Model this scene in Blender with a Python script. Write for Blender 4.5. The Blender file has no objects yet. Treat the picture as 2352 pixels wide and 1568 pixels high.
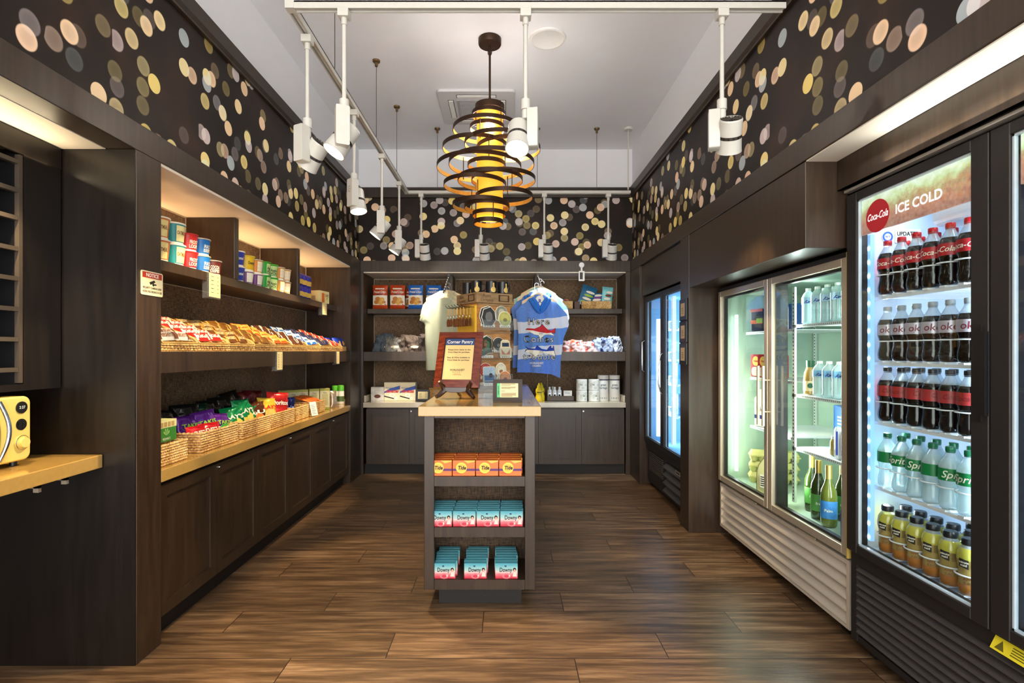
import bpy, bmesh, math, random
from mathutils import Vector, Matrix, noise as mnoise
S = bpy.context.scene
COL = S.collection
R = math.radians
rnd = random.Random(7)

# ------------------------------------------------------------------ camera, world, exposure
cam_d = bpy.data.cameras.new('camera')
cam_d.sensor_width = 36.0
cam_d.lens = 36.0 * 1200.0 / 2352.0
cam_d.shift_x = 14.0 / 2352.0
cam_d.shift_y = 22.0 / 2352.0
cam_d.clip_start = 0.02
cam = bpy.data.objects.new('camera', cam_d)
cam.location = (0, 0, 1.30)
cam.rotation_euler = (R(90), 0, 0)
COL.objects.link(cam)
S.camera = cam

wd = bpy.data.worlds.new('world'); S.world = wd
wd.use_nodes = True
wb = wd.node_tree.nodes['Background']
wb.inputs[0].default_value = (1.0, 0.96, 0.91, 1)
wb.inputs[1].default_value = 3.6
S.view_settings.view_transform = 'Standard'
S.view_settings.look = 'None'
S.view_settings.gamma = 1
S.view_settings.use_curve_mapping = False
S.view_settings.exposure = 0.78
S.cycles.max_bounces = 7
S.cycles.diffuse_bounces = 3
S.cycles.glossy_bounces = 3
S.cycles.transmission_bounces = 4
S.cycles.transparent_max_bounces = 14
S.cycles.sample_clamp_indirect = 4.0
S.cycles.sample_clamp_direct = 0.0
S.cycles.caustics_reflective = False
S.cycles.caustics_refractive = False
S.cycles.use_adaptive_sampling = True
S.cycles.adaptive_threshold = 0.02

def lamp(name, kind, loc, energy, color, size=0.1, size_y=None, aim=None, spot=60, blend=0.5, parent=None):
    d = bpy.data.lights.new(name, kind)
    d.energy = energy; d.color = color
    if kind == 'AREA':
        d.shape = 'RECTANGLE'; d.size = size; d.size_y = size_y or size
    elif kind == 'SPOT':
        d.spot_size = R(spot); d.spot_blend = blend; d.shadow_soft_size = size
    else:
        d.shadow_soft_size = size
    o = bpy.data.objects.new(name, d)
    o.location = loc
    if aim is not None:
        v = Vector(aim) - Vector(loc)
        o.rotation_euler = v.to_track_quat('-Z', 'Y').to_euler()
    COL.objects.link(o)
    return o
WARM = (1.0, 0.74, 0.42); NEUT = (1.0, 0.88, 0.72); COOL = (0.80, 0.90, 1.0)

# ------------------------------------------------------------------ materials
def lin(c):
    c = c / 255.0
    return c / 12.92 if c <= 0.04045 else ((c + 0.055) / 1.055) ** 2.4
def rgb(c): return (lin(c[0]), lin(c[1]), lin(c[2]), 1.0)
MATS = {}
def M(name, c, rough=0.5, metal=0.0, var=0.06, scale=30.0, bump=0.0, emit=0.0, coat=0.0, stretch=None, ecol=None, spec=0.5):
    """procedural paint / plastic / paper: a base colour with fine noise variation"""
    if name in MATS: return MATS[name]
    m = bpy.data.materials.new(name); m.use_nodes = True; MATS[name] = m
    nt = m.node_tree; b = nt.nodes['Principled BSDF']
    b.inputs['Roughness'].default_value = rough
    b.inputs['Metallic'].default_value = metal
    b.inputs['Specular IOR Level'].default_value = spec
    if coat: b.inputs['Coat Weight'].default_value = coat
    base = rgb(c)
    if var > 0 or bump > 0:
        tc = nt.nodes.new('ShaderNodeTexCoord')
        mp = nt.nodes.new('ShaderNodeMapping')
        if stretch: mp.inputs['Scale'].default_value = stretch
        nz = nt.nodes.new('ShaderNodeTexNoise'); nz.inputs['Scale'].default_value = scale
        nz.inputs['Detail'].default_value = 3
        nt.links.new(tc.outputs['Object'], mp.inputs[0]); nt.links.new(mp.outputs[0], nz.inputs['Vector'])
        mx = nt.nodes.new('ShaderNodeMix'); mx.data_type = 'RGBA'
        k0, k1 = max(0, 1 - 2.2 * var), 1 + 2.2 * var
        mx.inputs['A'].default_value = (base[0] * k0, base[1] * k0, base[2] * k0, 1)
        mx.inputs['B'].default_value = (min(1, base[0] * k1), min(1, base[1] * k1), min(1, base[2] * k1), 1)
        nt.links.new(nz.outputs['Fac'], mx.inputs['Factor'])
        nt.links.new(mx.outputs['Result'], b.inputs['Base Color'])
        if bump > 0:
            bp = nt.nodes.new('ShaderNodeBump'); bp.inputs['Strength'].default_value = bump; bp.inputs['Distance'].default_value = 0.01
            nt.links.new(nz.outputs['Fac'], bp.inputs['Height']); nt.links.new(bp.outputs[0], b.inputs['Normal'])
    else:
        b.inputs['Base Color'].default_value = base
    if emit:
        b.inputs['Emission Color'].default_value = rgb(ecol or c)
        b.inputs['Emission Strength'].default_value = emit
    return m

def glassy(name, tint=(255, 255, 255), clear=0.85, rough=0.03, ior=1.45, body=0.0):
    """thin clear sheet: straight-through transparency with a fresnel reflection"""
    if name in MATS: return MATS[name]
    m = bpy.data.materials.new(name); m.use_nodes = True; MATS[name] = m
    nt = m.node_tree; nt.nodes.clear()
    out = nt.nodes.new('ShaderNodeOutputMaterial')
    tr = nt.nodes.new('ShaderNodeBsdfTransparent'); tr.inputs[0].default_value = rgb(tint)
    gl = nt.nodes.new('ShaderNodeBsdfGlossy'); gl.inputs['Roughness'].default_value = rough
    df = nt.nodes.new('ShaderNodeBsdfDiffuse'); df.inputs[0].default_value = rgb(tint)
    fr = nt.nodes.new('ShaderNodeFresnel'); fr.inputs[0].default_value = ior
    m1 = nt.nodes.new('ShaderNodeMixShader'); m1.inputs[0].default_value = 1 - clear
    m2 = nt.nodes.new('ShaderNodeMixShader')
    ge = nt.nodes.new('ShaderNodeNewGeometry'); mu = nt.nodes.new('ShaderNodeMath'); mu.operation = 'MULTIPLY'
    iv = nt.nodes.new('ShaderNodeMath'); iv.operation = 'SUBTRACT'; iv.inputs[0].default_value = 1.0
    nt.links.new(ge.outputs['Backfacing'], iv.inputs[1]); nt.links.new(iv.outputs[0], mu.inputs[1]); nt.links.new(fr.outputs[0], mu.inputs[0])
    nt.links.new(tr.outputs[0], m1.inputs[1]); nt.links.new(df.outputs[0], m1.inputs[2])
    nt.links.new(mu.outputs[0], m2.inputs[0]); nt.links.new(m1.outputs[0], m2.inputs[1]); nt.links.new(gl.outputs[0], m2.inputs[2])
    nt.links.new(m2.outputs[0], out.inputs[0])
    return m

class NT:
    """small helper to write shader maths"""
    def __init__(s, name):
        s.m = bpy.data.materials.new(name); s.m.use_nodes = True; MATS[name] = s.m
        s.t = s.m.node_tree; s.b = s.t.nodes['Principled BSDF']
    def n(s, kind, **kw):
        x = s.t.nodes.new(kind)
        for k, v in kw.items(): setattr(x, k, v)
        return x
    def put(s, sock, v):
        if hasattr(v, 'is_linked') or isinstance(v, bpy.types.NodeSocket): s.t.links.new(v, sock)
        else: sock.default_value = v
    def math(s, op, a, b=0.0, c=0.0):
        x = s.n('ShaderNodeMath', operation=op)
        s.put(x.inputs[0], a); s.put(x.inputs[1], b); s.put(x.inputs[2], c)
        return x.outputs[0]
    def mix(s, f, a, b, blend='MIX'):
        x = s.n('ShaderNodeMix', data_type='RGBA', blend_type=blend)
        s.put(x.inputs['Factor'], f); s.put(x.inputs['A'], a); s.put(x.inputs['B'], b)
        return x.outputs['Result']
    def xyz(s, v):
        x = s.n('ShaderNodeSeparateXYZ'); s.put(x.inputs[0], v); return x.outputs
    def comb(s, a, b, c=0.0):
        x = s.n('ShaderNodeCombineXYZ'); s.put(x.inputs[0], a); s.put(x.inputs[1], b); s.put(x.inputs[2], c); return x.outputs[0]
    def obj(s): return s.n('ShaderNodeTexCoord').outputs['Object']
    def noise(s, v, scale, detail=3, rough=0.5):
        x = s.n('ShaderNodeTexNoise'); s.put(x.inputs['Vector'], v); x.inputs['Scale'].default_value = scale
        x.inputs['Detail'].default_value = detail; x.inputs['Roughness'].default_value = rough; return x.outputs['Fac']
    def ramp(s, f, stops, interp='LINEAR'):
        x = s.n('ShaderNodeValToRGB'); s.put(x.inputs[0], f); cr = x.color_ramp; cr.interpolation = interp
        while len(cr.elements) < len(stops): cr.elements.new(0.5)
        for e, (p, c) in zip(cr.elements, stops): e.position = p; e.color = rgb(c) if max(c) > 1 else (*c, 1)
        return x.outputs[0]
    def bump(s, h, strength, dist=0.01):
        x = s.n('ShaderNodeBump'); x.inputs['Strength'].default_value = strength; x.inputs['Distance'].default_value = dist
        s.put(x.inputs['Height'], h); s.t.links.new(x.outputs[0], s.b.inputs['Normal'])

def floor_mat():
    k = NT('plank_floor_tile')
    o = k.xyz(k.obj())
    ry = k.math('DIVIDE', k.math('SUBTRACT', o[1], 2.2115), 0.20)
    row = k.math('FLOOR', ry)
    ux = k.math('DIVIDE', k.math('SUBTRACT', k.math('SUBTRACT', o[0], 0.69), k.math('MULTIPLY', row, 0.4)), 1.2)
    cell = k.math('FLOOR', ux)
    fy = k.math('SUBTRACT', ry, row); fx = k.math('SUBTRACT', ux, cell)
    dy = k.math('MULTIPLY', k.math('MINIMUM', fy, k.math('SUBTRACT', 1.0, fy)), 0.20)
    dx = k.math('MULTIPLY', k.math('MINIMUM', fx, k.math('SUBTRACT', 1.0, fx)), 1.2)
    d = k.math('MINIMUM', dx, dy)
    grout = k.math('LESS_THAN', d, 0.0021)
    wn = k.n('ShaderNodeTexWhiteNoise', noise_dimensions='2D'); k.put(wn.inputs['Vector'], k.comb(row, cell))
    h = wn.outputs['Value']
    gx = k.math('ADD', o[0], k.math('MULTIPLY', h, 37.0))
    v = k.comb(k.math('MULTIPLY', gx, 1.3), k.math('MULTIPLY', o[1], 16.0), k.math('MULTIPLY', h, 9.0))
    n1 = k.noise(v, 2.2, 6, 0.62)
    v2 = k.comb(k.math('MULTIPLY', gx, 3.0), k.math('MULTIPLY', o[1], 90.0), 0.0)
    n2 = k.noise(v2, 2.0, 3, 0.5)
    col = k.ramp(n1, [(0.25, (54, 38, 26)), (0.44, (96, 72, 50)), (0.58, (134, 104, 75)), (0.76, (180, 148, 114))])
    col = k.mix(k.math('MULTIPLY', n2, 0.72), col, (0.055, 0.033, 0.018, 1))
    tone = k.math('ADD', 0.72, k.math('MULTIPLY', h, 0.5))
    hs = k.n('ShaderNodeHueSaturation'); k.put(hs.inputs['Color'], col); k.put(hs.inputs['Value'], tone)
    col = k.mix(grout, hs.outputs[0], rgb((38, 27, 20)))
    k.put(k.b.inputs['Base Color'], col)
    k.put(k.b.inputs['Roughness'], k.math('ADD', 0.24, k.math('MULTIPLY', n1, 0.22)))
    hgt = k.math('SUBTRACT', k.math('ADD', k.math('MULTIPLY', n1, 0.5), k.math('MULTIPLY', n2, 0.25)), k.math('MULTIPLY', grout, 0.8))
    k.bump(hgt, 0.35, 0.006)
    return k.m

def mural_mat(name, axis):
    """dark wallpaper printed with soft out-of-focus light discs"""
    k = NT(name)
    o = k.xyz(k.obj())
    u = o[0] if axis == 'x' else o[1]
    z = o[2]
    bg = k.ramp(k.noise(k.comb(u, z), 2.2, 3), [(0.3, (16, 11, 8)), (0.55, (32, 22, 16)), (0.75, (58, 38, 28))])
    col = bg
    layers = [(0.185, 0.0, 0.0, 0.42, 0), (0.170, 3.3, 7.1, 0.45, 1), (0.200, 9.7, 2.3, 0.52, 2), (0.150, 5.1, 4.4, 0.45, 3), (0.21, 1.1, 8.4, 0.42, 4)]
    for (cs, ou, oz, dens, i) in layers:
        vu = k.math('ADD', k.math('DIVIDE', u, cs), ou); vz = k.math('ADD', k.math('DIVIDE', z, cs), oz)
        vor = k.n('ShaderNodeTexVoronoi', voronoi_dimensions='2D', feature='F1')
        k.put(vor.inputs['Vector'], k.comb(vu, vz)); vor.inputs['Scale'].default_value = 1.0; vor.inputs['Randomness'].default_value = 0.75
        dist = k.math('MULTIPLY', vor.outputs['Distance'], cs)
        cc = k.xyz(vor.outputs['Color'])
        rad = 0.040
        inside = k.math('SUBTRACT', 1.0, k.math('SMOOTH_MIN', 1.0, k.math('MAXIMUM', 0.0, k.math('DIVIDE', k.math('SUBTRACT', dist, rad - 0.004), 0.005)), 0.05))
        on = k.math('LESS_THAN', cc[0], dens)
        # clusters: discs brighten where a broad noise is high
        clus = k.noise(k.comb(k.math('ADD', u, i * 3.7), z), 1.7, 1)
        amp = k.math('MULTIPLY', k.math('ADD', 0.12, k.math('MULTIPLY', k.math('MULTIPLY', cc[1], cc[1]), 2.6)), k.math('ADD', 0.5, k.math('MULTIPLY', clus, 1.15)))
        rim = k.math('ADD', 0.78, k.math('MULTIPLY', k.math('POWER', k.math('DIVIDE', dist, rad), 3.0), 0.35))
        a = k.math('MULTIPLY', k.math('MULTIPLY', inside, on), k.math('MULTIPLY', amp, rim))
        dc = k.ramp(cc[2], [(0.0, (255, 226, 130)), (0.28, (255, 238, 176)), (0.45, (255, 226, 170)), (0.62, (252, 212, 176)), (0.8, (220, 200, 196)), (1.0, (170, 186, 190))])
        col = k.mix(k.math('MINIMUM', a, 1.0), col, dc, 'SCREEN')
    k.put(k.b.inputs['Base Color'], col)
    k.b.inputs['Roughness'].default_value = 0.45
    k.b.inputs['Specular IOR Level'].default_value = 0.25
    return k.m

def weave_mat(name, c1, c2, sc=260.0, bump=0.5):
    k = NT(name)
    o = k.xyz(k.obj())
    hor = k.math('ADD', o[0], o[1])
    w1 = k.noise(k.comb(k.math('MULTIPLY', hor, 0.12), o[2]), sc, 2)
    w2 = k.noise(k.comb(hor, k.math('MULTIPLY', o[2], 0.10)), sc, 2)
    n = k.noise(k.obj(), 3.0, 2)
    f = k.math('ADD', k.math('MULTIPLY', k.math('ADD', w1, w2), 0.42), k.math('MULTIPLY', n, 0.16))
    k.put(k.b.inputs['Base Color'], k.ramp(f, [(0.38, c1), (0.62, c2)]))
    k.b.inputs['Roughness'].default_value = 0.8
    k.bump(f, bump, 0.002)
    return k.m

def wood_mat(name, c1, c2, rough=0.4, grain=(14.0, 14.0, 1.2), sc=3.0):
    k = NT(name)
    mp = k.n('ShaderNodeMapping'); mp.inputs['Scale'].default_value = grain
    k.put(mp.inputs[0], k.obj())
    n = k.noise(mp.outputs[0], sc, 4, 0.6)
    k.put(k.b.inputs['Base Color'], k.ramp(n, [(0.3, c1), (0.7, c2)]))
    k.put(k.b.inputs['Roughness'], k.math('ADD', rough - 0.06, k.math('MULTIPLY', n, 0.12)))
    return k.m

m_floor = floor_mat()
m_mural_x = mural_mat('bokeh_wallpaper_back', 'x')
m_mural_y = mural_mat('bokeh_wallpaper_side', 'y')
m_weave = weave_mat('woven_grasscloth', (44, 33, 25), (150, 122, 92))
m_rib = weave_mat('ribbed_dark_cloth', (26, 20, 16), (96, 74, 52), 200, 0.7)
m_dark = wood_mat('espresso_laminate', (38, 28, 19), (54, 41, 29), 0.42)
m_dark2 = wood_mat('espresso_panel', (42, 31, 22), (62, 47, 34), 0.36)
m_toe = M('black_toe_kick', (18, 15, 14), 0.6)
m_white = M('white_ceiling_paint', (236, 238, 242), 0.8, var=0.01, scale=5)
m_soffit = M('soffit_paint', (222, 212, 196), 0.6, var=0.02, scale=6)
m_stone = M('tan_quartz', (182, 146, 80), 0.16, var=0.05, scale=60, coat=0.4)
m_stone2 = M('grey_tan_quartz', (196, 184, 160), 0.16, var=0.05, scale=60, coat=0.4)
m_edge = M('light_edge_line', (190, 178, 160), 0.5)
m_wht = M('white_enamel', (200, 198, 190), 0.35, var=0.02)
m_plwht = M('white_plastic', (235, 235, 232), 0.3, var=0.015)
m_blk = M('black_plastic', (20, 20, 22), 0.38, var=0.1)
m_blk2 = M('black_powder_coat', (30, 28, 28), 0.5, var=0.15, scale=400, bump=0.15)
m_steel = M('brushed_steel', (206, 194, 172), 0.34, 0.6, var=0.06, scale=60, stretch=(1, 1, 14))
m_steelh = M('brushed_steel_grille', (214, 202, 184), 0.4, 0.35, var=0.06, scale=60, stretch=(1, 12, 1))
m_chrome = M('chrome', (210, 210, 212), 0.12, 1.0, var=0.0)
m_bronze = M('aged_bronze', (58, 38, 24), 0.45, 0.6, var=0.15, scale=80)
m_gold = M('gold_leaf_inside', (226, 166, 74), 0.4, 0.5, var=0.1, scale=40)
m_paper = M('paper_white', (238, 234, 222), 0.7, var=0.02)
m_cream = M('paper_cream', (232, 214, 158), 0.6, var=0.04)
m_ink = M('black_ink', (24, 22, 22), 0.6, var=0)
m_ivory = M('ivory_print', (244, 238, 220), 0.5, var=0)
m_glass = glassy('door_glass', (246, 250, 249), 1.0, 0.02, 1.5)
m_acryl = glassy('clear_acrylic', (245, 248, 250), 0.95, 0.05, 1.45)
m_red = M('red_print', (196, 28, 34), 0.4, var=0.03)
m_navy = M('navy_print', (38, 44, 120), 0.4, var=0.05)

# ------------------------------------------------------------------ geometry helpers
class G:
    def __init__(s): s.v = []; s.f = []; s.m = []
    def add(s, vs, fs, m=0):
        o = len(s.v); s.v += [tuple(p) for p in vs]
        s.f += [tuple(i + o for i in f) for f in fs]; s.m += [m] * len(fs); return s
    def box(s, x0, x1, y0, y1, z0, z1, m=0):
        if x0 > x1: x0, x1 = x1, x0
        if y0 > y1: y0, y1 = y1, y0
        if z0 > z1: z0, z1 = z1, z0
        v = [(x0, y0, z0), (x1, y0, z0), (x1, y1, z0), (x0, y1, z0), (x0, y0, z1), (x1, y0, z1), (x1, y1, z1), (x0, y1, z1)]
        return s.add(v, [(0, 3, 2, 1), (4, 5, 6, 7), (0, 1, 5, 4), (1, 2, 6, 5), (2, 3, 7, 6), (3, 0, 4, 7)], m)
    def lathe(s, prof, n=20, m=0, c=(0, 0, 0), ms=None, cap=True, ax=None):
        """prof: (radius, height) list; ms: material per segment; ax: optional axis matrix"""
        vs = []
        for (r, z) in prof:
            for i in range(n):
                a = 2 * math.pi * i / n
                vs.append(Vector((r * math.cos(a), r * math.sin(a), z)))
        if ax is not None: vs = [ax @ v for v in vs]
        vs = [(v[0] + c[0], v[1] + c[1], v[2] + c[2]) for v in vs]
        o = len(s.v); s.v += vs
        for j in range(len(prof) - 1):
            for i in range(n):
                a, b = j * n + i, j * n + (i + 1) % n
                s.f.append((o + a, o + b, o + b + n, o + a + n)); s.m.append(ms[j] if ms else m)
        if cap:
            if prof[0][0] > 1e-5: s.f.append(tuple(o + i for i in reversed(range(n)))); s.m.append(ms[0] if ms else m)
            if prof[-1][0] > 1e-5: s.f.append(tuple(o + (len(prof) - 1) * n + i for i in range(n))); s.m.append(ms[-1] if ms else m)
        return s
    def cyl(s, p0, p1, r0, r1=None, n=12, m=0, cap=True):
        p0 = Vector(p0); p1 = Vector(p1); d = p1 - p0; L = d.length
        q = d.to_track_quat('Z', 'Y').to_matrix()
        return s.lathe([(r0, 0), (r0 if r1 is None else r1, L)], n, m, p0, cap=cap, ax=q)
    def tube(s, pts, r, n=6, m=0, closed=False):
        pts = [Vector(p) for p in pts]; k = len(pts); vs = []
        ext = [max(p[q] for p in pts) - min(p[q] for p in pts) for q in range(3)]
        up = [Vector((1, 0, 0)), Vector((0, 1, 0)), Vector((0, 0, 1))][[1, 2, 0][min(range(3), key=lambda q: ext[[1, 2, 0][q]])]]
        for i, p in enumerate(pts):
            if closed: t = pts[(i + 1) % k] - pts[i - 1]
            else: t = pts[min(i + 1, k - 1)] - pts[max(i - 1, 0)]
            t.normalize()
            a = t.cross(up)
            if a.length < 1e-3: a = t.cross(Vector((0.3, 1, 0.2)))
            a.normalize(); b = t.cross(a)
            rr = r[i] if isinstance(r, (list, tuple)) else r
            for j in range(n):
                th = 2 * math.pi * j / n
                vs.append(p + a * (rr * math.cos(th)) + b * (rr * math.sin(th)))
        fs = []
        for i in range(k if closed else k - 1):
            for j in range(n):
                a0 = i * n + j; a1 = i * n + (j + 1) % n; i2 = (i + 1) % k
                fs.append((a0, a1, i2 * n + (j + 1) % n, i2 * n + j))
        if not closed: fs += [tuple(reversed(range(n))), tuple((k - 1) * n + j for j in range(n))]
        return s.add(vs, fs, m)
    def prism(s, pts, y0, y1, m=0):
        """polygon in xz (counter-clockwise seen from -y) extruded from y0 to y1"""
        n = len(pts)
        vs = [(x, y0, z) for x, z in pts] + [(x, y1, z) for x, z in pts]
        fs = [tuple(range(n)), tuple(reversed(range(n, 2 * n)))]
        for i in range(n): j = (i + 1) % n; fs.append((i, i + n, j + n, j))
        return s.add(vs, fs, m)
    def grid(s, fn, nu, nv, m=0, flip=False):
        vs = [fn(i / nu, j / nv) for j in range(nv + 1) for i in range(nu + 1)]
        fs = []
        for j in range(nv):
            for i in range(nu):
                a = j * (nu + 1) + i; q = (a, a + 1, a + nu + 2, a + nu + 1)
                fs.append(tuple(reversed(q)) if flip else q)
        return s.add(vs, fs, m)
    def mesh(s, name, mats, smooth=False, ang=40):
        me = bpy.data.meshes.new(name)
        me.from_pydata(s.v, [], s.f)
        for mt in mats: me.materials.append(mt)
        if len(mats) > 1: me.polygons.foreach_set('material_index', s.m)
        if smooth:
            me.polygons.foreach_set('use_smooth', [True] * len(me.polygons))
            me.set_sharp_from_angle(angle=R(ang))
        me.update(); return me
    def obj(s, name, mats, parent=None, smooth=False, bevel=0.0, loc=None, rot=None, ang=40):
        if not isinstance(mats, (list, tuple)): mats = [mats]
        return link(name, s.mesh(name, mats, smooth, ang), parent, bevel, loc, rot)
def link(name, me, parent=None, bevel=0.0, loc=None, rot=None):
    o = bpy.data.objects.new(name, me); COL.objects.link(o)
    if parent is not None: o.parent = parent
    if loc is not None: o.location = loc
    if rot is not None: o.rotation_euler = rot
    if bevel > 0:
        b = o.modifiers.new('bevel', 'BEVEL'); b.width = bevel; b.segments = 2; b.limit_method = 'ANGLE'; b.angle_limit = R(50)
    return o
def box(x0, x1, y0, y1, z0, z1): return G().box(x0, x1, y0, y1, z0, z1)
def empty(name, loc=(0, 0, 0), rz=0.0):
    o = bpy.data.objects.new(name, None); o.empty_display_size = 0.05
    o.location = loc; o.rotation_euler = (0, 0, rz); COL.objects.link(o); return o
def tag(o, label, cat, group=None, kind=None):
    o['label'] = label; o['category'] = cat
    if group: o['group'] = group
    if kind: o['kind'] = kind
    return o
def struct(o): o['kind'] = 'structure'; return o
KIDS = {}
def tree(o):
    c = o.copy(); COL.objects.link(c)
    for ch in KIDS.get(o.name) or o.children:
        d = tree(ch); d.parent = c
    return c
class Proto:
    """a finished thing: the first placing moves it, later placings copy it and each of its parts"""
    def __init__(s, root): s.root = root; s.used = False; s.base = root.name
    def put(s, loc, rz=0.0, label=None, cat=None, group=None, rot=None, scale=None):
        if not s.used: o = s.root; s.used = True
        else: o = tree(s.root)
        o.location = loc; o.rotation_euler = rot if rot is not None else (0, 0, rz)
        if scale: o.scale = scale
        else: o.scale = (1, 1, 1)
        if label: o['label'] = label
        if cat: o['category'] = cat
        if group: o['group'] = group
        elif 'group' in o and not group and s.used and label: pass
        return o
TXT = {}
def text_geo(s, size=0.02, bold=0.0, shear=0.0, spacing=1.0, width=None, line=1.0):
    """letters as flat mesh data in the xz plane, centred on the origin, readable from -y"""
    key = (s, round(size, 5), bold, shear, spacing, width, line)
    if key in TXT: return TXT[key]
    cu = bpy.data.curves.new('lettering', 'FONT')
    cu.body = s; cu.size = size; cu.align_x = 'CENTER'; cu.align_y = 'CENTER'
    cu.offset = bold; cu.shear = shear; cu.space_character = spacing; cu.space_line = line; cu.resolution_u = 3
    o = bpy.data.objects.new('lettering', cu); COL.objects.link(o)
    dg = bpy.context.evaluated_depsgraph_get()
    me = bpy.data.meshes.new_from_object(o.evaluated_get(dg))
    vs = [(v.co.x, v.co.y) for v in me.vertices]; fs = [tuple(p.vertices) for p in me.polygons]
    bpy.data.objects.remove(o); bpy.data.curves.remove(cu); bpy.data.meshes.remove(me)
    if width and vs:
        w = max(v[0] for v in vs) - min(v[0] for v in vs); k = width / max(w, 1e-6)
        vs = [(a * k, b) for a, b in vs]
    TXT[key] = (vs, fs); return TXT[key]
def add_text(g, s, x, z, fn, m=0, **kw):
    """fn maps (x,z) on the label to a 3-d point"""
    vs, fs = text_geo(s, **kw)
    return g.add([fn(a + x, b + z) for a, b in vs], fs, m)
def flat(y): return lambda x, z: (x, y, z)
def round_(r, a0=0.0): return lambda x, z: (r * math.sin(x / r + a0), -r * math.cos(x / r + a0), z)
def poly(g, pts, fn, m=0, cuts=0):
    bm = bmesh.new(); f = bm.faces.new([bm.verts.new((x, 0, z)) for x, z in pts])
    bmesh.ops.triangulate(bm, faces=[f])
    if cuts: bmesh.ops.subdivide_edges(bm, edges=bm.edges[:], cuts=cuts, use_grid_fill=True)
    bm.verts.index_update()
    vs = [fn(v.co.x, v.co.z) for v in bm.verts]; fs = [tuple(v.index for v in q.verts) for q in bm.faces]
    # make every face look the same way as the label plane
    bm.free(); g.add(vs, fs, m); return g
def rect(x0, x1, z0, z1): return [(x0, z0), (x1, z0), (x1, z1), (x0, z1)]
def disc(cx, cz, r, n=20, rz=None): return [(cx + r * math.cos(2 * math.pi * i / n), cz + (rz or r) * math.sin(2 * math.pi * i / n)) for i in range(n)]
ORD = ['leftmost', 'second from left', 'third from left', 'fourth from left', 'fifth from left', 'sixth from left', 'seventh from left', 'eighth from left', 'ninth from left', 'tenth from left']
# ------------------------------------------------------------------ the room
XL, XR, YB = -1.53, 1.31, 5.50          # faces of the built-in frames
ZH, ZM0, ZM1, ZC, ZT = 2.135, 2.25, 2.915, 3.02, 3.43
YF = -1.3
def wpart(name, g, mats, root, smooth=False, bevel=0.0):
    """part given in world coordinates under a root that is not rotated"""
    o = g.obj(name, mats, root, smooth, bevel); o.location = -Vector(root.location); return o

struct(box(-2.3, 2.3, YF, 6.1, -0.06, 0).obj('floor', m_floor))
struct(box(-1.75, 1.55, YF, 5.66, ZT, ZT + 0.08).obj('ceiling', m_white))
def wall(name, side):
    g = G()
    if side in 'lr':
        s = -1 if side == 'l' else 1; xm = -1.555 if side == 'l' else 1.335
        g.box(xm, xm + s * 0.12, YF, YB + 0.02, ZM0 - 0.1, ZC - 0.02, 0)
        g.box(xm, xm + s * 0.12, YF, YB + 0.1, ZC - 0.02, ZT, 1)
        g.box(s * 2.27, s * 2.39, YF, 6.1, 0, 2.33, 2)
        g.box(xm + s * 0.12, s * 2.39, YF, 6.1, 2.33, 2.40, 2)
        return struct(g.obj(name, [m_mural_y, m_white, m_dark]))
    g.box(-1.555, 1.335, YB + 0.02, YB + 0.14, ZM0 - 0.1, ZC - 0.02, 0)
    g.box(-1.555, 1.335, YB + 0.02, YB + 0.14, ZC - 0.02, ZT, 1)
    g.box(-2.27, 2.27, 6.02, 6.14, 0, 2.33, 2)
    g.box(-2.27, 2.27, YB + 0.14, 6.14, 2.33, 2.40, 2)
    return struct(g.obj(name, [m_mural_x, m_white, m_dark]))
wall('wall_left', 'l'); wall('wall_right', 'r'); wall('wall_back', 'b')

def profile_run(pts, y0, y1):
    g = G(); n = len(pts)
    vs = [(x, y0, z) for x, z in pts] + [(x, y1, z) for x, z in pts]
    g.add(vs, [tuple(range(n)), tuple(reversed(range(n, 2 * n)))] + [(i, i + n, (i + 1) % n + n, (i + 1) % n) for i in range(n)]); return g
# crown moulding below the white upper walls, and the beam the wallpaper stands on
cp = [(0, ZM1), (0.018, ZM1), (0.018, ZM1 + 0.012), (0.03, ZM1 + 0.03), (0.03, ZC), (0, ZC)]
g = profile_run([(-1.555 + a, z) for a, z in cp], YF, YB); struct(g.obj('trim_1', m_dark))
g = profile_run([(1.335 - a, z) for a, z in cp], YF, YB); struct(g.obj('trim_2', m_dark))
struct(box(-1.53, 1.31, YB - 0.012, YB + 0.02, ZM1, ZC).obj('trim_3', m_dark))
# header beams
struct(box(-1.65, XL, YF, YB, ZH, ZM0).obj('trim_4', m_dark2, bevel=0.003))
struct(box(XR, 1.45, YF, YB, ZH, ZM0).obj('trim_5', m_dark2, bevel=0.003))
struct(box(XL, XR, YB - 0.004, YB + 0.05, ZH, ZM0).obj('trim_6', m_dark2, bevel=0.002))
# posts
struct(G().box(-1.65, XL, 2.164, 2.32, 0, ZH).obj('trim_7', m_dark2, bevel=0.003))
struct(G().box(-1.62, XL, 5.161, YB, 0, ZH).obj('trim_8', m_dark2, bevel=0.002))
struct(G().box(XL, -1.502, YB, YB + 0.05, 0, ZH).obj('trim_9', m_dark2, bevel=0.002))
struct(G().box(1.262, XR, YB, YB + 0.05, 0, ZH).obj('trim_10', m_dark2, bevel=0.002))
struct(G().box(XR, 1.42, 5.12, YB, 0, ZH).obj('trim_11', m_dark2, bevel=0.002))
struct(G().box(XR, 2.26, 3.744, 3.925, 0, ZH).obj('trim_12', m_dark2, bevel=0.003))
# kick boards
struct(box(-1.63, -1.60, 2.32, 5.14, 0, 0.10).obj('baseboard_left', m_toe))
struct(box(-1.50, 1.26, YB + 0.06, YB + 0.09, 0, 0.10).obj('baseboard_back', m_toe))

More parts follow.
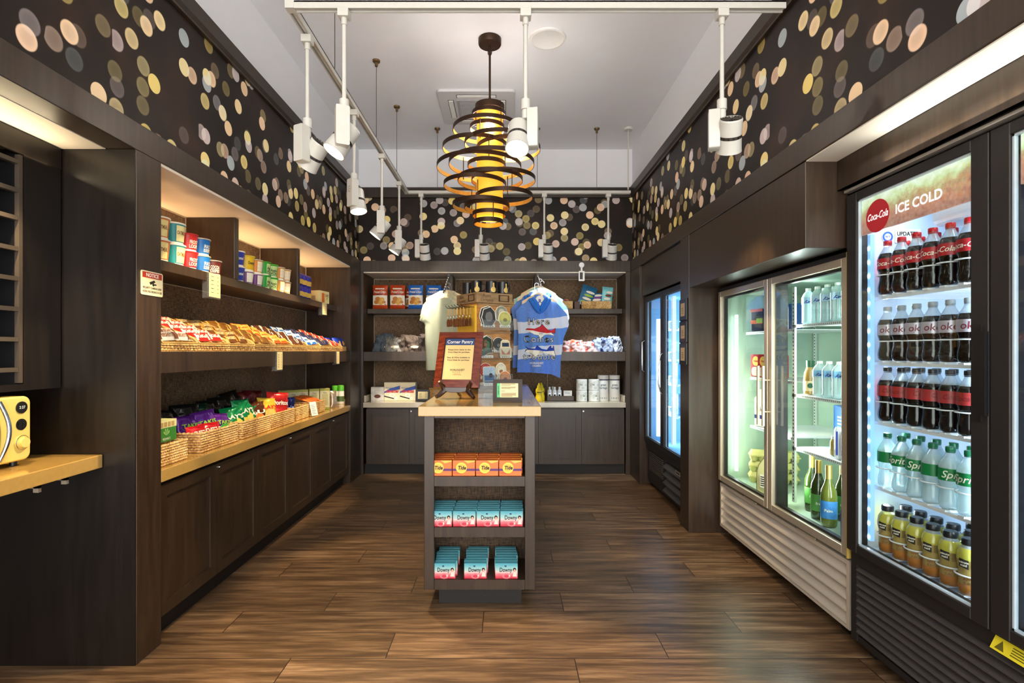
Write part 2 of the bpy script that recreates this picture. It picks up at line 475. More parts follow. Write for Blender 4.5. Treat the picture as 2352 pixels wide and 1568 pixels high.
# ------------------------------------------------------------------ microwave nook on the left
m_nook = wood_mat('black_brown_laminate', (16, 12, 10), (26, 20, 16), 0.34)
g = G(); g.box(-2.26, -1.532, 2.158, 2.1635, 0, ZH - 0.002, 0).box(-2.26, -1.652, 2.1635, 2.20, 0, ZH, 0)
struct(g.obj('wall_left_nook', [m_nook]))
struct(G().box(-2.26, -1.655, YF, 2.16, ZH, ZH + 0.03).obj('ceiling_nook', m_soffit))
r = empty('wall_rack', (-1.83, 1.4, 1.15))
tag(r, 'dark open wall rack of narrow cubby shelves above the cream microwave', 'rack')
g = G(); g.box(-1.845, -1.83, 0.30, 1.985, 1.15, 1.175).box(-1.845, -1.83, 0.30, 2.15, 2.045, ZH - 0.006).box(-1.85, -1.832, 1.985, 2.15, 1.15, 2.05)
wpart('face_frame', g, m_nook, r)
wpart('side_panel', box(-2.18, -1.85, 1.968, 1.984, 1.15, 2.045), m_blk, r)
wpart('back_panel', box(-2.19, -2.18, 0.30, 1.984, 1.15, 2.045), m_blk, r)
m_lip = M('grey_shelf_lip', (74, 66, 58), 0.4)
for z in (1.236, 1.35, 1.464, 1.578, 1.69, 1.806, 1.91, 2.018):
    g = G().box(-2.17, -1.852, 0.32, 1.966, z - 0.008, z, 0).box(-1.851, -1.834, 0.32, 1.966, z - 0.014, z + 0.002, 1)
    wpart('shelf', g, [m_blk, m_lip], r)
wpart('post', box(-1.85, -1.833, 1.967, 1.982, 1.18, 2.04), m_lip, r)
ct = empty('worktop', (-1.9, 1.4, 0.82))
tag(ct, 'short tan stone counter carrying the cream microwave in the left nook', 'worktop')
wpart('slab', box(-2.198, -1.663, 0.2, 2.155, 0.82, 0.874), m_stone, ct, bevel=0.003)
for y in (1.45, 1.62, 1.9, 2.02):
    wpart('bracket', G().box(-1.72, -1.70, y, y + 0.012, 0.785, 0.819).box(-1.86, -1.70, y, y + 0.012, 0.80, 0.819), m_steel, ct)
struct(box(-2.26, -2.2, YF, 2.16, 0, ZH).obj('wall_left_nook_back', m_dark))

# microwave
m_mw = M('cream_enamel', (226, 206, 118), 0.25, var=0.02, coat=0.5)
mw = empty('microwave', (-1.80, 1.98, 0.876), R(90))
tag(mw, 'retro cream microwave oven with chrome handle and round dial on left counter', 'microwave')
def rrect(w, h, rr, n=6, cx=0, cz=0):
    pts = []
    for (sx, sz, a0) in ((1, -1, -90), (1, 1, 0), (-1, 1, 90), (-1, -1, 180)):
        for i in range(n + 1):
            a = R(a0 + 90 * i / n); pts.append((cx + sx * (w / 2 - rr) + rr * math.cos(a), cz + sz * (h / 2 - rr) + rr * math.sin(a)))
    return pts
W_, H_ = 0.44, 0.238
g = G().prism(rrect(W_, H_, 0.028, 6, -W_ / 2, 0.018 + H_ / 2), 0.0, 0.33)
g.obj('body', m_mw, mw, True, 0.006)
g = G().prism(rrect(0.275, 0.19, 0.06, 8, -0.275, 0.137), -0.006, 0.0); g.obj('door_window', m_blk, mw, True)
g = G().tube([(-0.275 + 0.14 * math.cos(t), -0.006, 0.137 + 0.1 * math.sin(t)) for t in [i * math.pi / 16 for i in range(32)]], 0.004, 6, closed=True); g.obj('window_ring', m_chrome, mw, True)
pts = [(-0.135 + 0.022 * math.sin(math.pi * t), -0.010 - 0.016 * math.sin(math.pi * t), 0.03 + 0.215 * t) for t in [i / 16 for i in range(17)]]
g = G().tube(pts, 0.007, 10); g.box(-0.142, -0.128, -0.010, 0.0, 0.03, 0.045).box(-0.142, -0.128, -0.010, 0.0, 0.232, 0.246)
g.obj('handle', m_chrome, mw, True)
g = G().cyl((-0.04, 0.001, 0.215), (-0.04, -0.004, 0.215), 0.022, n=28)
ck = g.obj('clock_display', m_blk, mw, True)
g = G(); add_text(g, '2:27', 0, 0, flat(0), size=0.014); g.obj('digits', M('clock_digits', (190, 200, 190), 0.5, emit=0.6), ck, loc=(-0.04, -0.0045, 0.215))
g = G()
for a in range(4):
    c, s_ = math.cos(R(45 + 90 * a)), math.sin(R(45 + 90 * a))
    g.cyl((-0.04 + 0.011 * c, 0, 0.152 + 0.011 * s_), (-0.04 + 0.011 * c, -0.004, 0.152 + 0.011 * s_), 0.0075, n=12)
g.cyl((-0.04, 0.001, 0.152), (-0.04, -0.002, 0.152), 0.021, n=28); g.obj('button_pad', m_blk, mw, True)
g = G().cyl((-0.04, 0.001, 0.085), (-0.04, -0.006, 0.085), 0.026, n=32).cyl((-0.04, 0, 0.085), (-0.04, -0.018, 0.085), 0.02, 0.018, n=32)
g.obj('dial', [m_mw], mw, True)
g = G().tube([(-0.04 + 0.026 * math.cos(t), -0.006, 0.085 + 0.026 * math.sin(t)) for t in [i * math.pi / 12 for i in range(24)]], 0.0015, 5, closed=True); g.obj('dial_ring', m_chrome, mw, True)
for x in (-0.04, -0.40):
    for y in (0.03, 0.30): G().cyl((x, y, 0.0), (x, y, 0.02), 0.012, n=12).obj('foot', m_blk, mw, True)

o_ = lamp('added_shelf_uplight', 'AREA', (-1.93, 3.73, 1.765), 8, (1.0, 0.62, 0.30), 0.03, 2.7); o_.rotation_euler = (0, R(172), 0)  # added uplight without a fixture, brightens the left soffit and back panel
o_ = lamp('added_nook_uplight', 'AREA', (-1.815, 1.1, 2.03), 2.5, (1.0, 0.80, 0.50), 0.02, 2.0); o_.rotation_euler = (0, R(205), 0)  # added uplight by the rack's top rail, only to light the nook soffit
o_ = lamp('added_cooler_bay_uplight', 'AREA', (1.438, 1.0, 2.02), 2.0, (0.98, 1.0, 0.93), 0.02, 2.0); o_.rotation_euler = (0, R(165), 0)  # added uplight behind the header, there to brighten the cooler bay soffit
lamp('nook_lamp', 'SPOT', (-1.70, 1.75, 2.12), 40, WARM, 0.03, aim=(-1.80, 1.85, 0.9), spot=75, blend=0.6)
# ------------------------------------------------------------------ left shelving unit
def shaker_door(w, h, t=0.02, st=0.055):
    """front faces -y, lower left corner at the origin"""
    g = G()
    g.box(0, st, 0, t, 0, h).box(w - st, w, 0, t, 0, h).box(st, w - st, 0, t, 0, st).box(st, w - st, 0, t, h - st, h)
    g.box(st, w - st, 0.009, t, st, h - st)
    g.prism([(st, st - 0.002), (w - st, st - 0.002), (w - st, st + 0.004), (st, st + 0.004)], 0.003, 0.009)
    return g
def cabinet(loc, rz, w, h, label, lockside=True, dark=m_dark2):
    """two-door base cabinet, doors face local -y, origin at lower front left corner"""
    c = empty('base_cabinet', loc, rz); tag(c, label, 'cabinet', 'dark base cabinets under the shelves')
    G().box(0.002, w - 0.002, 0.024, 0.36, 0, h).obj('body', m_dark, c)
    dw = w / 2 - 0.003
    d1 = shaker_door(dw, h - 0.018).obj('door', dark, c, loc=(0.0015, 0, 0.003))
    d2 = shaker_door(dw, h - 0.018).obj('door', dark, c, loc=(w / 2 + 0.0015, 0, 0.003))
    G().cyl((0.02, 0.0, h - 0.04), (0.02, -0.005, h - 0.04), 0.008, n=14).cyl((0.02, -0.004, h - 0.04), (0.02, -0.007, h - 0.04), 0.005, n=10).obj('lock', m_chrome, d2, True)
    return c
u = empty('shelving_unit', (-1.75, 3.73, 0))
tag(u, 'built-in dark wood shelving along the left wall holding snacks', 'shelving unit')
wpart('back_panel', box(-1.99, -1.97, 2.32, 5.14, 0.76, ZH), m_weave, u)
g = box(-1.97, -1.531, 5.14, 5.16, 0.0, ZH); wpart('side_panel', g, m_dark2, u)
g = box(-1.97, -1.65, 2.30, 2.318, 0.72, ZH); wpart('side_panel', g, m_dark2, u)
wpart('soffit', box(-1.97, -1.535, 2.32, 5.14, ZH - 0.012, ZH + 0.02), m_soffit, u)
wpart('shelf', box(-1.968, -1.667, 2.322, 5.138, 1.692, 1.742), m_dark2, u, bevel=0.002)
wpart('shelf', box(-1.968, -1.532, 2.322, 5.138, 1.20, 1.298), m_dark2, u, bevel=0.002)
for y in (3.214, 4.184):
    wpart('divider', box(-1.968, -1.669, y, y + 0.052, 1.743, ZH - 0.013), m_dark2, u, bevel=0.004)
g = G()
for y in (2.321, 5.136): g.box(-1.969, -1.964, y, y + 0.003, 0.77, ZH - 0.013)
g.box(-1.969, -1.966, 2.33, 5.13, 1.687, 1.691).box(-1.969, -1.966, 2.33, 5.13, 1.195, 1.199).box(-1.969, -1.966, 2.33, 5.13, 2.116, 2.121)
for y in (3.21, 4.18): g.box(-1.969, -1.966, y, y + 0.003, 1.745, 2.12)
wpart('edge_bead', g, m_edge, u)
ct = empty('worktop', (-1.75, 3.73, 0.715))
tag(ct, 'long tan stone worktop under the left shelves carrying snack baskets', 'worktop')
wpart('slab', box(-1.968, -1.53, 2.322, 5.138, 0.716, 0.77), m_stone, ct, bevel=0.002)
wpart('upstand', box(-1.965, -1.58, 5.118, 5.137, 0.771, 0.83), m_stone, ct, bevel=0.002)
LW = (5.13 - 2.325) / 3
for i in range(3):
    cabinet((-1.545, 2.325 + LW * i, 0.105), R(90), LW, 0.608,
            ['dark two-door cabinet under the left worktop, nearest one', 'dark two-door cabinet in the middle under the left worktop', 'dark two-door cabinet under the left worktop, farthest one'][i])

# ------------------------------------------------------------------ back shelving unit
u = empty('shelving_unit', (0, 5.75, 0))
tag(u, 'built-in dark wood shelving on the back wall behind hanging shirts', 'shelving unit')
wpart('back_panel', box(-1.50, 1.26, 5.95, 5.97, 0.76, ZH), m_weave, u)
wpart('side_panel', box(-1.53, -1.503, 5.551, 5.95, 0.1, ZH), m_dark2, u)
wpart('side_panel', box(1.263, 1.29, 5.551, 5.95, 0.1, ZH), m_dark2, u)
wpart('soffit', box(-1.50, 1.26, 5.505, 5.95, ZH - 0.012, ZH + 0.02), m_soffit, u)
wpart('shelf', box(-1.50, 1.26, 5.655, 5.948, 1.705, 1.757), m_dark2, u, bevel=0.002)
wpart('shelf', box(-1.50, 1.26, 5.505, 5.948, 1.195, 1.293), m_dark2, u, bevel=0.002)
for x in (-0.60, 0.335):
    wpart('divider', box(x - 0.025, x + 0.025, 5.645, 5.948, 1.758, ZH - 0.013), m_dark2, u, bevel=0.003)
g = G()
for x in (-1.501, 1.257, 0.47): g.box(x, x + 0.004, 5.944, 5.949, 0.77, 1.194 if x == 0.47 else ZH - 0.013)
g.box(-1.49, 1.25, 5.944, 5.949, 1.698, 1.703).box(-1.49, 1.25, 5.944, 5.949, 1.188, 1.193).box(-1.49, 1.25, 5.944, 5.949, 2.112, 2.118)
g.box(-0.572, -0.568, 5.944, 5.949, 1.76, 2.11).box(0.306, 0.302, 5.944, 5.949, 1.76, 2.11)
wpart('edge_bead', g, m_edge, u)
ct = empty('worktop', (0, 5.75, 0.707))
tag(ct, 'light stone worktop on the back wall behind the island', 'worktop')
wpart('slab', box(-1.50, 1.26, 5.49, 5.948, 0.706, 0.76), m_stone2, ct, bevel=0.002)
wpart('upstand', box(1.24, 1.259, 5.52, 5.93, 0.761, 0.83), m_stone2, ct, bevel=0.002)
wpart('upstand', box(-1.499, -1.48, 5.52, 5.93, 0.761, 0.83), m_stone2, ct, bevel=0.002)
BW = (1.25 + 1.475) / 3
for i in range(3):
    cabinet((-1.475 + BW * i, 5.51, 0.105), 0, BW, 0.598,
            ['dark two-door cabinet on the back wall, left end', 'dark two-door cabinet on the back wall hidden behind the island', 'dark two-door cabinet on the back wall, right end'][i])
# right-hand boards above the coolers
b = box(1.335, 1.36, 3.93, 5.115, 1.835, ZH - 0.002).obj('trim_13', m_dark2, bevel=0.002); struct(b)
g = G().box(1.312, 1.50, 2.29, 3.742, 1.752, ZH - 0.004)
struct(g.obj('trim_14', m_dark2, bevel=0.003))
struct(box(1.452, 1.47, YF, 2.288, 2.0, ZH + 0.01).obj('trim_15', m_dark2))
struct(box(1.452, 1.47, YF, 2.288, 2.0, 2.003).obj('trim_16', m_edge))
struct(box(1.452, 2.26, YF, 2.288, ZH, ZH + 0.03).obj('ceiling_cooler_bay', m_soffit))
g = G()
g.box(1.502, 2.26, 2.29, 3.742, ZH, ZH + 0.02)
struct(g.obj('trim_17', m_dark))
struct(box(XR + 0.005, 1.4495, YF, 2.288, ZH - 0.006, ZH - 0.001).obj('trim_18', m_soffit))

# ------------------------------------------------------------------ island
isl = empty('display_island', (-0.1325, 3.4, 0))
tag(isl, 'narrow dark wood display island with tan stone top in the middle of the floor', 'island')
X0, X1, Y0, Y1 = -0.412, 0.147, 2.628, 4.24
wpart('worktop', box(-0.434, 0.174, 2.58, 4.30, 0.9775, 1.027), m_stone, isl, bevel=0.003)
for x in (X0, X1 - 0.051):
    wpart('post', box(x, x + 0.051, Y0, Y0 + 0.035, 0.10, 0.977), m_dark2, isl, bevel=0.002)
for x in (X0 + 0.001, X1 - 0.019):
    wpart('side_panel', box(x, x + 0.018, Y0 + 0.036, Y1, 0.10, 0.977), m_dark2, isl)
wpart('back_panel', box(X0 + 0.02, X1 - 0.02, 2.90, 2.92, 0.10, 0.977), m_rib, isl)
wpart('side_panel', box(X0 + 0.02, X1 - 0.02, Y1 - 0.02, Y1, 0.10, 0.977), m_dark2, isl)
wpart('rail', box(X0 + 0.052, X1 - 0.052, Y0 + 0.002, Y0 + 0.03, 0.963, 0.976), m_dark2, isl)
for z0, z1 in ((0.62, 0.669), (0.364, 0.413), (0.10, 0.149)):
    wpart('shelf', G().box(X0 + 0.052, X1 - 0.052, Y0 + 0.001, Y0 + 0.036, z0, z1).box(X0 + 0.02, X1 - 0.02, Y0 + 0.036, 2.898, z0, z1), m_dark2, isl)
g = box(-0.345, 0.08, 2.694, 4.18, 0.001, 0.099)
for x in (-0.155, -0.105): g.cyl((x, 2.695, 0.045), (x, 2.692, 0.045), 0.007, n=12, m=1)
wpart('plinth', g, [m_toe, m_ink], isl)
# ------------------------------------------------------------------ track lights
TZ = 2.825
TY0, TY1, TX0, TX1 = 2.31, 5.0, -0.95, 1.19
trk = empty('light_track', (TX0, TY1, TZ))
tag(trk, 'white u-shaped lighting track hanging below the ceiling on thin cables', 'light track')
def rail(x0, x1, y0, y1):
    g = G()
    if abs(x1 - x0) > abs(y1 - y0):
        g.box(x0, x1, y0 - 0.018, y0 - 0.012, TZ - 0.02, TZ + 0.012).box(x0, x1, y0 + 0.012, y0 + 0.018, TZ - 0.02, TZ + 0.012).box(x0, x1, y0 - 0.018, y0 + 0.018, TZ + 0.006, TZ + 0.012)
        g.box(x0, x1, y0 - 0.006, y0 + 0.006, TZ - 0.012, TZ + 0.006)
    else:
        g.box(x0 - 0.018, x0 - 0.012, y0, y1, TZ - 0.02, TZ + 0.012).box(x0 + 0.012, x0 + 0.018, y0, y1, TZ - 0.02, TZ + 0.012).box(x0 - 0.018, x0 + 0.018, y0, y1, TZ + 0.006, TZ + 0.012)
        g.box(x0 - 0.006, x0 + 0.006, y0, y1, TZ - 0.012, TZ + 0.006)
    return g
wpart('rail', rail(TX0 + 0.02, TX1, TY1, TY1), m_wht, trk)
wpart('rail', rail(TX0, TX0, TY0 + 0.02, TY1 - 0.02), m_wht, trk)
wpart('rail', rail(TX0 + 0.02, 1.23, TY0, TY0), m_wht, trk)
for y in (TY0, TY1): wpart('corner_joint', box(TX0 - 0.02, TX0 + 0.02, y - 0.02, y + 0.02, TZ - 0.02, TZ + 0.013), m_wht, trk)
m_cbl = M('dark_cable', (70, 60, 50), 0.5, var=0); m_brass = M('old_brass', (120, 98, 66), 0.35, 0.8, var=0.1)
for (x, y) in ((TX0, 3.83), (TX0, 4.55), (-0.655, TY1), (0.87, TY1), (TX0, 2.9), (-0.2, TY1), (0.3, TY1)):
    c = wpart('suspension_cable', G().cyl((x, y, TZ + 0.012), (x, y, ZT - 0.01), 0.0022, n=6), m_cbl, trk)
    wpart('cable_cup', G().lathe([(0.01, -0.045), (0.012, -0.02), (0.026, -0.012), (0.028, 0.0)], 16, c=(x, y, ZT)), m_brass, trk, True)
wpart('power_feed', G().cyl((1.17, TY1, TZ + 0.012), (1.17, TY1, ZT - 0.02), 0.006, n=8).lathe([(0.04, -0.02), (0.045, 0)], 20, c=(1.17, TY1, ZT)), m_wht, trk, True)

m_lens = M('lit_lamp_lens', (255, 240, 200), 0.3, var=0, emit=14.0)
m_fin = M('dark_heat_sink', (60, 54, 48), 0.5)
LN = [0]
def track_head(x, y, side, aim, energy, col, label, spot=52, drop=0.425, boxdir='y'):
    """side: -1 driver box left, +1 right of the head; aim: world point the head looks at"""
    o = empty('track_light', (x, y, TZ)); tag(o, label, 'track light', 'white track lights')
    G().box(-0.024, 0.024, -0.024, 0.024, -0.055, -0.02).obj('track_adapter', m_wht, o, bevel=0.003)
    G().cyl((0, 0, -0.055), (0, 0, -drop + 0.004), 0.0095, n=12).cyl((0, 0, -0.055), (0, 0, -0.085), 0.013, n=12).obj('stem', m_wht, o, True)
    G().cyl((0, 0, -drop + 0.01), (0, 0, -drop - 0.035), 0.021, n=18).cyl((0, 0, -drop - 0.036), (0, 0, -drop - 0.075), 0.017, n=18).obj('swivel', m_wht, o, True)
    d = Vector(aim) - Vector((x, y, TZ - drop - 0.1)); d.normalize()
    hd = Vector((d.x, d.y, 0)); 
    hd = hd.normalized() if hd.length > 0.05 else Vector((0, 1, 0))
    sidev = Vector((-hd.y, hd.x, 0)) * side
    bx = sidev * 0.033 if side else Vector((0, -0.03, 0))
    rz = math.atan2(hd.y, hd.x)
    b = G().prism(rrect(0.058, 0.17, 0.006, 3, 0, -0.085), -0.023, 0.023).obj('driver_box', m_wht, o, True, 0.0, loc=(bx.x, bx.y, -drop - 0.035), rot=(0, 0, rz))
    g = G()
    for j in range(5): g.box(-0.014, -0.002 if j % 2 else 0.012, -0.0236, -0.0231, -0.05 - j * 0.008, -0.046 - j * 0.008)
    g.obj('rating_print', M('grey_print', (150, 146, 140), 0.6, var=0), b)
    hc = -sidev * 0.034 + Vector((0, 0, -drop - 0.155))
    if not side: hc = hd * 0.02 + Vector((0, 0.035, 0)) + Vector((0, 0, -drop - 0.16))
    q = d.to_track_quat('Z', 'Y').to_euler()
    h = G()
    h.lathe([(0.0, -0.058), (0.04, -0.058), (0.047, -0.064), (0.0475, -0.008)], 28, 0, cap=False)
    h.lathe([(0.0475, -0.008), (0.0445, -0.006), (0.0445, 0.004), (0.0475, 0.006)], 28, 1, cap=False)
    h.lathe([(0.0475, 0.006), (0.052, 0.062), (0.053, 0.066), (0.049, 0.067), (0.046, 0.058)], 28, 0, cap=False)
    ho = h.obj('lamp_head', [m_wht, m_fin], o, True, 0, loc=hc, rot=q)
    f = G()
    for k in range(18):
        a = 2 * math.pi * k / 18; c_, s_ = math.cos(a), math.sin(a)
        f.box(0.006, 0.044, -0.001, 0.001, -0.075, -0.058)
        n = len(f.v)
        for i in range(n - 8, n): px, py, pz = f.v[i]; f.v[i] = (px * c_ - py * s_, px * s_ + py * c_, pz)
    f.lathe([(0.044, -0.076), (0.047, -0.070), (0.047, -0.058)], 28, 1, cap=False)
    f.lathe([(0.0, -0.062), (0.044, -0.062)], 28, 0, cap=False)
    f.obj('heat_sink', [m_fin, m_wht], ho, False)
    G().lathe([(0.0, 0.057), (0.045, 0.057)], 28, 0, cap=False).obj('lens', m_lens, ho)
    for k in range(1): 
        g = G()
        for j in range(14):
            a = 2 * math.pi * j / 14; g.box(0.0, 0.0016, -0.003, 0.003, -0.004, 0.004)
            n = len(g.v); c_, s_ = math.cos(a), math.sin(a)
            for i in range(n - 8, n): px, py, pz = g.v[i]; px += 0.0462; g.v[i] = (px * c_ - py * s_, px * s_ + py * c_, pz)
        g.obj('vent_ring', m_blk, ho)
    L = Vector((x, y, TZ)) + hc + d * 0.075
    lamp('track_lamp', 'SPOT', L, energy, col, 0.035, aim=L + d, spot=spot, blend=0.35)
    return o
# front rail
track_head(-0.715, TY0, 0, (-1.45, 1.95, 1.0), 70, WARM, 'white track light with glowing lens on the front rail, box lamp leftmost of three')
track_head(0.087, TY0, 1, (-0.1, 1.25, 0.0), 135, (1.0, 0.74, 0.44), 'white track light straight down in front of the chandelier', spot=72)
track_head(0.955, TY0, 1, (1.25, 3.3, 1.0), 50, WARM, 'white track light on the front rail at the upper right')
# left rail
track_head(TX0, 2.50, 1, (-1.9, 3.0, 1.2), 62, WARM, 'white track light nearest the camera on the left rail')
track_head(TX0, 3.27, 0, (-0.55, 2.9, 0.0), 80, WARM, 'white track light on the left rail, second nearest')
track_head(TX0, 4.00, 0, (-1.85, 3.85, 1.1), 62, WARM, 'white track light on the left rail before the corner light')
track_head(TX0, 4.65, 0, (-1.75, 4.5, 1.0), 60, WARM, 'white track light on the left rail nearest its back corner')
# back rail
for i, (x, c, e) in enumerate(((-0.81, NEUT, 85), (-0.24, NEUT, 75), (0.367, COOL, 60), (0.98, COOL, 50))):
    track_head(x, TY1, 1, (x + 0.02, 5.75, 0.9), e, c, ['leftmost of the four white lights on the back rail', 'white back rail light below the chandelier', 'white back rail light right of the chandelier', 'rightmost of the four white lights on the back rail'][i])

# ------------------------------------------------------------------ chandelier
ch = empty('chandelier', (-0.11, 3.57, ZT))
tag(ch, 'bronze chandelier of off-centre hoops around a glowing amber cylinder', 'chandelier')
def zc(yc): return 1.3 + (806 - (40 + yc / 3.136)) * 0.002975 - ZT
G().lathe([(0.0, -0.045), (0.074, -0.042), (0.078, -0.035), (0.078, 0.0)], 40).obj('ceiling_canopy', m_bronze, ch, True)
g = G().cyl((0, 0, -0.045), (0, 0, -0.40), 0.0075, n=12)
g.cyl((0, 0, -0.40), (0, 0, zc(640)), 0.009, n=12)
g.tube([(0.012 * math.cos(t), 0, -0.09 + 0.022 * math.sin(t)) for t in [i * math.pi / 6 for i in range(12)]], 0.003, 6, closed=True)
g.obj('stem', m_bronze, ch, True)
m_shade = M('amber_glass_shade', (226, 168, 62), 0.5, var=0.12, scale=8, emit=0.42, ecol=(255, 190, 50))
G().lathe([(0.089, zc(1440)), (0.089, zc(690))], 48, 0, cap=False).obj('lamp_shade', m_shade, ch, True)
G().lathe([(0.0, zc(1452)), (0.089, zc(1452))], 40, 0, cap=False).obj('diffuser', M('amber_diffuser', (236, 180, 70), 0.5, emit=1.4, ecol=(255, 200, 80)), ch)
def hoop(cx, cy, d, yc, h=0.027, t=0.004):
    r_ = d / 2; z = zc(yc); g = G(); n = 72
    vs = []
    for i in range(n):
        a = 2 * math.pi * i / n; c_, s_ = math.cos(a), math.sin(a)
        for (rr, zz) in ((r_, z - h / 2), (r_, z + h / 2), (r_ - t, z + h / 2), (r_ - t, z - h / 2)): vs.append((cx + rr * c_, cy + rr * s_, zz))
    fs = []; ms = []
    for i in range(n):
        a, b = 4 * i, 4 * ((i + 1) % n)
        for k in range(4): fs.append((a + k, b + k, b + (k + 1) % 4, a + (k + 1) % 4)); ms.append(1 if k == 2 else 0)
    o0 = len(g.v); g.v += vs; g.f += fs; g.m += ms
    g.obj('hoop', [m_bronze, m_gold], ch, True)
hoop(0.0, 0, 0.20, 655, 0.04); hoop(-0.008, 0, 0.23, 700); hoop(-0.024, 0.02, 0.46, 800); hoop(-0.018, -0.01, 0.235, 800)
hoop(-0.10, 0.02, 0.45, 930); hoop(0.06, -0.04, 0.46, 925); hoop(0.127, 0.03, 0.44, 935)
hoop(-0.074, 0.02, 0.58, 1070); hoop(0.013, -0.02, 0.58, 1062); hoop(-0.022, 0, 0.26, 1062)
hoop(-0.10, -0.02, 0.425, 1212); hoop(0.093, 0.02, 0.44, 1162); hoop(0.004, -0.03, 0.44, 1180)
hoop(-0.062, 0.02, 0.39, 1345); hoop(0.098, -0.01, 0.39, 1295); hoop(-0.02, 0.01, 0.31, 1360)
hoop(-0.004, 0, 0.23, 1418); hoop(-0.009, 0, 0.20, 1475, 0.03)
for (a, ra, y0, y1) in ((200, 0.1, 655, 800), (320, 0.1, 655, 800), (80, 0.1, 655, 925), (250, 0.17, 800, 935), (20, 0.2, 800, 940), (150, 0.2, 800, 930), (270, 0.2, 930, 1075), (100, 0.22, 930, 1070), (300, 0.21, 1062, 1180), (220, 0.22, 1062, 1215), (40, 0.2, 1062, 1170), (330, 0.14, 1170, 1300), (240, 0.15, 1212, 1350), (140, 0.17, 1212, 1350), (285, 0.1, 1345, 1475), (30, 0.1, 1295, 1475), (200, 0.1, 1345, 1475)):
    G().cyl((ra * math.cos(R(a)), ra * math.sin(R(a)), zc(y0)), (ra * math.cos(R(a)), ra * math.sin(R(a)), zc(y1)), 0.003, n=6).obj('spacer_rod', m_bronze, ch, True)
for a_ in (30, 150, 270):
    lamp('chandelier_lamp', 'POINT', (-0.11 + 0.105 * math.cos(R(a_)), 3.57 + 0.105 * math.sin(R(a_)), 2.80), 5, (1.0, 0.95, 0.89), 0.03)

# ------------------------------------------------------------------ ceiling fittings
ac = empty('ceiling_air_conditioner', (-0.245, 4.56, ZT))
tag(ac, 'square white ceiling air conditioner grille behind the chandelier', 'air conditioner')
G().prism(rrect(0.64, 0.62, 0.03, 4), -0.02, 0).obj('panel', M('cassette_white', (206, 206, 208), .5, var=.01), ac, rot=(R(90), 0, 0))
g = G()
for (a, b, c, d) in ((-0.24, -0.20, -0.16, 0.16), (0.20, 0.24, -0.16, 0.16)):
    g.box(a, b, c, d, -0.028, -0.02)
g.box(-0.16, 0.16, -0.25, -0.21, -0.028, -0.02).box(-0.16, 0.16, 0.21, 0.25, -0.028, -0.02)
g.obj('louvre', m_plwht, ac, bevel=0.003)
g = G()
for (a, b, c, d) in ((-0.245, -0.195, -0.165, 0.165), (0.195, 0.245, -0.165, 0.165), (-0.165, 0.165, -0.255, -0.205), (-0.165, 0.165, 0.205, 0.255)):
    g.box(a, b, c, d, -0.0215, -0.0202)
g.obj('slot_gap', m_blk, ac)
g = G()
for i in range(26): g.box(-0.15, 0.15, -0.155 + i * 0.012, -0.155 + i * 0.012 + 0.005, -0.030, -0.021)
g.box(-0.17, 0.17, -0.175, -0.165, -0.03, -0.02).box(-0.17, 0.17, 0.165, 0.175, -0.03, -0.02).box(-0.17, -0.16, -0.165, 0.165, -0.03, -0.02).box(0.16, 0.17, -0.165, 0.165, -0.03, -0.02)
g.obj('intake_grille', M('grey_grille', (168, 168, 170), 0.5), ac)
sp = empty('ceiling_speaker', (0.285, 3.56, ZT))
tag(sp, 'round white flush ceiling speaker right of the chandelier stem', 'speaker')
G().lathe([(0.0, -0.006), (0.10, -0.006), (0.108, -0.011), (0.122, -0.009), (0.125, 0)], 48).obj('grille', m_plwht, sp, True)
# ------------------------------------------------------------------ beverage cooler (near right)
m_liner = M('cooler_liner_white', (206, 222, 240), 0.35, var=0.01)
m_led = M('white_led', (235, 246, 255), 0.3, var=0, emit=22.0)
m_ledbar = M('led_bar_diffuser', (130, 175, 235), 0.3, var=0, emit=0.7)
m_gask = M('clear_gasket_strip', (190, 205, 215), 0.25, var=0.05)
m_wire = M('white_coated_wire', (236, 240, 244), 0.3, var=0)
bc = empty('beverage_cooler', (1.8, 1.6, 0))
tag(bc, 'tall black glass-door beverage cooler filled with soda bottles at right', 'cooler')
FX = 1.48
g = G()
g.box(1.535, 2.2, 2.255, 2.275, 0.03, 1.99).box(1.535, 2.2, 0.92, 0.94, 0.03, 1.99)
g.box(1.535, 2.2, 0.94, 2.255, 1.965, 1.99).box(1.535, 2.2, 0.94, 2.255, 0.03, 0.44).box(2.18, 2.2, 0.94, 2.255, 0.44, 1.965)
wpart('cabinet', g, m_blk2, bc)
g = G()
g.box(1.54, 2.17, 2.245, 2.2545, 0.455, 1.955).box(1.54, 2.17, 0.9405, 0.95, 0.455, 1.955)
g.box(1.54, 2.179, 0.95, 2.245, 1.955, 1.9645).box(1.54, 2.179, 0.95, 2.245, 0.4405, 0.455).box(2.165, 2.179, 0.95, 2.245, 0.455, 1.955)
wpart('liner', g, m_liner, bc)
wpart('evaporator_cover', G().prism(rrect(0.5, 0.16, 0.03, 4, 1.90, 1.86), 1.02, 2.02), m_liner, bc)
wpart('top_trim', box(1.472, 1.50, 0.92, 2.275, 1.985, 1.996), M('grey_top_trim', (176, 170, 160), 0.35, 0.4), bc)
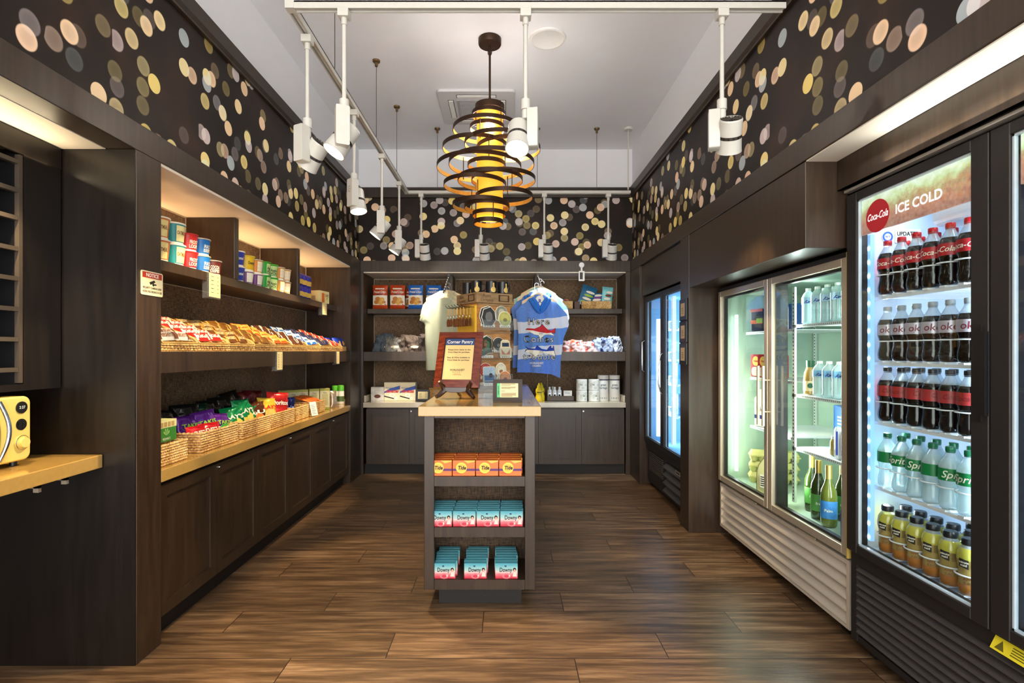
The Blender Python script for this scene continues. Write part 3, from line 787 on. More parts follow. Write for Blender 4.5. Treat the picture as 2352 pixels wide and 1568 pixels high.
def cooler_door(y0, y1, name):
    d = G()
    a, b, z0, z1 = y0, y1, 0.445, 1.972; f = 0.062
    d.box(FX, FX + 0.05, a, a + f, z0, z1).box(FX, FX + 0.05, b - f, b, z0, z1).box(FX, FX + 0.05, a + f, b - f, z0, z0 + 0.036).box(FX, FX + 0.05, a + f, b - f, z1 - 0.036, z1)
    do = wpart('door', d, m_blk2, bc)
    do.modifiers.new('bevel', 'BEVEL').width = 0.002
    loc0 = Vector(bc.location)
    def sub(nm, gg, mt, sm=False):
        o = gg.obj(nm, mt, do, sm); return o
    i0, i1, j0, j1 = a + f, b - f, z0 + 0.036, z1 - 0.036
    sub('glass_pane', box(FX + 0.012, FX + 0.015, i0, i1, j0, j1), m_glass)
    t = 0.006
    sub('gasket', G().box(FX + 0.008, FX + 0.02, i0, i0 + t, j0, j1).box(FX + 0.008, FX + 0.02, i1 - t, i1, j0, j1).box(FX + 0.008, FX + 0.02, i0, i1, j0, j0 + t).box(FX + 0.008, FX + 0.02, i0, i1, j1 - t, j1), m_gask)
    return do, sub
do, sub = cooler_door(1.603, 2.27, 'far')
sub('handle', G().box(FX - 0.012, FX + 0.001, 1.603, 1.622, 1.10, 1.36).box(FX - 0.006, FX + 0.001, 1.622, 1.655, 1.08, 1.38), m_blk)
# illuminated header panel inside the glass
k = NT('ice_drink_print'); o = k.xyz(k.obj())
n1 = k.noise(k.obj(), 14, 5, 0.65); n2 = k.noise(k.obj(), 60, 4)
hz = k.math('DIVIDE', k.math('SUBTRACT', o[2], 1.785), 0.155)
f = k.math('ADD', hz, k.math('MULTIPLY', k.math('SUBTRACT', n1, 0.5), 0.9))
c = k.ramp(f, [(0.0, (118, 34, 20)), (0.35, (150, 66, 36)), (0.55, (150, 120, 60)), (0.72, (176, 196, 140)), (0.95, (214, 226, 214))])
c = k.mix(k.math('MULTIPLY', n2, 0.35), c, (0.9, 0.85, 0.7, 1))
k.put(k.b.inputs['Base Color'], c); k.put(k.b.inputs['Emission Color'], c); k.b.inputs['Emission Strength'].default_value = 0.55; k.b.inputs['Roughness'].default_value = 0.35
m_icep = k.m
def banner(y0, y1):
    b = wpart('header_sign', box(FX + 0.018, FX + 0.026, y0, y1, 1.785, 1.934), m_icep, bc)
    return b
b = banner(1.672, 2.20)
def side_fn(x0): return lambda u, z: (x0, -u, z)          # label plane facing -x, u runs towards the camera
g = G(); poly(g, disc(-2.105, 1.845, 0.066, 36), side_fn(FX + 0.0165)); g.obj('red_disc', M('cola_red', (184, 24, 36), 0.35, emit=0.25), b)
g = G(); add_text(g, 'Coca-Cola', -2.105, 1.845, side_fn(FX + 0.016), size=0.04, shear=0.35, bold=0.0006, width=0.115); g.obj('script_lettering', M('sign_white', (250, 250, 250), 0.4, var=0, emit=0.5), b)
g = G(); add_text(g, 'ICE COLD', -1.90, 1.842, side_fn(FX + 0.0165), size=0.05, bold=0.0012, width=0.215); g.obj('block_lettering', MATS['sign_white'], b)
g = G(); add_text(g, 'UPDATED', 1.725, 1.802, flat(2.2408), size=0.024, bold=0.0008, width=0.095)
s_ = wpart('notice_slip', box(1.67, 1.78, 2.2412, 2.2442, 1.765, 1.822), m_paper, bc)
g.obj('lettering', m_ink, s_)
s_ = wpart('temperature_sticker', G().prism(disc(0, 0, 0.03, 24), -0.001, 0.001), m_paper, bc)
s_.location = Vector((1.638, 2.2425, 1.79)) - Vector(bc.location); s_.scale = (.8, 1, .8)
g = G(); poly(g, disc(0, 0, 0.028, 24), flat(-0.0016)); poly(g, disc(0, 0, 0.018, 24), flat(-0.002), 1); add_text(g, '86°F', 0, 0, flat(-0.0024), 0, size=0.014, bold=0.0004)
g.obj('sticker_print', [M('sticker_blue', (40, 90, 190), 0.5), m_paper], s_)
# second door, mostly out of view
do2, sub2 = cooler_door(0.93, 1.597, 'near')
b2 = banner(1.00, 1.52)
g = G(); poly(g, disc(-1.41, 1.845, 0.066, 36), side_fn(FX + 0.0165)); g.obj('red_disc', MATS['cola_red'], b2)
# led bars
for yb in (2.212, 1.545):
    bo = wpart('led_bar', box(1.535, 1.552, yb - 0.012, yb + 0.012, 0.50, 1.79), m_ledbar, bc)
    g = G()
    for i in range(22):
        z = 0.515 + i * 0.058; g.lathe([(0.0, 0), (0.0062, 0.0), (0.0062, 0.003)], 10, c=(0, 0, 0)); n = len(g.v)
        for j in range(n - 30, n): px, py, pz = g.v[j]; g.v[j] = (1.5345 - pz, yb + px, z + py)
    g.obj('led_dots', m_led, bo)
lamp('cooler_light', 'AREA', (1.60, 2.20, 1.15), 3.6, COOL, 0.03, 1.25, aim=(1.85, 1.7, 1.15))
lamp('cooler_light', 'AREA', (1.60, 1.62, 1.15), 4.2, COOL, 0.03, 1.25, aim=(1.85, 2.1, 1.15))
lamp('cooler_light', 'AREA', (1.60, 1.50, 1.15), 1.5, COOL, 0.03, 1.25, aim=(1.85, 1.1, 1.15))
lamp('cooler_light', 'AREA', (1.66, 1.93, 1.93), 2, COOL, 0.5, 0.04, aim=(1.75, 1.93, 0))
# shelves with one bottle lane guide per column
LANEY = [2.165 - i * 0.0765 for i in range(6)]
SHZ = [1.53, 1.257, 1.008, 0.735, 0.468]
def wire_shelf(z, parent, x0=1.56, x1=2.15, y0=1.62, y1=2.235, lanes=True, root=None):
    root = root or bc
    g = G()
    g.box(x0, x0 + 0.012, y0, y1, z - 0.016, z - 0.004)
    for i in range(12): g.box(x0 + 0.012, x1, y0 + 0.02 + i * (y1 - y0 - 0.04) / 11, y0 + 0.024 + i * (y1 - y0 - 0.04) / 11, z - 0.008, z - 0.004)
    g.box(x1 - 0.01, x1, y0, y1, z - 0.014, z - 0.004)
    so = wpart('shelf', g, m_wire, root)
    return so
for z in SHZ[:4]:
    so = wire_shelf(z, bc)
for si, z in enumerate(SHZ):
    for y in LANEY:
        hz = z + (0.083 if si != 4 else 0.072)
        rr = 0.0375
        g = G().tube([(1.58 - rr * math.cos(t), y + rr * math.sin(t), hz) for t in [(-80 + 16 * i) * math.pi / 180 for i in range(11)]], 0.0028, 6)
        g.box(1.552, 1.60, y - 0.012, y + 0.012, z - 0.004, z + 0.003)
        g.box(1.5865, 1.5885, y - 0.0385, y - 0.0365, z, hz)
        wpart('bottle_guide', g, m_wire, bc, True)
# lower grille
g = G(); g.box(1.50, 1.535, 0.93, 2.27, 0.39, 0.435).box(1.50, 1.53, 2.235, 2.27, 0.06, 0.39).box(1.50, 1.53, 0.93, 0.96, 0.06, 0.39).box(1.505, 1.53, 0.96, 2.235, 0.06, 0.085).box(1.527, 1.533, 0.96, 2.235, 0.085, 0.39)
wpart('lower_panel', g, m_blk2, bc)
for i in range(9):
    z = 0.10 + i * 0.033
    g = G(); g.add([(1.497, 0.96, z), (1.497, 2.235, z), (1.525, 2.235, z + 0.018), (1.525, 0.96, z + 0.018), (1.499, 0.96, z + 0.004), (1.499, 2.235, z + 0.004), (1.526, 2.235, z + 0.022), (1.526, 0.96, z + 0.022)],
          [(0, 1, 2, 3), (7, 6, 5, 4), (0, 4, 5, 1), (3, 2, 6, 7), (0, 3, 7, 4), (1, 5, 6, 2)])
    wpart('grille_slat', g, M('slat_black', (62, 58, 56), 0.45, var=0.2, scale=300), bc)
g = G().box(1.488, 1.4995, 1.47, 1.60, 0.415, 0.445); w = wpart('warning_label', G().add([(1.481, 1.40, 0.395), (1.481, 1.60, 0.395), (1.50, 1.60, 0.432), (1.50, 1.40, 0.432), (1.483, 1.40, 0.394), (1.483, 1.60, 0.394), (1.502, 1.60, 0.431), (1.502, 1.40, 0.431)], [(0, 3, 2, 1), (4, 5, 6, 7), (0, 1, 5, 4), (3, 7, 6, 2), (0, 4, 7, 3), (1, 2, 6, 5)]), M('warning_yellow', (222, 206, 40), 0.5, var=0.03), bc)
g = G(); fn = lambda u, z: (1.4805 + z * 0.019, 1.60 - u, 0.3955 + z * 0.037)
g.add([fn(0.012, 0.15), fn(0.042, 0.15), fn(0.027, 0.85)], [(0, 1, 2)])
for q in range(4): g.add([fn(0.06, 0.2 + q * 0.18), fn(0.16 - 0.02 * (q % 2), 0.2 + q * 0.18), fn(0.16 - 0.02 * (q % 2), 0.28 + q * 0.18), fn(0.06, 0.28 + q * 0.18)], [(0, 1, 2, 3)])
g.obj('warning_print', M('olive_ink', (96, 88, 16), 0.6, var=0), w)
wpart('foot', box(1.56, 1.60, 2.2, 2.24, 0.0, 0.03), m_blk, bc); wpart('foot', box(1.56, 1.60, 0.96, 1.0, 0.0, 0.03), m_blk, bc)
wpart('foot', box(2.1, 2.14, 2.2, 2.24, 0.0, 0.03), m_blk, bc)

# ------------------------------------------------------------------ bottles
m_cola = M('dark_cola', (12, 5, 4), 0.12, var=0.0, coat=0.3)
m_pet = glassy('clear_bottle_plastic', (226, 236, 244), 0.62, 0.08, 1.5)
m_pet2 = glassy('clear_filled_bottle', (226, 240, 242), 0.6, 0.06, 1.6)
def contour(h, r, fill=0.76):
    """contoured soda bottle profile; returns profile and index where the liquid ends"""
    p = [(0.55, 0.0), (0.82, 0.012), (0.95, 0.05), (0.98, 0.12), (0.92, 0.19), (0.82, 0.27), (0.80, 0.35), (0.90, 0.42), (1.0, 0.47), (1.0, 0.66), (0.95, 0.70), (0.80, 0.76), (0.60, 0.82), (0.44, 0.87), (0.37, 0.90), (0.37, 0.93)]
    return [(a * r, b * h) for a, b in p]
def soda(name, liquid, labelmat, capmat, words, wordmat, capname='cap', wsize=0.03, wshear=0.3, ang=0.0, h=0.222, r=0.0355, extra=None, fill=12, shell=None):
    root = empty(name); 
    pr = contour(h, r)
    # base lobes are suggested by a fluted foot
    g = G(); n = 24
    g.lathe(pr, n, ms=[0 if i < fill - 1 else 1 for i in range(len(pr) - 1)], cap=True)
    for i in range(n * 3):
        x, y, z = g.v[i]; a = math.atan2(y, x); kf = 1 - 0.10 * (0.5 + 0.5 * math.cos(5 * a)) * (1 - (i // n) / 3.0); g.v[i] = (x * kf, y * kf, z)
    g.obj('bottle_body', [liquid, shell or m_pet], root, True, ang=60)
    z0, z1 = 0.47 * h, 0.665 * h
    lb = G().lathe([(r + 0.0006, z0), (r + 0.0006, z1)], 28, cap=False).obj('label', labelmat, root, True)
    g = G(); add_text(g, words, 0, (z0 + z1) / 2, round_(r + 0.0012, ang), size=wsize, shear=wshear, bold=0.0003)
    if extra: extra(g, z0, z1, r)
    g.obj('label_lettering', wordmat, lb)
    G().lathe([(0.0148, 0.925 * h), (0.0152, 0.93 * h), (0.0152, 0.99 * h), (0.0135, h), (0, h)], 20).obj(capname, capmat, root, True)
    G().lathe([(0.0145, 0.905 * h), (0.0145, 0.918 * h)], 18).obj('neck_ring', capmat, root, True)
    return Proto(root)
m_colalab = M('cola_label_red', (176, 26, 38), 0.4); m_capred = M('cap_red', (190, 20, 34), 0.35, var=0)
m_silver = M('silver_label', (190, 184, 196), 0.35, 0.3); m_capgrey = M('cap_grey', (150, 158, 164), 0.35, var=0)
m_capblk = M('cap_black', (24, 26, 30), 0.35, var=0); m_green = M('lime_soda_green', (10, 122, 62), 0.4); m_capgrn = M('cap_green', (8, 104, 66), 0.35, var=0)
m_dred = M('dark_red_lettering', (120, 24, 44), 0.4, var=0); m_zero = M('cherry_label', (168, 44, 46), 0.4, var=0.15, scale=20)
def pz(proto, rz): return proto
cola = soda('cola_bottle', m_cola, m_colalab, m_capred, 'Coca-Cola', m_ivory, ang=-0.3, wsize=0.026)
diet = soda('diet_cola_bottle', m_cola, m_silver, m_capgrey, 'oke', m_dred, ang=-0.2, wsize=0.036, wshear=0.1)
zero = soda('black_capped_cola_bottle', m_cola, m_zero, m_capblk, 'Coca-Cola', M('dim_red_lettering', (120, 20, 30), 0.4, var=0), ang=-0.3, wsize=0.024)
lime = soda('green_label_soda_bottle', m_pet2, m_green, m_capgrn, 'Sprite', m_ivory, ang=-0.2, wsize=0.036, fill=13)
POSW = ['farthest', 'second farthest', 'third farthest', 'third nearest', 'second nearest', 'nearest']
def stock(proto, z, noun, shelf, cat='bottle', rows=2, rot=(0,)):
    for rI in range(rows):
        for i, y in enumerate(LANEY):
            if rI and i == 5 and noun.startswith('diet'): continue
            lab = f'{noun} {POSW[i]} from camera, ' + ('front row of ' if rI == 0 else 'behind the front row on ') + shelf
            proto.put((1.582 + rI * 0.078, y + (0.002 if rI else 0), z + 0.0035), R(-42 + rot[i % len(rot)]), lab, cat, f'{noun}s in the cooler')
stock(cola, SHZ[0], 'red-capped cola bottle', 'top shelf', rot=(20, -30, 0, 25, -50, -8))
stock(diet, SHZ[1], 'silver-label diet cola bottle', 'second shelf', rot=(12, 8, 14, 10, 6, 12), rows=1)
stock(zero, SHZ[2], 'black-capped cola bottle', 'third shelf', rot=(70, 10, 80, 90, 60, 20))
stock(lime, SHZ[3], 'green-capped soda bottle', 'fourth shelf', rot=(90, -10, 30, 100, 35, -6))
# juice bottles
jr = empty('juice_bottle')
m_juice = M('pale_green_juice', (188, 182, 74), 0.15, var=0.05, coat=0.5); m_juice2 = M('amber_juice', (176, 112, 50), 0.15, var=0.1, coat=0.5)
pj = [(0.024, 0), (0.031, 0.006), (0.032, 0.03), (0.030, 0.06), (0.030, 0.085), (0.034, 0.10), (0.0355, 0.125), (0.033, 0.145), (0.025, 0.158), (0.0205, 0.164), (0.0205, 0.17)]
G().lathe(pj, 24, ms=[1, 1, 1, 0, 0, 0, 0, 0, 2, 2]).obj('bottle_body', [m_juice, m_juice2, m_pet], jr, True, ang=60)
lb = G().lathe([(0.0315, 0.035), (0.0315, 0.055), (0.0308, 0.085), (0.0352, 0.105), (0.0362, 0.12)], 24, cap=False).obj('label', glassy('clear_label', (214, 190, 120), 0.55), jr, True)
g = G(); fn = round_(0.0375, 0.0)
poly(g, [(-0.03, 0.098), (-0.002, 0.092), (-0.002, 0.122), (-0.03, 0.126)], fn, 0, 3); add_text(g, 'minute\nmaid', -0.016, 0.109, round_(0.038), 1, size=0.010, bold=0.0003)
for q in range(6): poly(g, rect(0.004, 0.026 - 0.004 * (q % 2), 0.094 + q * 0.005, 0.0955 + q * 0.005), fn, 0, 2)
add_text(g, 'APPLE\nJUICE', 0.0, 0.05, round_(0.0325), 2, size=0.013, bold=0.0003)
g.obj('label_lettering', [m_ink, m_ivory, M('brown_ink', (128, 74, 34), 0.5, var=0)], lb)
G().lathe([(0.0215, 0.168), (0.022, 0.17), (0.022, 0.186), (0.020, 0.19), (0, 0.19)], 24).obj('cap', m_capblk, jr, True)
jp = Proto(jr)
for rI, cols in ((0, range(6)), (1, range(6)), (2, (3,))):
    for i in cols:
        jp.put((1.582 + rI * 0.075, LANEY[i], SHZ[4] + 0.0035), R(-42), f'apple juice bottle {POSW[i]} from camera, ' + ('front row of bottom shelf' if rI == 0 else 'behind the front row on bottom shelf' if rI == 1 else 'third row back on bottom shelf'), 'bottle', 'apple juice bottles on the cooler floor')
# ------------------------------------------------------------------ steel two-door fridge
rf = empty('glass_door_refrigerator', (1.85, 3.0, 0))
tag(rf, 'stainless steel refrigerator with two glass doors beside the cola cooler', 'refrigerator')
m_grnl = M('pale_green_liner', (186, 212, 194), 0.35, var=0.01)
m_slot = M('slotted_standard', (220, 232, 226), 0.35, var=0)
RX = 1.50; RY0, RY1 = 2.300, 3.690
g = G()
g.box(1.55, 2.2, RY0, RY0 + 0.02, 0.04, 1.74).box(1.55, 2.2, RY1 - 0.02, RY1, 0.04, 1.74).box(1.55, 2.2, RY0 + 0.02, RY1 - 0.02, 1.705, 1.74).box(1.55, 2.2, RY0 + 0.02, RY1 - 0.02, 0.04, 0.40).box(2.18, 2.2, RY0 + 0.02, RY1 - 0.02, 0.40, 1.705)
wpart('cabinet', g, m_blk2, rf)
g = G().box(1.555, 2.17, RY0 + 0.0205, RY0 + 0.03, 0.415, 1.70).box(1.555, 2.17, RY1 - 0.03, RY1 - 0.0205, 0.415, 1.70)
g.box(1.555, 2.179, RY0 + 0.03, RY1 - 0.03, 1.69, 1.7045).box(1.555, 2.179, RY0 + 0.03, RY1 - 0.03, 0.4005, 0.415).box(2.16, 2.179, RY0 + 0.03, RY1 - 0.03, 0.415, 1.69)
wpart('liner', g, m_grnl, rf)
YM = 2.995
wpart('mullion', G().box(1.552, 1.60, YM - 0.03, YM + 0.03, 0.40, 1.70), m_blk2, rf)
def std(y, x, name='shelf_standard'):
    g = G().box(x, x + 0.012, y - 0.013, y + 0.013, 0.45, 1.66, 0)
    for i in range(56): g.box(x - 0.0006, x, y - 0.004, y + 0.004, 0.465 + i * 0.021, 0.474 + i * 0.021, 1)
    wpart(name, g, [m_slot, m_ink], rf)
for y, x in ((YM - 0.05, 1.62), (YM - 0.06, 2.145), (RY1 - 0.06, 2.145), (YM + 0.06, 2.145), (RY0 + 0.05, 2.145)): std(y, x)
def fdoor(a, b, hand):
    z0, z1, f = 0.395, 1.715, 0.038; g = G()
    g.box(RX, RX + 0.045, a, a + f, z0, z1).box(RX, RX + 0.045, b - f, b, z0, z1).box(RX, RX + 0.045, a + f, b - f, z0, z0 + f).box(RX, RX + 0.045, a + f, b - f, z1 - f, z1)
    d = wpart('door', g, m_steel, rf, bevel=0.003)
    i0, i1, j0, j1 = a + f, b - f, z0 + f, z1 - f
    g = G().box(RX + 0.02, RX + 0.044, i0, i0 + 0.014, j0, j1).box(RX + 0.02, RX + 0.044, i1 - 0.014, i1, j0, j1).box(RX + 0.02, RX + 0.044, i0, i1, j0, j0 + 0.014).box(RX + 0.02, RX + 0.044, i0, i1, j1 - 0.014, j1)
    g.obj('inner_frame', m_blk, d)
    box(RX + 0.014, RX + 0.018, i0, i1, j0, j1).obj('glass_pane', m_glass, d)
    yh = hand
    g = G().box(RX - 0.045, RX - 0.033, yh - 0.006, yh + 0.006, 0.875, 1.215)
    for z in (0.955, 1.135): g.cyl((RX - 0.034, yh, z), (RX + 0.001, yh, z), 0.004, n=8)
    g.obj('handle', m_steel, d)
    return d
fdoor(RY0, YM - 0.006, YM - 0.028); fdoor(YM + 0.006, RY1, YM + 0.032)
wpart('top_rail', box(RX + 0.004, 1.552, RY0, RY1, 1.716, 1.738), m_blk2, rf)
wpart('corner_trim', box(RX - 0.003, RX + 0.05, RY0 - 0.008, RY0 - 0.001, 0.39, 1.735), M('brass_tinted_trim', (206, 176, 92), 0.4, 0.2, var=0.05), rf)
g = G().box(1.512, 1.55, RY0, RY0 + 0.02, 0.07, 0.375).box(1.512, 1.55, RY1 - 0.02, RY1, 0.07, 0.375).box(1.512, 1.55, RY0 + 0.02, RY1 - 0.02, 0.355, 0.375).box(1.512, 1.55, RY0 + 0.02, RY1 - 0.02, 0.07, 0.085).box(1.543, 1.549, RY0 + 0.02, RY1 - 0.02, 0.085, 0.355)
wpart('lower_panel', g, m_steelh, rf)
for i in range(5):
    z = 0.088 + i * 0.054
    g = G().add([(1.511, RY0 + 0.021, z), (1.511, RY1 - 0.021, z), (1.541, RY1 - 0.021, z + 0.042), (1.541, RY0 + 0.021, z + 0.042), (1.513, RY0 + 0.021, z + 0.006), (1.513, RY1 - 0.021, z + 0.006), (1.542, RY1 - 0.021, z + 0.046), (1.542, RY0 + 0.021, z + 0.046)],
          [(0, 1, 2, 3), (7, 6, 5, 4), (0, 4, 5, 1), (3, 2, 6, 7), (0, 3, 7, 4), (1, 5, 6, 2)])
    wpart('grille_slat', g, m_steelh, rf)
for y in (2.55, 3.15): wpart('door_track', box(1.506, 1.513, y, y + 0.16, 0.377, 0.386), m_steel, rf)
wpart('foot', box(1.58, 2.15, RY0 + 0.1, RY0 + 0.16, 0, 0.04), m_blk, rf); wpart('foot', box(1.58, 2.15, RY1 - 0.16, RY1 - 0.1, 0, 0.04), m_blk, rf)
def shelf2(z, y0, y1, x0=1.62):
    g = G().box(x0, x0 + 0.008, y0, y1, z - 0.018, z - 0.001, 0).box(x0 + 0.008, 2.14, y0, y1, z - 0.007, z - 0.003, 0)
    for i in range(int((y1 - y0) / 0.016)): g.box(x0 - 0.0008, x0, y0 + 0.004 + i * 0.016, y0 + 0.011 + i * 0.016, z - 0.012, z - 0.006, 1)
    wpart('shelf', g, [m_wire, M('shelf_slot_grey', (96, 110, 104), 0.5, var=0)], rf)
for z in (1.448, 1.061, 0.763): shelf2(z, RY0 + 0.035, YM - 0.035)
for z in (1.43, 1.126, 0.80): shelf2(z, YM + 0.035, RY1 - 0.14 if z != 1.43 else RY1 - 0.08, 1.66)
m_tube = M('fridge_tube_light', (240, 255, 248), 0.3, var=0, emit=2.6)
tb = wpart('light_tube', G().cyl((1.60, RY1 - 0.065, 0.47), (1.60, RY1 - 0.065, 1.55), 0.011, n=14), m_tube, rf, True)
lamp('fridge_light', 'AREA', (1.585, RY1 - 0.09, 1.05), 1.3, (0.88, 1.0, 0.93), 0.03, 1.1, aim=(1.95, 3.2, 1.05))
lamp('fridge_light', 'AREA', (1.62, YM - 0.08, 1.1), 6, (0.88, 1.0, 0.92), 0.03, 1.1, aim=(1.9, 2.55, 1.1))
lamp('fridge_light', 'AREA', (1.62, RY0 + 0.06, 1.1), 6, (0.88, 1.0, 0.92), 0.03, 1.1, aim=(1.9, 2.8, 1.1))
lamp('fridge_light', 'AREA', (1.62, YM + 0.08, 0.8), 2, (0.95, 1.0, 0.80), 0.03, 0.7, aim=(1.9, 3.4, 0.7))

# water bottles
def water(name, h, r, band, capmat=None):
    w = empty(name); k = h / 0.2
    p = [(r * .8, 0), (r, .008 * k)]
    for i in range(9): p += [(r * (0.96 if i % 2 else 1.0), (.02 + i * .011) * k)]
    p += [(r, .125 * k), (r, .15 * k), (r * .8, .168 * k), (r * .42, .182 * k), (r * .38, .188 * k)]
    G().lathe(p, 20, 0).obj('bottle_body', m_pet2, w, True, ang=70)
    lb = G().lathe([(r + .0008, .112 * k), (r + .0008, .148 * k)], 20, cap=False).obj('label', band, w, True)
    g = G(); pts = [(-.02, .116 * k), (.02, .116 * k), (.012, .128 * k), (.004, .122 * k), (-.006, .134 * k), (-.014, .124 * k)]
    poly(g, pts, round_(r + .0014), 0, 1); g.obj('mountain_print', M('deep_blue_print', (24, 58, 140), 0.4, var=0), lb)
    G().lathe([(.0135, .186 * k), (.0135, .199 * k), (.012, .2 * k), (0, .2 * k)], 16).obj('cap', capmat or m_plwht, w, True)
    return Proto(w)
m_wlab = M('water_label', (176, 206, 232), 0.4, var=0.08)
wt = water('water_bottle', 0.195, 0.033, m_wlab)
for i in range(5):
    wt.put((1.665 + 0.0, 2.875 - i * 0.085, 1.449), R(-35), f'clear water bottle {["farthest", "second farthest", "middle", "second nearest", "nearest"][i]} on the top shelf of the steel refrigerator', 'bottle', 'water bottles in the steel refrigerator')
for i in range(5):
    wt.put((1.745, 2.86 - i * 0.085, 1.449), R(-20), f'water bottle in the back row, top shelf of the steel refrigerator, {["farthest", "second farthest", "middle", "second nearest", "nearest"][i]}', 'bottle', 'water bottles in the steel refrigerator')
wt2 = water('blue_label_water_bottle', 0.185, 0.034, M('blue_white_label', (120, 170, 224), 0.4, var=0.3, scale=40))
for i in range(4):
    wt2.put((1.668, 2.775 - i * 0.082, 1.062), R(-35), f'blue-label water bottle on the middle shelf, {["farthest", "second farthest", "second nearest", "nearest"][i]} one', 'bottle', 'blue-label water bottles on the middle shelf')
cf = empty('coffee_drink_bottle'); m_cof = M('milky_coffee', (150, 120, 62), 0.2, coat=0.5)
G().lathe([(.028, 0), (.033, .005), (.034, .08), (.03, .12), (.019, .15), (.017, .17)], 22).obj('bottle_body', m_cof, cf, True)
lb = G().lathe([(.0346, .02), (.0346, .075)], 22, cap=False).obj('label', M('coffee_label', (206, 190, 150), 0.5), cf, True)
g = G(); poly(g, disc(0, .05, .014, 16), round_(.0352), 0, 1); g.obj('green_roundel', M('roundel_green', (20, 84, 56), 0.5, var=0), lb)
G().lathe([(.020, .15), (.021, .17), (.021, .186), (0, .186)], 18).obj('cap', M('green_cap', (24, 74, 44), 0.4), cf, True)
cfp = Proto(cf)
cfp.put((1.672, 2.87, 1.062), R(-30), 'tan coffee drink bottle with green cap beside the blue-label water', 'bottle')
# milk carton
def gable(name, w, h, body, label, loc, rz):
    c = empty(name); t = h * .76
    g = G().box(-w / 2, w / 2, -w / 2, w / 2, 0, t)
    vs = [(-w / 2, -w / 2, t), (w / 2, -w / 2, t), (w / 2, w / 2, t), (-w / 2, w / 2, t), (0, -w / 2 + .004, h * .9), (0, w / 2 - .004, h * .9)]
    g.add(vs, [(0, 1, 4), (2, 3, 5), (1, 2, 5, 4), (3, 0, 4, 5)]); g.box(-.003, .003, -w / 2, w / 2, h * .88, h)
    g.obj('carton', body, c)
    G().cyl((.02, 0, h * .82), (.03, 0, h * .93), .014, n=14).obj('screw_cap', m_plwht, c, True)
    return c
mc = gable('milk_carton', 0.095, 0.245, m_paper, '', None, 0)
g = G().box(-.0476, .0476, -.0478, -.0474, .05, .075, 0); 
for q in range(9): g.box(.0475, .0479, -.035, .03 - .01 * (q % 3), .05 + q * .014, .055 + q * .014, 1)
add_text(g, 'MILK', 0, .12, flat(-.0478), 0, size=.03)
g.obj('carton_print', [m_navy, m_ink], mc)
Proto(mc).put((1.73, 3.48, 0.801), R(-70), 'white milk carton with screw cap on the lower left refrigerator shelf', 'carton')
bg = empty('cereal_bag'); tag(bg, 'small patterned snack bag beside the white milk carton', 'bag')
g = G().grid(lambda u, v: (-.06 + .12 * u, -.03 * math.sin(math.pi * u) * math.sin(math.pi * min(1, v * 1.2)), .16 * v), 8, 8); g.grid(lambda u, v: (.06 - .12 * u, .03 * math.sin(math.pi * u) * math.sin(math.pi * min(1, v * 1.2)), .16 * v), 8, 8)
g.obj('pouch', M('speckled_bag', (170, 150, 130), 0.4, var=0.4, scale=90), bg, True); bg.location = (1.73, 3.33, 0.802); bg.rotation_euler = (0, R(12), R(-80))
# egg cartons
eg = empty('egg_carton'); m_eggc = M('foam_egg_carton', (226, 222, 140), 0.45, var=0.04)
g = G()
for i in range(6):
    for j in range(2):
        g.lathe([(.014, 0.0), (.021, .014), (.0245, .038)], 10, c=(-.125 + i * .05, -.026 + j * .052, 0))
g.box(-.152, .152, -.054, .054, .034, .040); g.obj('tray', m_eggc, eg, True, ang=30)
g = G(); vs = [(-.15, -.052, .041), (.15, -.052, .041), (.15, .052, .041), (-.15, .052, .041), (-.135, -.036, .07), (.135, -.036, .07), (.135, .036, .07), (-.135, .036, .07)]
g.add(vs, [(0, 1, 5, 4), (1, 2, 6, 5), (2, 3, 7, 6), (3, 0, 4, 7), (4, 5, 6, 7)]); g.obj('lid', m_eggc, eg, bevel=.004)
ep = Proto(eg)
ep.put((1.80, 3.52, 0.416), R(-20), 'pale yellow foam egg carton at the bottom of the stack', 'egg carton', 'egg cartons on the refrigerator floor')
ep.put((1.80, 3.515, 0.488), R(-24), 'pale yellow foam egg carton in the middle of the stack', 'egg carton', 'egg cartons on the refrigerator floor')
ep.put((1.80, 3.51, 0.560), R(-18), 'pale yellow foam egg carton on top of the stack', 'egg carton', 'egg cartons on the refrigerator floor')
mj = empty('milk_jug'); m_jug = M('frosted_milk_jug', (222, 216, 160), 0.3, var=0.02)
g = G().prism([(-.065, 0), (.065, 0), (.068, .02), (.068, .15), (.05, .19), (.02, .23), (.016, .25), (-.016, .25), (-.02, .23), (-.055, .18), (-.068, .13), (-.068, .02)], -.06, .06)
g.obj('jug', m_jug, mj, True, .012)
G().tube([(.02, -.062, .21), (.055, -.066, .17), (.06, -.066, .12), (.045, -.062, .09)], .008, 8).obj('handle', m_jug, mj, True)
G().cyl((0, 0, .25), (0, 0, .265), .018, n=16).obj('cap', m_red, mj, True)
g = G().box(-.03, .03, -.0715, -.0708, .045, .125, 0)
for q in range(5): g.box(-.026, .024, -.0719, -.0715, .055 + q * .013, .061 + q * .013, 1)
g.obj('label', [m_paper, m_ink], mj)
Proto(mj).put((1.645, 3.235, 0.416), R(-60), 'frosted milk jug standing in front of the egg cartons', 'jug')
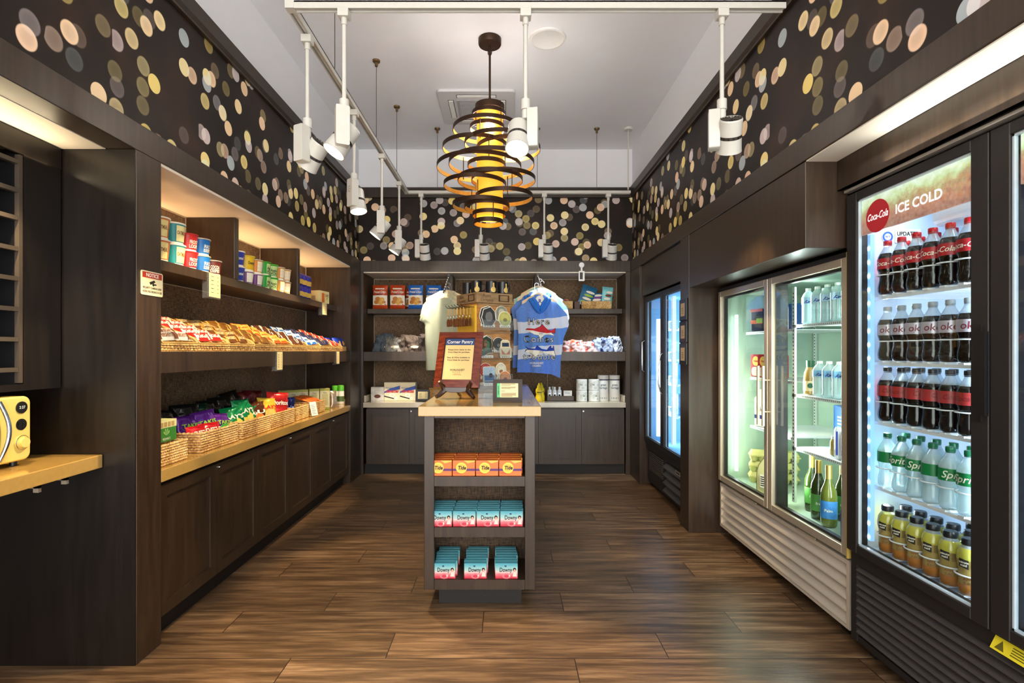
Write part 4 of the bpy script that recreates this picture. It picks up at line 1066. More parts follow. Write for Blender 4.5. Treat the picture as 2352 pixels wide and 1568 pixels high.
# top shelf of the far door: green pack, wrapped packs; second shelf: red lunch packs
def carton(name, w, d, h, front, side, bevel=.0015):
    c = empty(name); g = G().box(-w / 2, w / 2, -d / 2, d / 2, 0, h, 0); g.obj('box', [side], c, bevel=bevel)
    return c
m_orange = M('orange_print', (226, 110, 40), 0.4); m_blkp = M('black_pack', (26, 28, 30), 0.35); m_lime = M('lime_print', (150, 200, 50), 0.4, var=0)
c = empty('snack_pack'); tag(c, 'black snack pack with orange and lime bands on the upper refrigerator shelf', 'snack pack')
G().box(-.045, .045, -.03, .03, 0, .15).obj('pouch', m_blkp, c, bevel=.006)
G().box(-.046, .046, -.0312, -.0305, .13, .15, 0).box(-.046, .046, -.0312, -.0305, .05, .075, 0).box(0, .046, -.0318, -.0312, .055, .085, 1).obj('bands', [m_orange, m_lime], c)
c.location = (1.70, 3.50, 1.432); c.rotation_euler = (0, 0, R(-65))
for i, (yy, cc, lab) in enumerate(((3.36, (60, 120, 180), 'blue wrapped snack pack beside the black pack'), (3.24, (200, 220, 224), 'pale wrapped snack pack on the upper refrigerator shelf'), (3.13, (50, 96, 160), 'blue wrapped snack pack nearest the door handles'))):
    o = empty('snack_pack'); tag(o, lab, 'snack pack')
    g = G().grid(lambda u, v: (-.055 + .11 * u, -.028 * math.sin(math.pi * u) - .004, .15 * v), 6, 4); g.grid(lambda u, v: (.055 - .11 * u, .028 * math.sin(math.pi * u) + .004, .15 * v), 6, 4)
    g.box(-.055, .055, -.004, .004, .0, .15)
    g.obj('pouch', M(f'wrapped_pack_{i}', cc, 0.25, var=0.35, scale=35), o, True); o.location = (1.73, yy, 1.432); o.rotation_euler = (0, 0, R(-75))
rl = empty('lunch_pack'); m_rlp = M('red_lunch_pack', (176, 30, 36), 0.35, var=0.05)
G().prism(rrect(.085, .15, .012, 3, 0, .075), -.015, .015).obj('tray', m_rlp, rl)
lb = G().prism(rrect(.066, .06, .02, 4, 0, .036), -.0165, -.0155).obj('window', M('ham_window', (226, 206, 196), 0.4, var=0.15, scale=60), rl)
g = G(); poly(g, disc(0, .105, .027, 18, .033), flat(-.0162)); add_text(g, 'Hot', 0, .105, flat(-.0168), 1, size=.02, bold=.0006); g.obj('pack_print', [M('yellow_print', (240, 206, 90), 0.4), m_red], rl)
rp = Proto(rl)
for i, y in enumerate((3.52, 3.42, 3.32, 3.22)):
    rp.put((1.695, y, 1.128), R(-68), f'red lunch pack with white window, {["farthest", "second farthest", "second nearest", "nearest"][i]} of four in the refrigerator', 'lunch pack', 'red lunch packs')
# near door, lower shelf: cartons, cans
cb = empty('drink_carton_box'); tag(cb, 'large blue drink carton box behind the beer cans', 'carton')
G().box(-.12, .12, -.05, .05, 0, .235).obj('box', M('blue_carton', (20, 78, 140), 0.4, var=0.15), cb)
g = G()
for q in range(8): g.box(-.10, -.03 - .01 * (q % 2), -.0508, -.0503, .05 + q * .018, .058 + q * .018, 0)
add_text(g, 'Party', .02, .18, flat(-.0508), 0, size=.04); g.obj('box_print', [M('pale_blue_ink', (176, 206, 226), 0.5, var=0)], cb)
cb.location = (1.84, 2.72, .765); cb.rotation_euler = (0, 0, R(-90))
cb2 = empty('drink_carton'); tag(cb2, 'tall blue and white carton behind the dark door post of the refrigerator', 'carton')
G().box(-.05, .05, -.04, .04, 0, .23).obj('box', M('blue_carton_b', (36, 96, 160), 0.4, var=0.3), cb2); cb2.location = (1.90, 2.915, .765); cb2.rotation_euler = (0, 0, R(-90))
cn = empty('beer_can'); m_can = M('white_can', (232, 234, 236), 0.3, 0.2, var=0)
G().lathe([(.024, 0), (.031, .008), (.033, .014), (.033, .135), (.027, .152), (.0275, .156), (.025, .156), (.024, .152), (0, .152)], 28, ms=[0, 0, 1, 0, 0, 0, 0, 0]).obj('can_body', [M('can_aluminium', (200, 204, 208), 0.25, 0.9, var=0), m_can], cn, True)
g = G().lathe([(.0334, .018), (.0334, .034)], 24, 0, cap=False); fn = round_(.0338)
poly(g, disc(0, .045, .012, 18), fn, 1, 1)
vs, fs = text_geo('Corona', size=.026, bold=.0004)
g.add([round_(.0338)(-b, a + .092) for a, b in vs], fs, 2)
g.obj('can_print', [m_navy, M('gold_print', (226, 166, 50), 0.4, var=0), m_ink], cn)
Proto(cn).put((1.668, 2.52, 0.764), R(-36), 'white beer can with upright black lettering on the lower shelf', 'can')
cn2 = empty('blue_striped_can'); tag(cn2, 'white can with blue stripes left of the beer can', 'can')
G().lathe([(.024, 0), (.031, .008), (.033, .014), (.033, .142), (.027, .156), (0, .156)], 28).obj('can_body', m_can, cn2, True)
g = G()
for a in (-.6, .1, .8, 1.6, -1.4): poly(g, rect(a * .033 - .005, a * .033 + .004, .02, .138), round_(.0334), 0, 2)
g.obj('stripes', M('stripe_blue', (40, 60, 170), 0.35, var=0), cn2); cn2.location = (1.672, 2.60, .764); cn2.rotation_euler = (0, 0, R(-36))
cn3 = tree(cn2); cn3.location = (1.675, 2.44, .764); tag(cn3, 'white can with blue stripes at the near end of the lower shelf', 'can')
jr2 = empty('sauce_jar'); tag(jr2, 'small yellowish sauce jar beside the striped can', 'jar')
G().lathe([(.024, 0), (.028, .006), (.028, .07), (.02, .085)], 18).obj('glass_jar', M('mustard_sauce', (150, 130, 60), 0.25), jr2, True)
G().cyl((0, 0, .083), (0, 0, .098), .022, n=18).obj('lid', m_plwht, jr2, True); jr2.location = (1.70, 2.69, .764)
# wine bottles on the floor of the near section
def wine(name, glassm, labm, foil, words, h=.305):
    w = empty(name); k = h / .30
    G().lathe([(.030, 0), (.0365, .006), (.0375, .02), (.0375, .15 * k), (.034, .18 * k), (.020, .215 * k), (.0145, .24 * k), (.0142, .298 * k), (0, .298 * k)], 26).obj('bottle_body', glassm, w, True, ang=70)
    lb = G().lathe([(.0381, .045), (.0381, .13 * k)], 26, cap=False).obj('label', labm, w, True)
    g = G(); add_text(g, words, 0, .085, round_(.0386), 0, size=.02, bold=.0003); g.obj('label_lettering', m_ivory, lb)
    G().lathe([(.0155, .228 * k), (.0152, .299 * k), (.0148, .302 * k), (0, .302 * k)], 18).obj('foil_capsule', foil, w, True)
    return Proto(w)
m_grng = M('dark_green_glass', (44, 62, 20), 0.06, var=0, coat=1.0); m_olv = M('olive_wine_glass', (96, 104, 40), 0.06, var=0, coat=1.0)
m_foil = M('gold_foil', (206, 176, 96), 0.35, 0.7, var=0)
m_grl = M('green_wine_label', (86, 152, 70), 0.5); m_bll = M('blue_wine_label', (60, 130, 200), 0.5, var=0.2, scale=60)
wg = wine('wine_bottle', m_grng, m_grl, m_foil, 'fre'); wc = wine('wine_bottle', m_olv, m_bll, m_foil, 'Palm')
wg.put((1.70, 2.90, .416), R(-34), 'green-label wine bottle farthest left on the refrigerator floor', 'wine bottle', 'wine bottles on the refrigerator floor')
wg.put((1.655, 2.765, .416), R(-34), 'green-label wine bottle just left of the blue-label one', 'wine bottle', 'wine bottles on the refrigerator floor')
wc.put((1.632, 2.64, .416), R(-34), 'blue-label wine bottle standing in front on the refrigerator floor', 'wine bottle', 'wine bottles on the refrigerator floor')
wg.put((1.76, 2.73, .416), R(-34), 'green-label wine bottle behind the blue-label one', 'wine bottle', 'wine bottles on the refrigerator floor')
wg.put((1.69, 2.515, .416), R(-34), 'green-label wine bottle nearest the steel door post', 'wine bottle', 'wine bottles on the refrigerator floor')
bb = empty('energy_drink_can'); tag(bb, 'dark blue can at the near bottom corner of the refrigerator', 'can')
G().lathe([(.024, 0), (.029, .006), (.03, .014), (.03, .125), (.025, .138), (0, .138)], 24).obj('can_body', M('blue_can', (36, 40, 150), 0.3, 0.3), bb, True); bb.location = (1.62, 2.475, .416)

# ------------------------------------------------------------------ far black fridge
fb = empty('black_refrigerator', (1.75, 4.55, 0))
tag(fb, 'black refrigerator with blue-lit glass doors beyond the brown post', 'refrigerator')
m_bluel = M('icy_blue_liner', (150, 196, 232), 0.35, var=0.05, scale=8)
g = G().box(1.40, 2.05, 3.945, 3.965, .03, 1.83).box(1.40, 2.05, 5.08, 5.10, .03, 1.83).box(1.40, 2.05, 3.965, 5.08, 1.80, 1.83).box(1.40, 2.05, 3.965, 5.08, .03, .42).box(2.03, 2.05, 3.965, 5.08, .42, 1.80)
wpart('cabinet', g, m_blk2, fb)
g = G().box(1.41, 2.02, 3.9655, 3.975, .435, 1.79).box(1.41, 2.02, 5.07, 5.0795, .435, 1.79).box(1.41, 2.029, 3.975, 5.07, 1.785, 1.7995).box(1.41, 2.029, 3.975, 5.07, .4205, .435).box(2.01, 2.029, 3.975, 5.07, .435, 1.785)
wpart('liner', g, m_bluel, fb)
for (a, b) in ((4.532, 5.10), (3.945, 4.528)):
    z0, z1, f = .43, 1.822, .045; g = G()
    g.box(1.352, 1.395, a, a + f, z0, z1).box(1.352, 1.395, b - f, b, z0, z1).box(1.352, 1.395, a + f, b - f, z0, z0 + f).box(1.352, 1.395, a + f, b - f, z1 - f, z1)
    d = wpart('door', g, m_blk2, fb, bevel=.002)
    box(1.365, 1.369, a + f, b - f, z0 + f, z1 - f).obj('glass_pane', m_glass, d)
    g = G().box(1.37, 1.38, a + f, a + f + .006, z0 + f, z1 - f).box(1.37, 1.38, b - f - .006, b - f, z0 + f, z1 - f).box(1.37, 1.38, a + f, b - f, z0 + f, z0 + f + .006).box(1.37, 1.38, a + f, b - f, z1 - f - .006, z1 - f)
    g.obj('gasket', m_gask, d)
    if a > 4.5:
        G().tube([(1.35, b - .02, 1.40), (1.325, b - .02, 1.385), (1.325, b - .02, 1.115), (1.35, b - .02, 1.10)], .007, 8).obj('handle', m_chrome, d, True)
    else:
        G().tube([(1.352, b - .012, 1.28), (1.335, b - .014, 1.26), (1.315, b - .02, 1.18), (1.31, b - .02, 1.10), (1.315, b - .02, 1.02), (1.335, b - .014, .95), (1.352, b - .012, .93)], .007, 8).obj('handle', m_chrome, d, True)
m_icel = M('frosty_led', (215, 235, 255), 0.3, var=0, emit=2.2)
wpart('led_bar', box(1.42, 1.45, 4.90, 4.93, .5, 1.6), m_icel, fb); wpart('led_bar', box(1.42, 1.45, 4.45, 4.49, .5, 1.77), M('frosty_panel', (205, 226, 246), 0.3, var=0, emit=0.6), fb)
for (a, b) in ((4.56, 5.06), (3.98, 4.40)):
    for z in (.72, 1.0, 1.22, 1.5):
        g = G().box(1.50, 1.508, a, b, z - .014, z)
        for i in range(12): g.box(1.508, 2.0, a + .01 + i * (b - a - .03) / 11, a + .014 + i * (b - a - .03) / 11, z - .006, z)
        for i in range(10): g.box(1.50, 1.504, a + .02 + i * (b - a - .05) / 9, a + .024 + i * (b - a - .05) / 9, z, z + .07)
        g.box(1.50, 1.504, a, b, z + .068, z + .073)
        wpart('wire_basket', g, m_wire, fb)
lamp('fridge_light', 'AREA', (1.47, 4.80, 1.1), 7, (0.55, 0.82, 1.0), .03, 1.2, aim=(1.8, 4.75, 1.1))
lamp('fridge_light', 'AREA', (1.47, 4.20, 1.1), 6, (0.62, 0.86, 1.0), .03, 1.2, aim=(1.8, 4.3, 1.1))
g = G()
g.box(1.37, 1.395, 3.945, 5.10, .36, .425, 0)
wpart('lower_panel', g, m_blk2, fb)
g = G().box(1.385, 1.40, 4.53, 5.10, .06, .36, 0)
for i in range(10): g.box(1.378, 1.385, 4.60, 5.03, .17 + i * .018, .178 + i * .018, 1)
wpart('grille', g, [m_blk2, M('grille_wire_grey', (110, 100, 92), 0.4, 0.4)], fb)
for i in range(4):
    z = .09 + i * .068
    wpart('grille_slat', G().add([(1.355, 3.945, z), (1.355, 4.525, z), (1.395, 4.525, z + .035), (1.395, 3.945, z + .035), (1.357, 3.945, z + .008), (1.357, 4.525, z + .008), (1.396, 4.525, z + .043), (1.396, 3.945, z + .043)],
          [(0, 1, 2, 3), (7, 6, 5, 4), (0, 4, 5, 1), (3, 2, 6, 7), (0, 3, 7, 4), (1, 5, 6, 2)]), MATS['slat_black'], fb)
g = G().box(1.349, 1.352, 4.05, 4.16, .325, .352, 0).box(1.3485, 1.349, 4.06, 4.15, .333, .344, 1)
wpart('maker_plate', g, [m_steel, m_ink], fb)
wpart('foot', box(1.45, 1.49, 3.99, 4.03, 0, .03), m_blk, fb); wpart('foot', box(1.45, 1.49, 5.0, 5.04, 0, .03), m_blk, fb)
for i, (y, z, c_, t) in enumerate(((4.18, 1.502, (70, 110, 190), 'blue frozen food pouch on an upper basket, right freezer door'), (4.14, 1.222, (150, 80, 100), 'pink frozen food pouch in the middle, right freezer door'), (4.20, 1.002, (120, 120, 126), 'grey frozen food box in the right freezer door'), (4.16, .722, (150, 60, 70), 'red frozen food bag low in the right freezer door'), (4.75, 1.002, (60, 130, 190), 'blue frozen food pouch behind the frosted left freezer door'), (4.72, .722, (50, 120, 170), 'blue frozen food pouch low behind the frosted left freezer door'))):
    o = empty('frozen_food_pouch'); tag(o, t, 'frozen food')
    g = G().grid(lambda u, v: (-.075 + .15 * u, -.03 * math.sin(math.pi * u) - .004, .19 * v), 6, 4); g.grid(lambda u, v: (.075 - .15 * u, .03 * math.sin(math.pi * u) + .004, .19 * v), 6, 4)
    g.obj('pouch', M(f'frozen_pack_{i}', c_, 0.35, var=0.3, scale=25), o, True); o.location = (1.58, y, z); o.rotation_euler = (0, 0, R(-80))
# small framed notices on the brown post
fr = empty('framed_notice'); G().box(-.075, .075, -.012, 0, 0, .155).obj('frame', m_blk, fr, bevel=.003)
g = G().box(-.042, .042, -.0128, -.012, .03, .125, 0); 
for q in range(4): g.box(-.02, .02, -.0132, -.0128, .05 + q * .012, .053 + q * .012, 1)
g.obj('notice_paper', [M('tan_paper', (206, 180, 140), 0.6), m_ink], fr)
fp = Proto(fr)
for i, z in enumerate((1.525, 1.362, 1.20)): fp.put((1.309, 3.835, z), R(-90), f'small dark framed notice on the brown post, {["top", "middle", "bottom"][i]} of three', 'framed notice', 'framed notices on the post')
# ------------------------------------------------------------------ woven baskets
m_straw = None
k = NT('water_hyacinth_straw'); n1 = k.noise(k.obj(), 90, 3); n2 = k.noise(k.obj(), 9, 2)
k.put(k.b.inputs['Base Color'], k.ramp(k.math('ADD', k.math('MULTIPLY', n1, .6), k.math('MULTIPLY', n2, .4)), [(.34, (110, 72, 34)), (.5, (212, 168, 104)), (.66, (248, 222, 164))]))
k.b.inputs['Roughness'].default_value = .6; k.bump(n1, .6, .004); m_straw = k.m
def rope_ring(g, w, d, z, r, ph, seg=0.011, notch=None):
    """one twisted rope row around a rounded rectangle"""
    pts = []; rr = []
    per = [(-w / 2, -d / 2), (w / 2, -d / 2), (w / 2, d / 2), (-w / 2, d / 2)]
    k = 0
    for i in range(4):
        a, b = Vector((*per[i], 0)), Vector((*per[(i + 1) % 4], 0)); n = max(2, int((b - a).length / seg))
        for j in range(n):
            p = a.lerp(b, j / n); wob = 0.0012 * math.sin(k * 2.1 + ph)
            pts.append((p.x * (1 + wob), p.y, z + 0.0012 * math.sin(k * 3.14159 + ph)))
            rr.append(r * (1.12 if (k + int(ph)) % 2 else 0.72)); k += 1
    g.tube(pts, rr, 6, closed=True)
def basket(w, d, h, notch=False):
    b = empty('woven_basket'); nrow = max(3, round(h / 0.0125)); g = G()
    for i in range(nrow): rope_ring(g, w - .012, d - .012, 0.0065 + i * (h - .013) / (nrow - 1), .0072, i)
    g.obj('woven_wall', m_straw, b, True)
    box(-w / 2 + .008, w / 2 - .008, -d / 2 + .008, d / 2 - .008, .001, .006).obj('base', m_straw, b)
    return Proto(b)
# -- chip bags: pillow pouch with crimped ends
def pillow(w, h, t, nu=8, nv=10, crimp=.03, wr=.0, seed=0):
    g = G(); rn = random.Random(seed); off = rn.random() * 50
    def f(sgn):
        def q(u, v):
            a = 1 - abs(2 * u - 1) ** 2.6; b = 1 - abs(2 * v - 1) ** 3.2
            dep = t / 2 * (max(a, 0) ** .6) * (max(b, 0) ** .55)
            nz = (mnoise.noise((u * 3 + off, v * 3, sgn * 2.0)) + .7 * mnoise.noise((u * 8 + off, v * 7, sgn * 5.0)) - .5 * abs(mnoise.noise((u * 5, v * 6 + off, sgn))) ) * wr
            x = (-w / 2 + w * u) * (1 - .05 * (max(b, 0)))
            return (x + nz * .5, sgn * (dep + nz * (1 if dep > .002 else 0)), v * h)
        return q
    g.grid(f(-1), nu, nv, 0); g.grid(f(1), nu, nv, 0, flip=True); return g
def pillow_fn(w, h, t, e=.0015):
    def fn(x, z):
        u = (x + w / 2) / w; v = z / h
        a = 1 - abs(2 * u - 1) ** 2.6; b = 1 - abs(2 * v - 1) ** 3.2
        return (x, -(t / 2 * (max(a, 0) ** .6) * (max(b, 0) ** .55)) - e, z)
    return fn
BAGS = {}
def chip_bag(key, col, words='', wcol=m_ivory, blob=None, w=.15, h=.19, t=.06, rough=.3, wsize=.035, seed=1):
    b = empty('chip_bag'); fn = pillow_fn(w, h, t, .006)
    pillow(w, h, t, 16, 18, wr=.014, seed=seed).obj('pouch', M('foil_' + key, col, .2, .2, var=.12, scale=25), b, True, ang=80)
    g = G(); mats = [wcol]
    if blob: mats.append(M('blob_' + key, blob, .45, var=.2, scale=40)); poly(g, disc(0, h * .38, w * .3, 16, h * .2), fn, 1, 2)
    if words: add_text(g, words, 0, h * .62, pillow_fn(w, h, t, .009), 0, size=wsize, bold=.001, width=w * .72)
    if g.v: g.obj('front_print', mats, b)
    return Proto(b)
bag = {
 'red': chip_bag('red', (200, 30, 40), 'CHEEZ-IT', m_ivory, seed=2, w=.14, h=.12, t=.05),
 'purple': chip_bag('purple', (92, 34, 140), 'TAKIS', m_lime, (70, 160, 60), seed=3),
 'black': chip_bag('black', (26, 28, 30), '', m_ivory, (70, 76, 78), seed=4),
 'darkgreen': chip_bag('darkgreen', (22, 58, 48), '', m_ivory, (46, 90, 70), seed=5),
 'green': chip_bag('green', (16, 130, 74), "LAY'S", MATS['pack_dummy'] if 'pack_dummy' in MATS else m_ivory, (232, 200, 90), seed=6),
 'brown': chip_bag('brown', (88, 46, 24), 'LU', m_ivory, (206, 120, 50), seed=7),
 'yellow': chip_bag('yellow', (228, 194, 60), "LAY'S", m_red, (232, 180, 90), seed=8),
 'dorito': chip_bag('dorito', (206, 44, 42), 'Doritos', m_ivory, None, seed=9, wsize=.04),
 'maroon': chip_bag('maroon', (96, 26, 30), '', m_ivory, (140, 60, 50), seed=10),
 'navy': chip_bag('navy', (30, 52, 130), '', m_ivory, (60, 96, 180), seed=11, w=.11, h=.13, t=.03),
}
bA = basket(.37, .25, .10); bB = basket(.375, .25, .105); bS = basket(.26, .22, .10)
CB = 'woven baskets on the left worktop'
CX = -1.575 - .125
bA.put((CX + .01, 2.452, .771), R(90), 'woven basket nearest the camera holding the green mint display', 'basket', CB, scale=(.66, 1, 1))
bB.put((CX, 2.893, .771), R(90), 'woven basket of red and purple chip bags', 'basket', CB)
bB.put((CX, 3.317, .771), R(90), 'woven basket of green chip bags in the middle of the worktop', 'basket', CB)
bB.put((CX, 3.712, .771), R(90), 'woven basket of yellow and red chip bags', 'basket', CB)
bS.put((CX + .005, 4.08, .771), R(90), 'small woven basket behind the upright price card', 'basket', CB)
bS.put((CX - .01, 4.50, .771), R(90), 'small woven basket of orange bars beside the tall tea boxes', 'basket', CB)
def put_bags(y0, y1, cols, noun, zb=.785, hs=None):
    n = len(cols)
    for i, (key, fx, fz, tilt) in enumerate(cols):
        y = y0 + (y1 - y0) * (i % 4 + .5) / 4 if n > 4 else y0 + (y1 - y0) * (i + .5) / n
        yield i, key, y, fx, fz, tilt
rb = random.Random(11)
def bagset(items, place):
    """items: (key, y, depth 0 front .. 2 back, z, size)"""
    for (key, y, dx, z, sc, lab) in items:
        bag[key].put((CX + .065 - dx * .075, y, .783 + z), rot=(R(-14 + rb.uniform(-6, 6)), R(rb.uniform(-9, 9)), R(90 + rb.uniform(-16, 16) - 22)), label=lab, cat='chip bag', group='chip bags in the baskets', scale=(sc, sc, sc))
bagset([
 ('red', 2.79, 0, .0, 1.0, 'red cracker bag with white lettering, nearest in its basket'), ('red', 2.91, 0, .0, 1.0, 'red cracker bag with white lettering, second in its basket'),
 ('purple', 2.84, 1, .0, .9, 'purple chip bag behind the nearest red cracker bag'), ('purple', 2.97, .7, .0, .95, 'purple chip bag behind the second red cracker bag'), ('purple', 3.03, 0, .0, .85, 'purple chip bag with green print at the far end of the red-bag basket'),
 ('black', 2.80, 2, .02, 1.0, 'black crinkled chip bag, nearest at the back of the baskets'), ('black', 2.92, 2, .02, 1.05, 'black crinkled chip bag behind the purple bags'), ('darkgreen', 3.03, 2, .02, 1.05, 'dark green chip bag behind the purple bags'),
 ('green', 3.19, .1, .0, .95, 'green chip bag nearest in the middle basket'), ('green', 3.30, 0, .01, 1.08, 'tall green chip bag in the middle basket'), ('black', 3.17, 2, .02, 1.05, 'black chip bag behind the green bags, left one'), ('black', 3.31, 2, .02, 1.1, 'black chip bag behind the green bags, right one'),
 ('green', 3.40, .3, .0, .9, 'green chip bag at the far side of the middle basket'), ('brown', 3.45, 0, .0, .95, 'brown snack bag between the green and yellow bags'), ('black', 3.45, 1.8, .04, 1.15, 'black chip bag rising behind the brown snack bag'),
 ('yellow', 3.60, 0, .005, 1.02, 'yellow chip bag left of the big red bag'), ('dorito', 3.73, 0, .015, 1.1, 'large red tortilla chip bag in the fourth basket'), ('yellow', 3.84, .2, .0, 1.0, 'yellow chip bag right of the big red bag'),
 ('maroon', 3.57, 2, .05, 1.0, 'maroon chip bag behind the yellow bag'), ('maroon', 3.70, 2, .05, 1.0, 'maroon chip bag behind the big red bag'), ('maroon', 3.82, 2, .02, .95, 'maroon chip bag at the far back of the fourth basket'),
], None)
for i in range(4):
    bag['navy'].put((CX - .07 + .01 * i, 4.0 + i * .055, .80), rot=(R(-8), 0, R(25)), label=f'dark blue snack bag in the small basket, {["nearest", "second nearest", "second farthest", "farthest"][i]} of four', cat='chip bag', group='dark blue snack bags', scale=(1, 1, 1))
ob = empty('snack_bar'); pillow(.05, .16, .02, 4, 6).obj('wrapper', m_orange, ob, True); obp = Proto(ob)
for i in range(7):
    obp.put((CX + .07 - (i % 2) * .02, 4.40 + i * .032, .865), rot=(R(-72), 0, R(96 - 6 * (i % 3))), label=f'orange snack bar lying in the last small basket, {["first", "second", "third", "fourth", "fifth", "sixth", "seventh"][i]} from the camera', cat='snack bar', group='orange snack bars')
# green display box of mints on the first basket
gm = empty('mint_display_box'); tag(gm, 'green and white mint display box on the nearest basket', 'display box')
G().box(-.17, .17, -.09, .09, 0, .065).obj('box', M('mint_green', (58, 128, 52), 0.45, var=.08), gm)
G().box(-.171, .171, -.091, .091, .065, .10).obj('tray_rim', M('pale_mint', (214, 216, 160), 0.45, var=.05), gm)
g = G()
for q in range(7): g.box(-.15 + q * .043, -.118 + q * .043, -.0925, -.0911, .07, .092)
g.obj('mint_packs', M('tan_pack', (176, 150, 96), .5), gm)
g = G(); add_text(g, 'FRESHMINTS', .05, .012, flat(-.0912), 0, size=.016); add_text(g, '0.3', -.11, .04, flat(-.0912), 0, size=.03)
for a in (35, 70, 110, 145): poly(g, [(.05, .028), (.05 + .035 * math.cos(R(a - 12)), .028 + .03 * math.sin(R(a - 12))), (.05 + .045 * math.cos(R(a)), .028 + .036 * math.sin(R(a))), (.05 + .035 * math.cos(R(a + 12)), .028 + .03 * math.sin(R(a + 12)))], flat(-.0912), 1)
g.obj('front_print', [m_ivory, M('leaf_green', (140, 190, 110), .5, var=0)], gm); gm.location = (CX + .015, 2.437, .873); gm.scale = (.62, .9, 1); gm.rotation_euler = (0, 0, R(90))
# price cards in clear holders hooked on the shelf edges
def card_holder(w, h, rows):
    c = empty('price_card_holder')
    G().box(-w / 2, w / 2, -.003, 0, -h, 0).box(-w / 2, -w / 2 + .003, -.003, .03, -h, 0).box(-w / 2, w / 2, .028, .030, -h - .006, -h).box(-w / 2, w / 2, -.003, .03, -h - .004, -h).obj('clear_sleeve', m_acryl, c)
    k_ = box(-w / 2 + .008, w / 2 - .002, -.0042, -.0034, -h + .004, -.002).obj('price_card', m_cream, c)
    g = G()
    for q in range(rows):
        z = -h * (.14 + .8 * q / rows); g.box(-w * .28, -w * .08, -.0048, -.0043, z - .003, z).box(w * .22, w * .32, -.0048, -.0043, z - .003, z)
    g.obj('price_lines', m_ink, k_); return Proto(c)
pc1 = card_holder(.125, .14, 5); pc2 = card_holder(.085, .115, 9)
pc1.put((-1.663, 2.975, 1.742), R(90), 'cream price card on the upper left shelf below the cocoa cereal cup', 'price card')
pc1.put((-1.663, 4.78, 1.742), R(90), 'cream price card at the far end of the upper left shelf', 'price card', scale=(1, 1, .8))
pc2.put((-1.528, 3.52, 1.297), R(90), 'cream price card on the middle left shelf below the candy trays', 'price card', scale=(1.1, 1, 1.1))
pc2.put((-1.528, 4.74, 1.297), R(90), 'cream price card at the far end of the middle left shelf', 'price card')
ac_ = empty('price_card'); tag(ac_, 'small white price card leaning against a basket on the left worktop', 'price card')
kk = G().box(-.04, .04, -.002, 0, 0, .12).obj('acrylic_stand', m_acryl, ac_)
box(-.037, .037, -.0032, -.0022, .006, .118).obj('card', m_paper, ac_)
g = G()
for q in range(6): g.box(-.025, .02 - .01 * (q % 2), -.0038, -.0033, .02 + q * .014, .023 + q * .014)
g.obj('price_lines', m_ink, ac_); ac_.location = (-1.548, 4.235, .772); ac_.rotation_euler = (R(-14), 0, R(70))
# tea boxes, spray cans and pouches at the far end of the worktop
tbx = empty('tea_box'); m_tea = M('cream_tea_box', (214, 206, 160), .5, var=.04); m_teag = M('olive_tea_print', (150, 158, 52), .5, var=.05)
G().box(-.042, .042, -.035, .035, 0, .19).obj('box', m_tea, tbx, bevel=.001)
g = G().box(-.0425, .0425, -.0356, -.035, .17, .19, 0).box(-.025, .025, -.0356, -.035, .04, .14, 2).box(-.0425, .0425, -.0356, -.035, 0, .02, 0)
g.box(.042, .0425, -.035, .035, .17, .19, 0); add_text(g, 'TEA', 0, .15, flat(-.0357), 1, size=.02)
g.obj('box_print', [m_teag, m_ink, M('soft_box_print', (190, 186, 130), .5)], tbx); tp = Proto(tbx)
for i, (x, y) in enumerate(((-1.80, 4.62), (-1.73, 4.70), (-1.655, 4.76), (-1.86, 4.56), (-1.92, 4.50))): tp.put((x, y, .771), R(30), ['cream tea box left of the pair at the far end of the worktop', 'cream tea box in the middle of the group', 'cream tea box in front, right of the group', 'cream tea box behind and left of the group', 'cream tea box farthest back against the woven wall'][i], 'tea box', 'cream tea boxes')
spc = empty('spray_can'); G().lathe([(.027, 0), (.029, .004), (.029, .14), (.026, .15)], 22).obj('can_body', m_ivory, spc, True)
g = G().lathe([(.0294, .05), (.0294, .10)], 22, 0, cap=False); g.lathe([(.0294, .015), (.0294, .03)], 22, 1, cap=False); g.obj('label', [M('olive_label', (84, 108, 52), .5, var=.1), M('tan_label', (200, 180, 130), .5)], spc, True)
G().lathe([(.028, .151), (.028, .195), (.024, .20), (0, .20)], 22).obj('cap', M('bright_green_cap', (84, 176, 40), .35), spc, True); spp = Proto(spc)
for i, (x, y) in enumerate(((-1.63, 4.98), (-1.575, 4.99), (-1.60, 5.055))): spp.put((x, y, .771), R(20), ['white spray can with green cap, left of three', 'white spray can with green cap, front right of three', 'white spray can with green cap, behind the other two'][i], 'spray can', 'green-capped spray cans')
po = empty('foil_pouch'); tag(po, 'silver foil pouch leaning beside the green-capped cans', 'pouch')
pillow(.07, .16, .04, wr=.004).obj('pouch', M('silver_foil', (176, 160, 140), .3, .5, var=.3, scale=50), po, True); po.location = (-1.60, 4.87, .772); po.rotation_euler = (R(-8), 0, R(50))

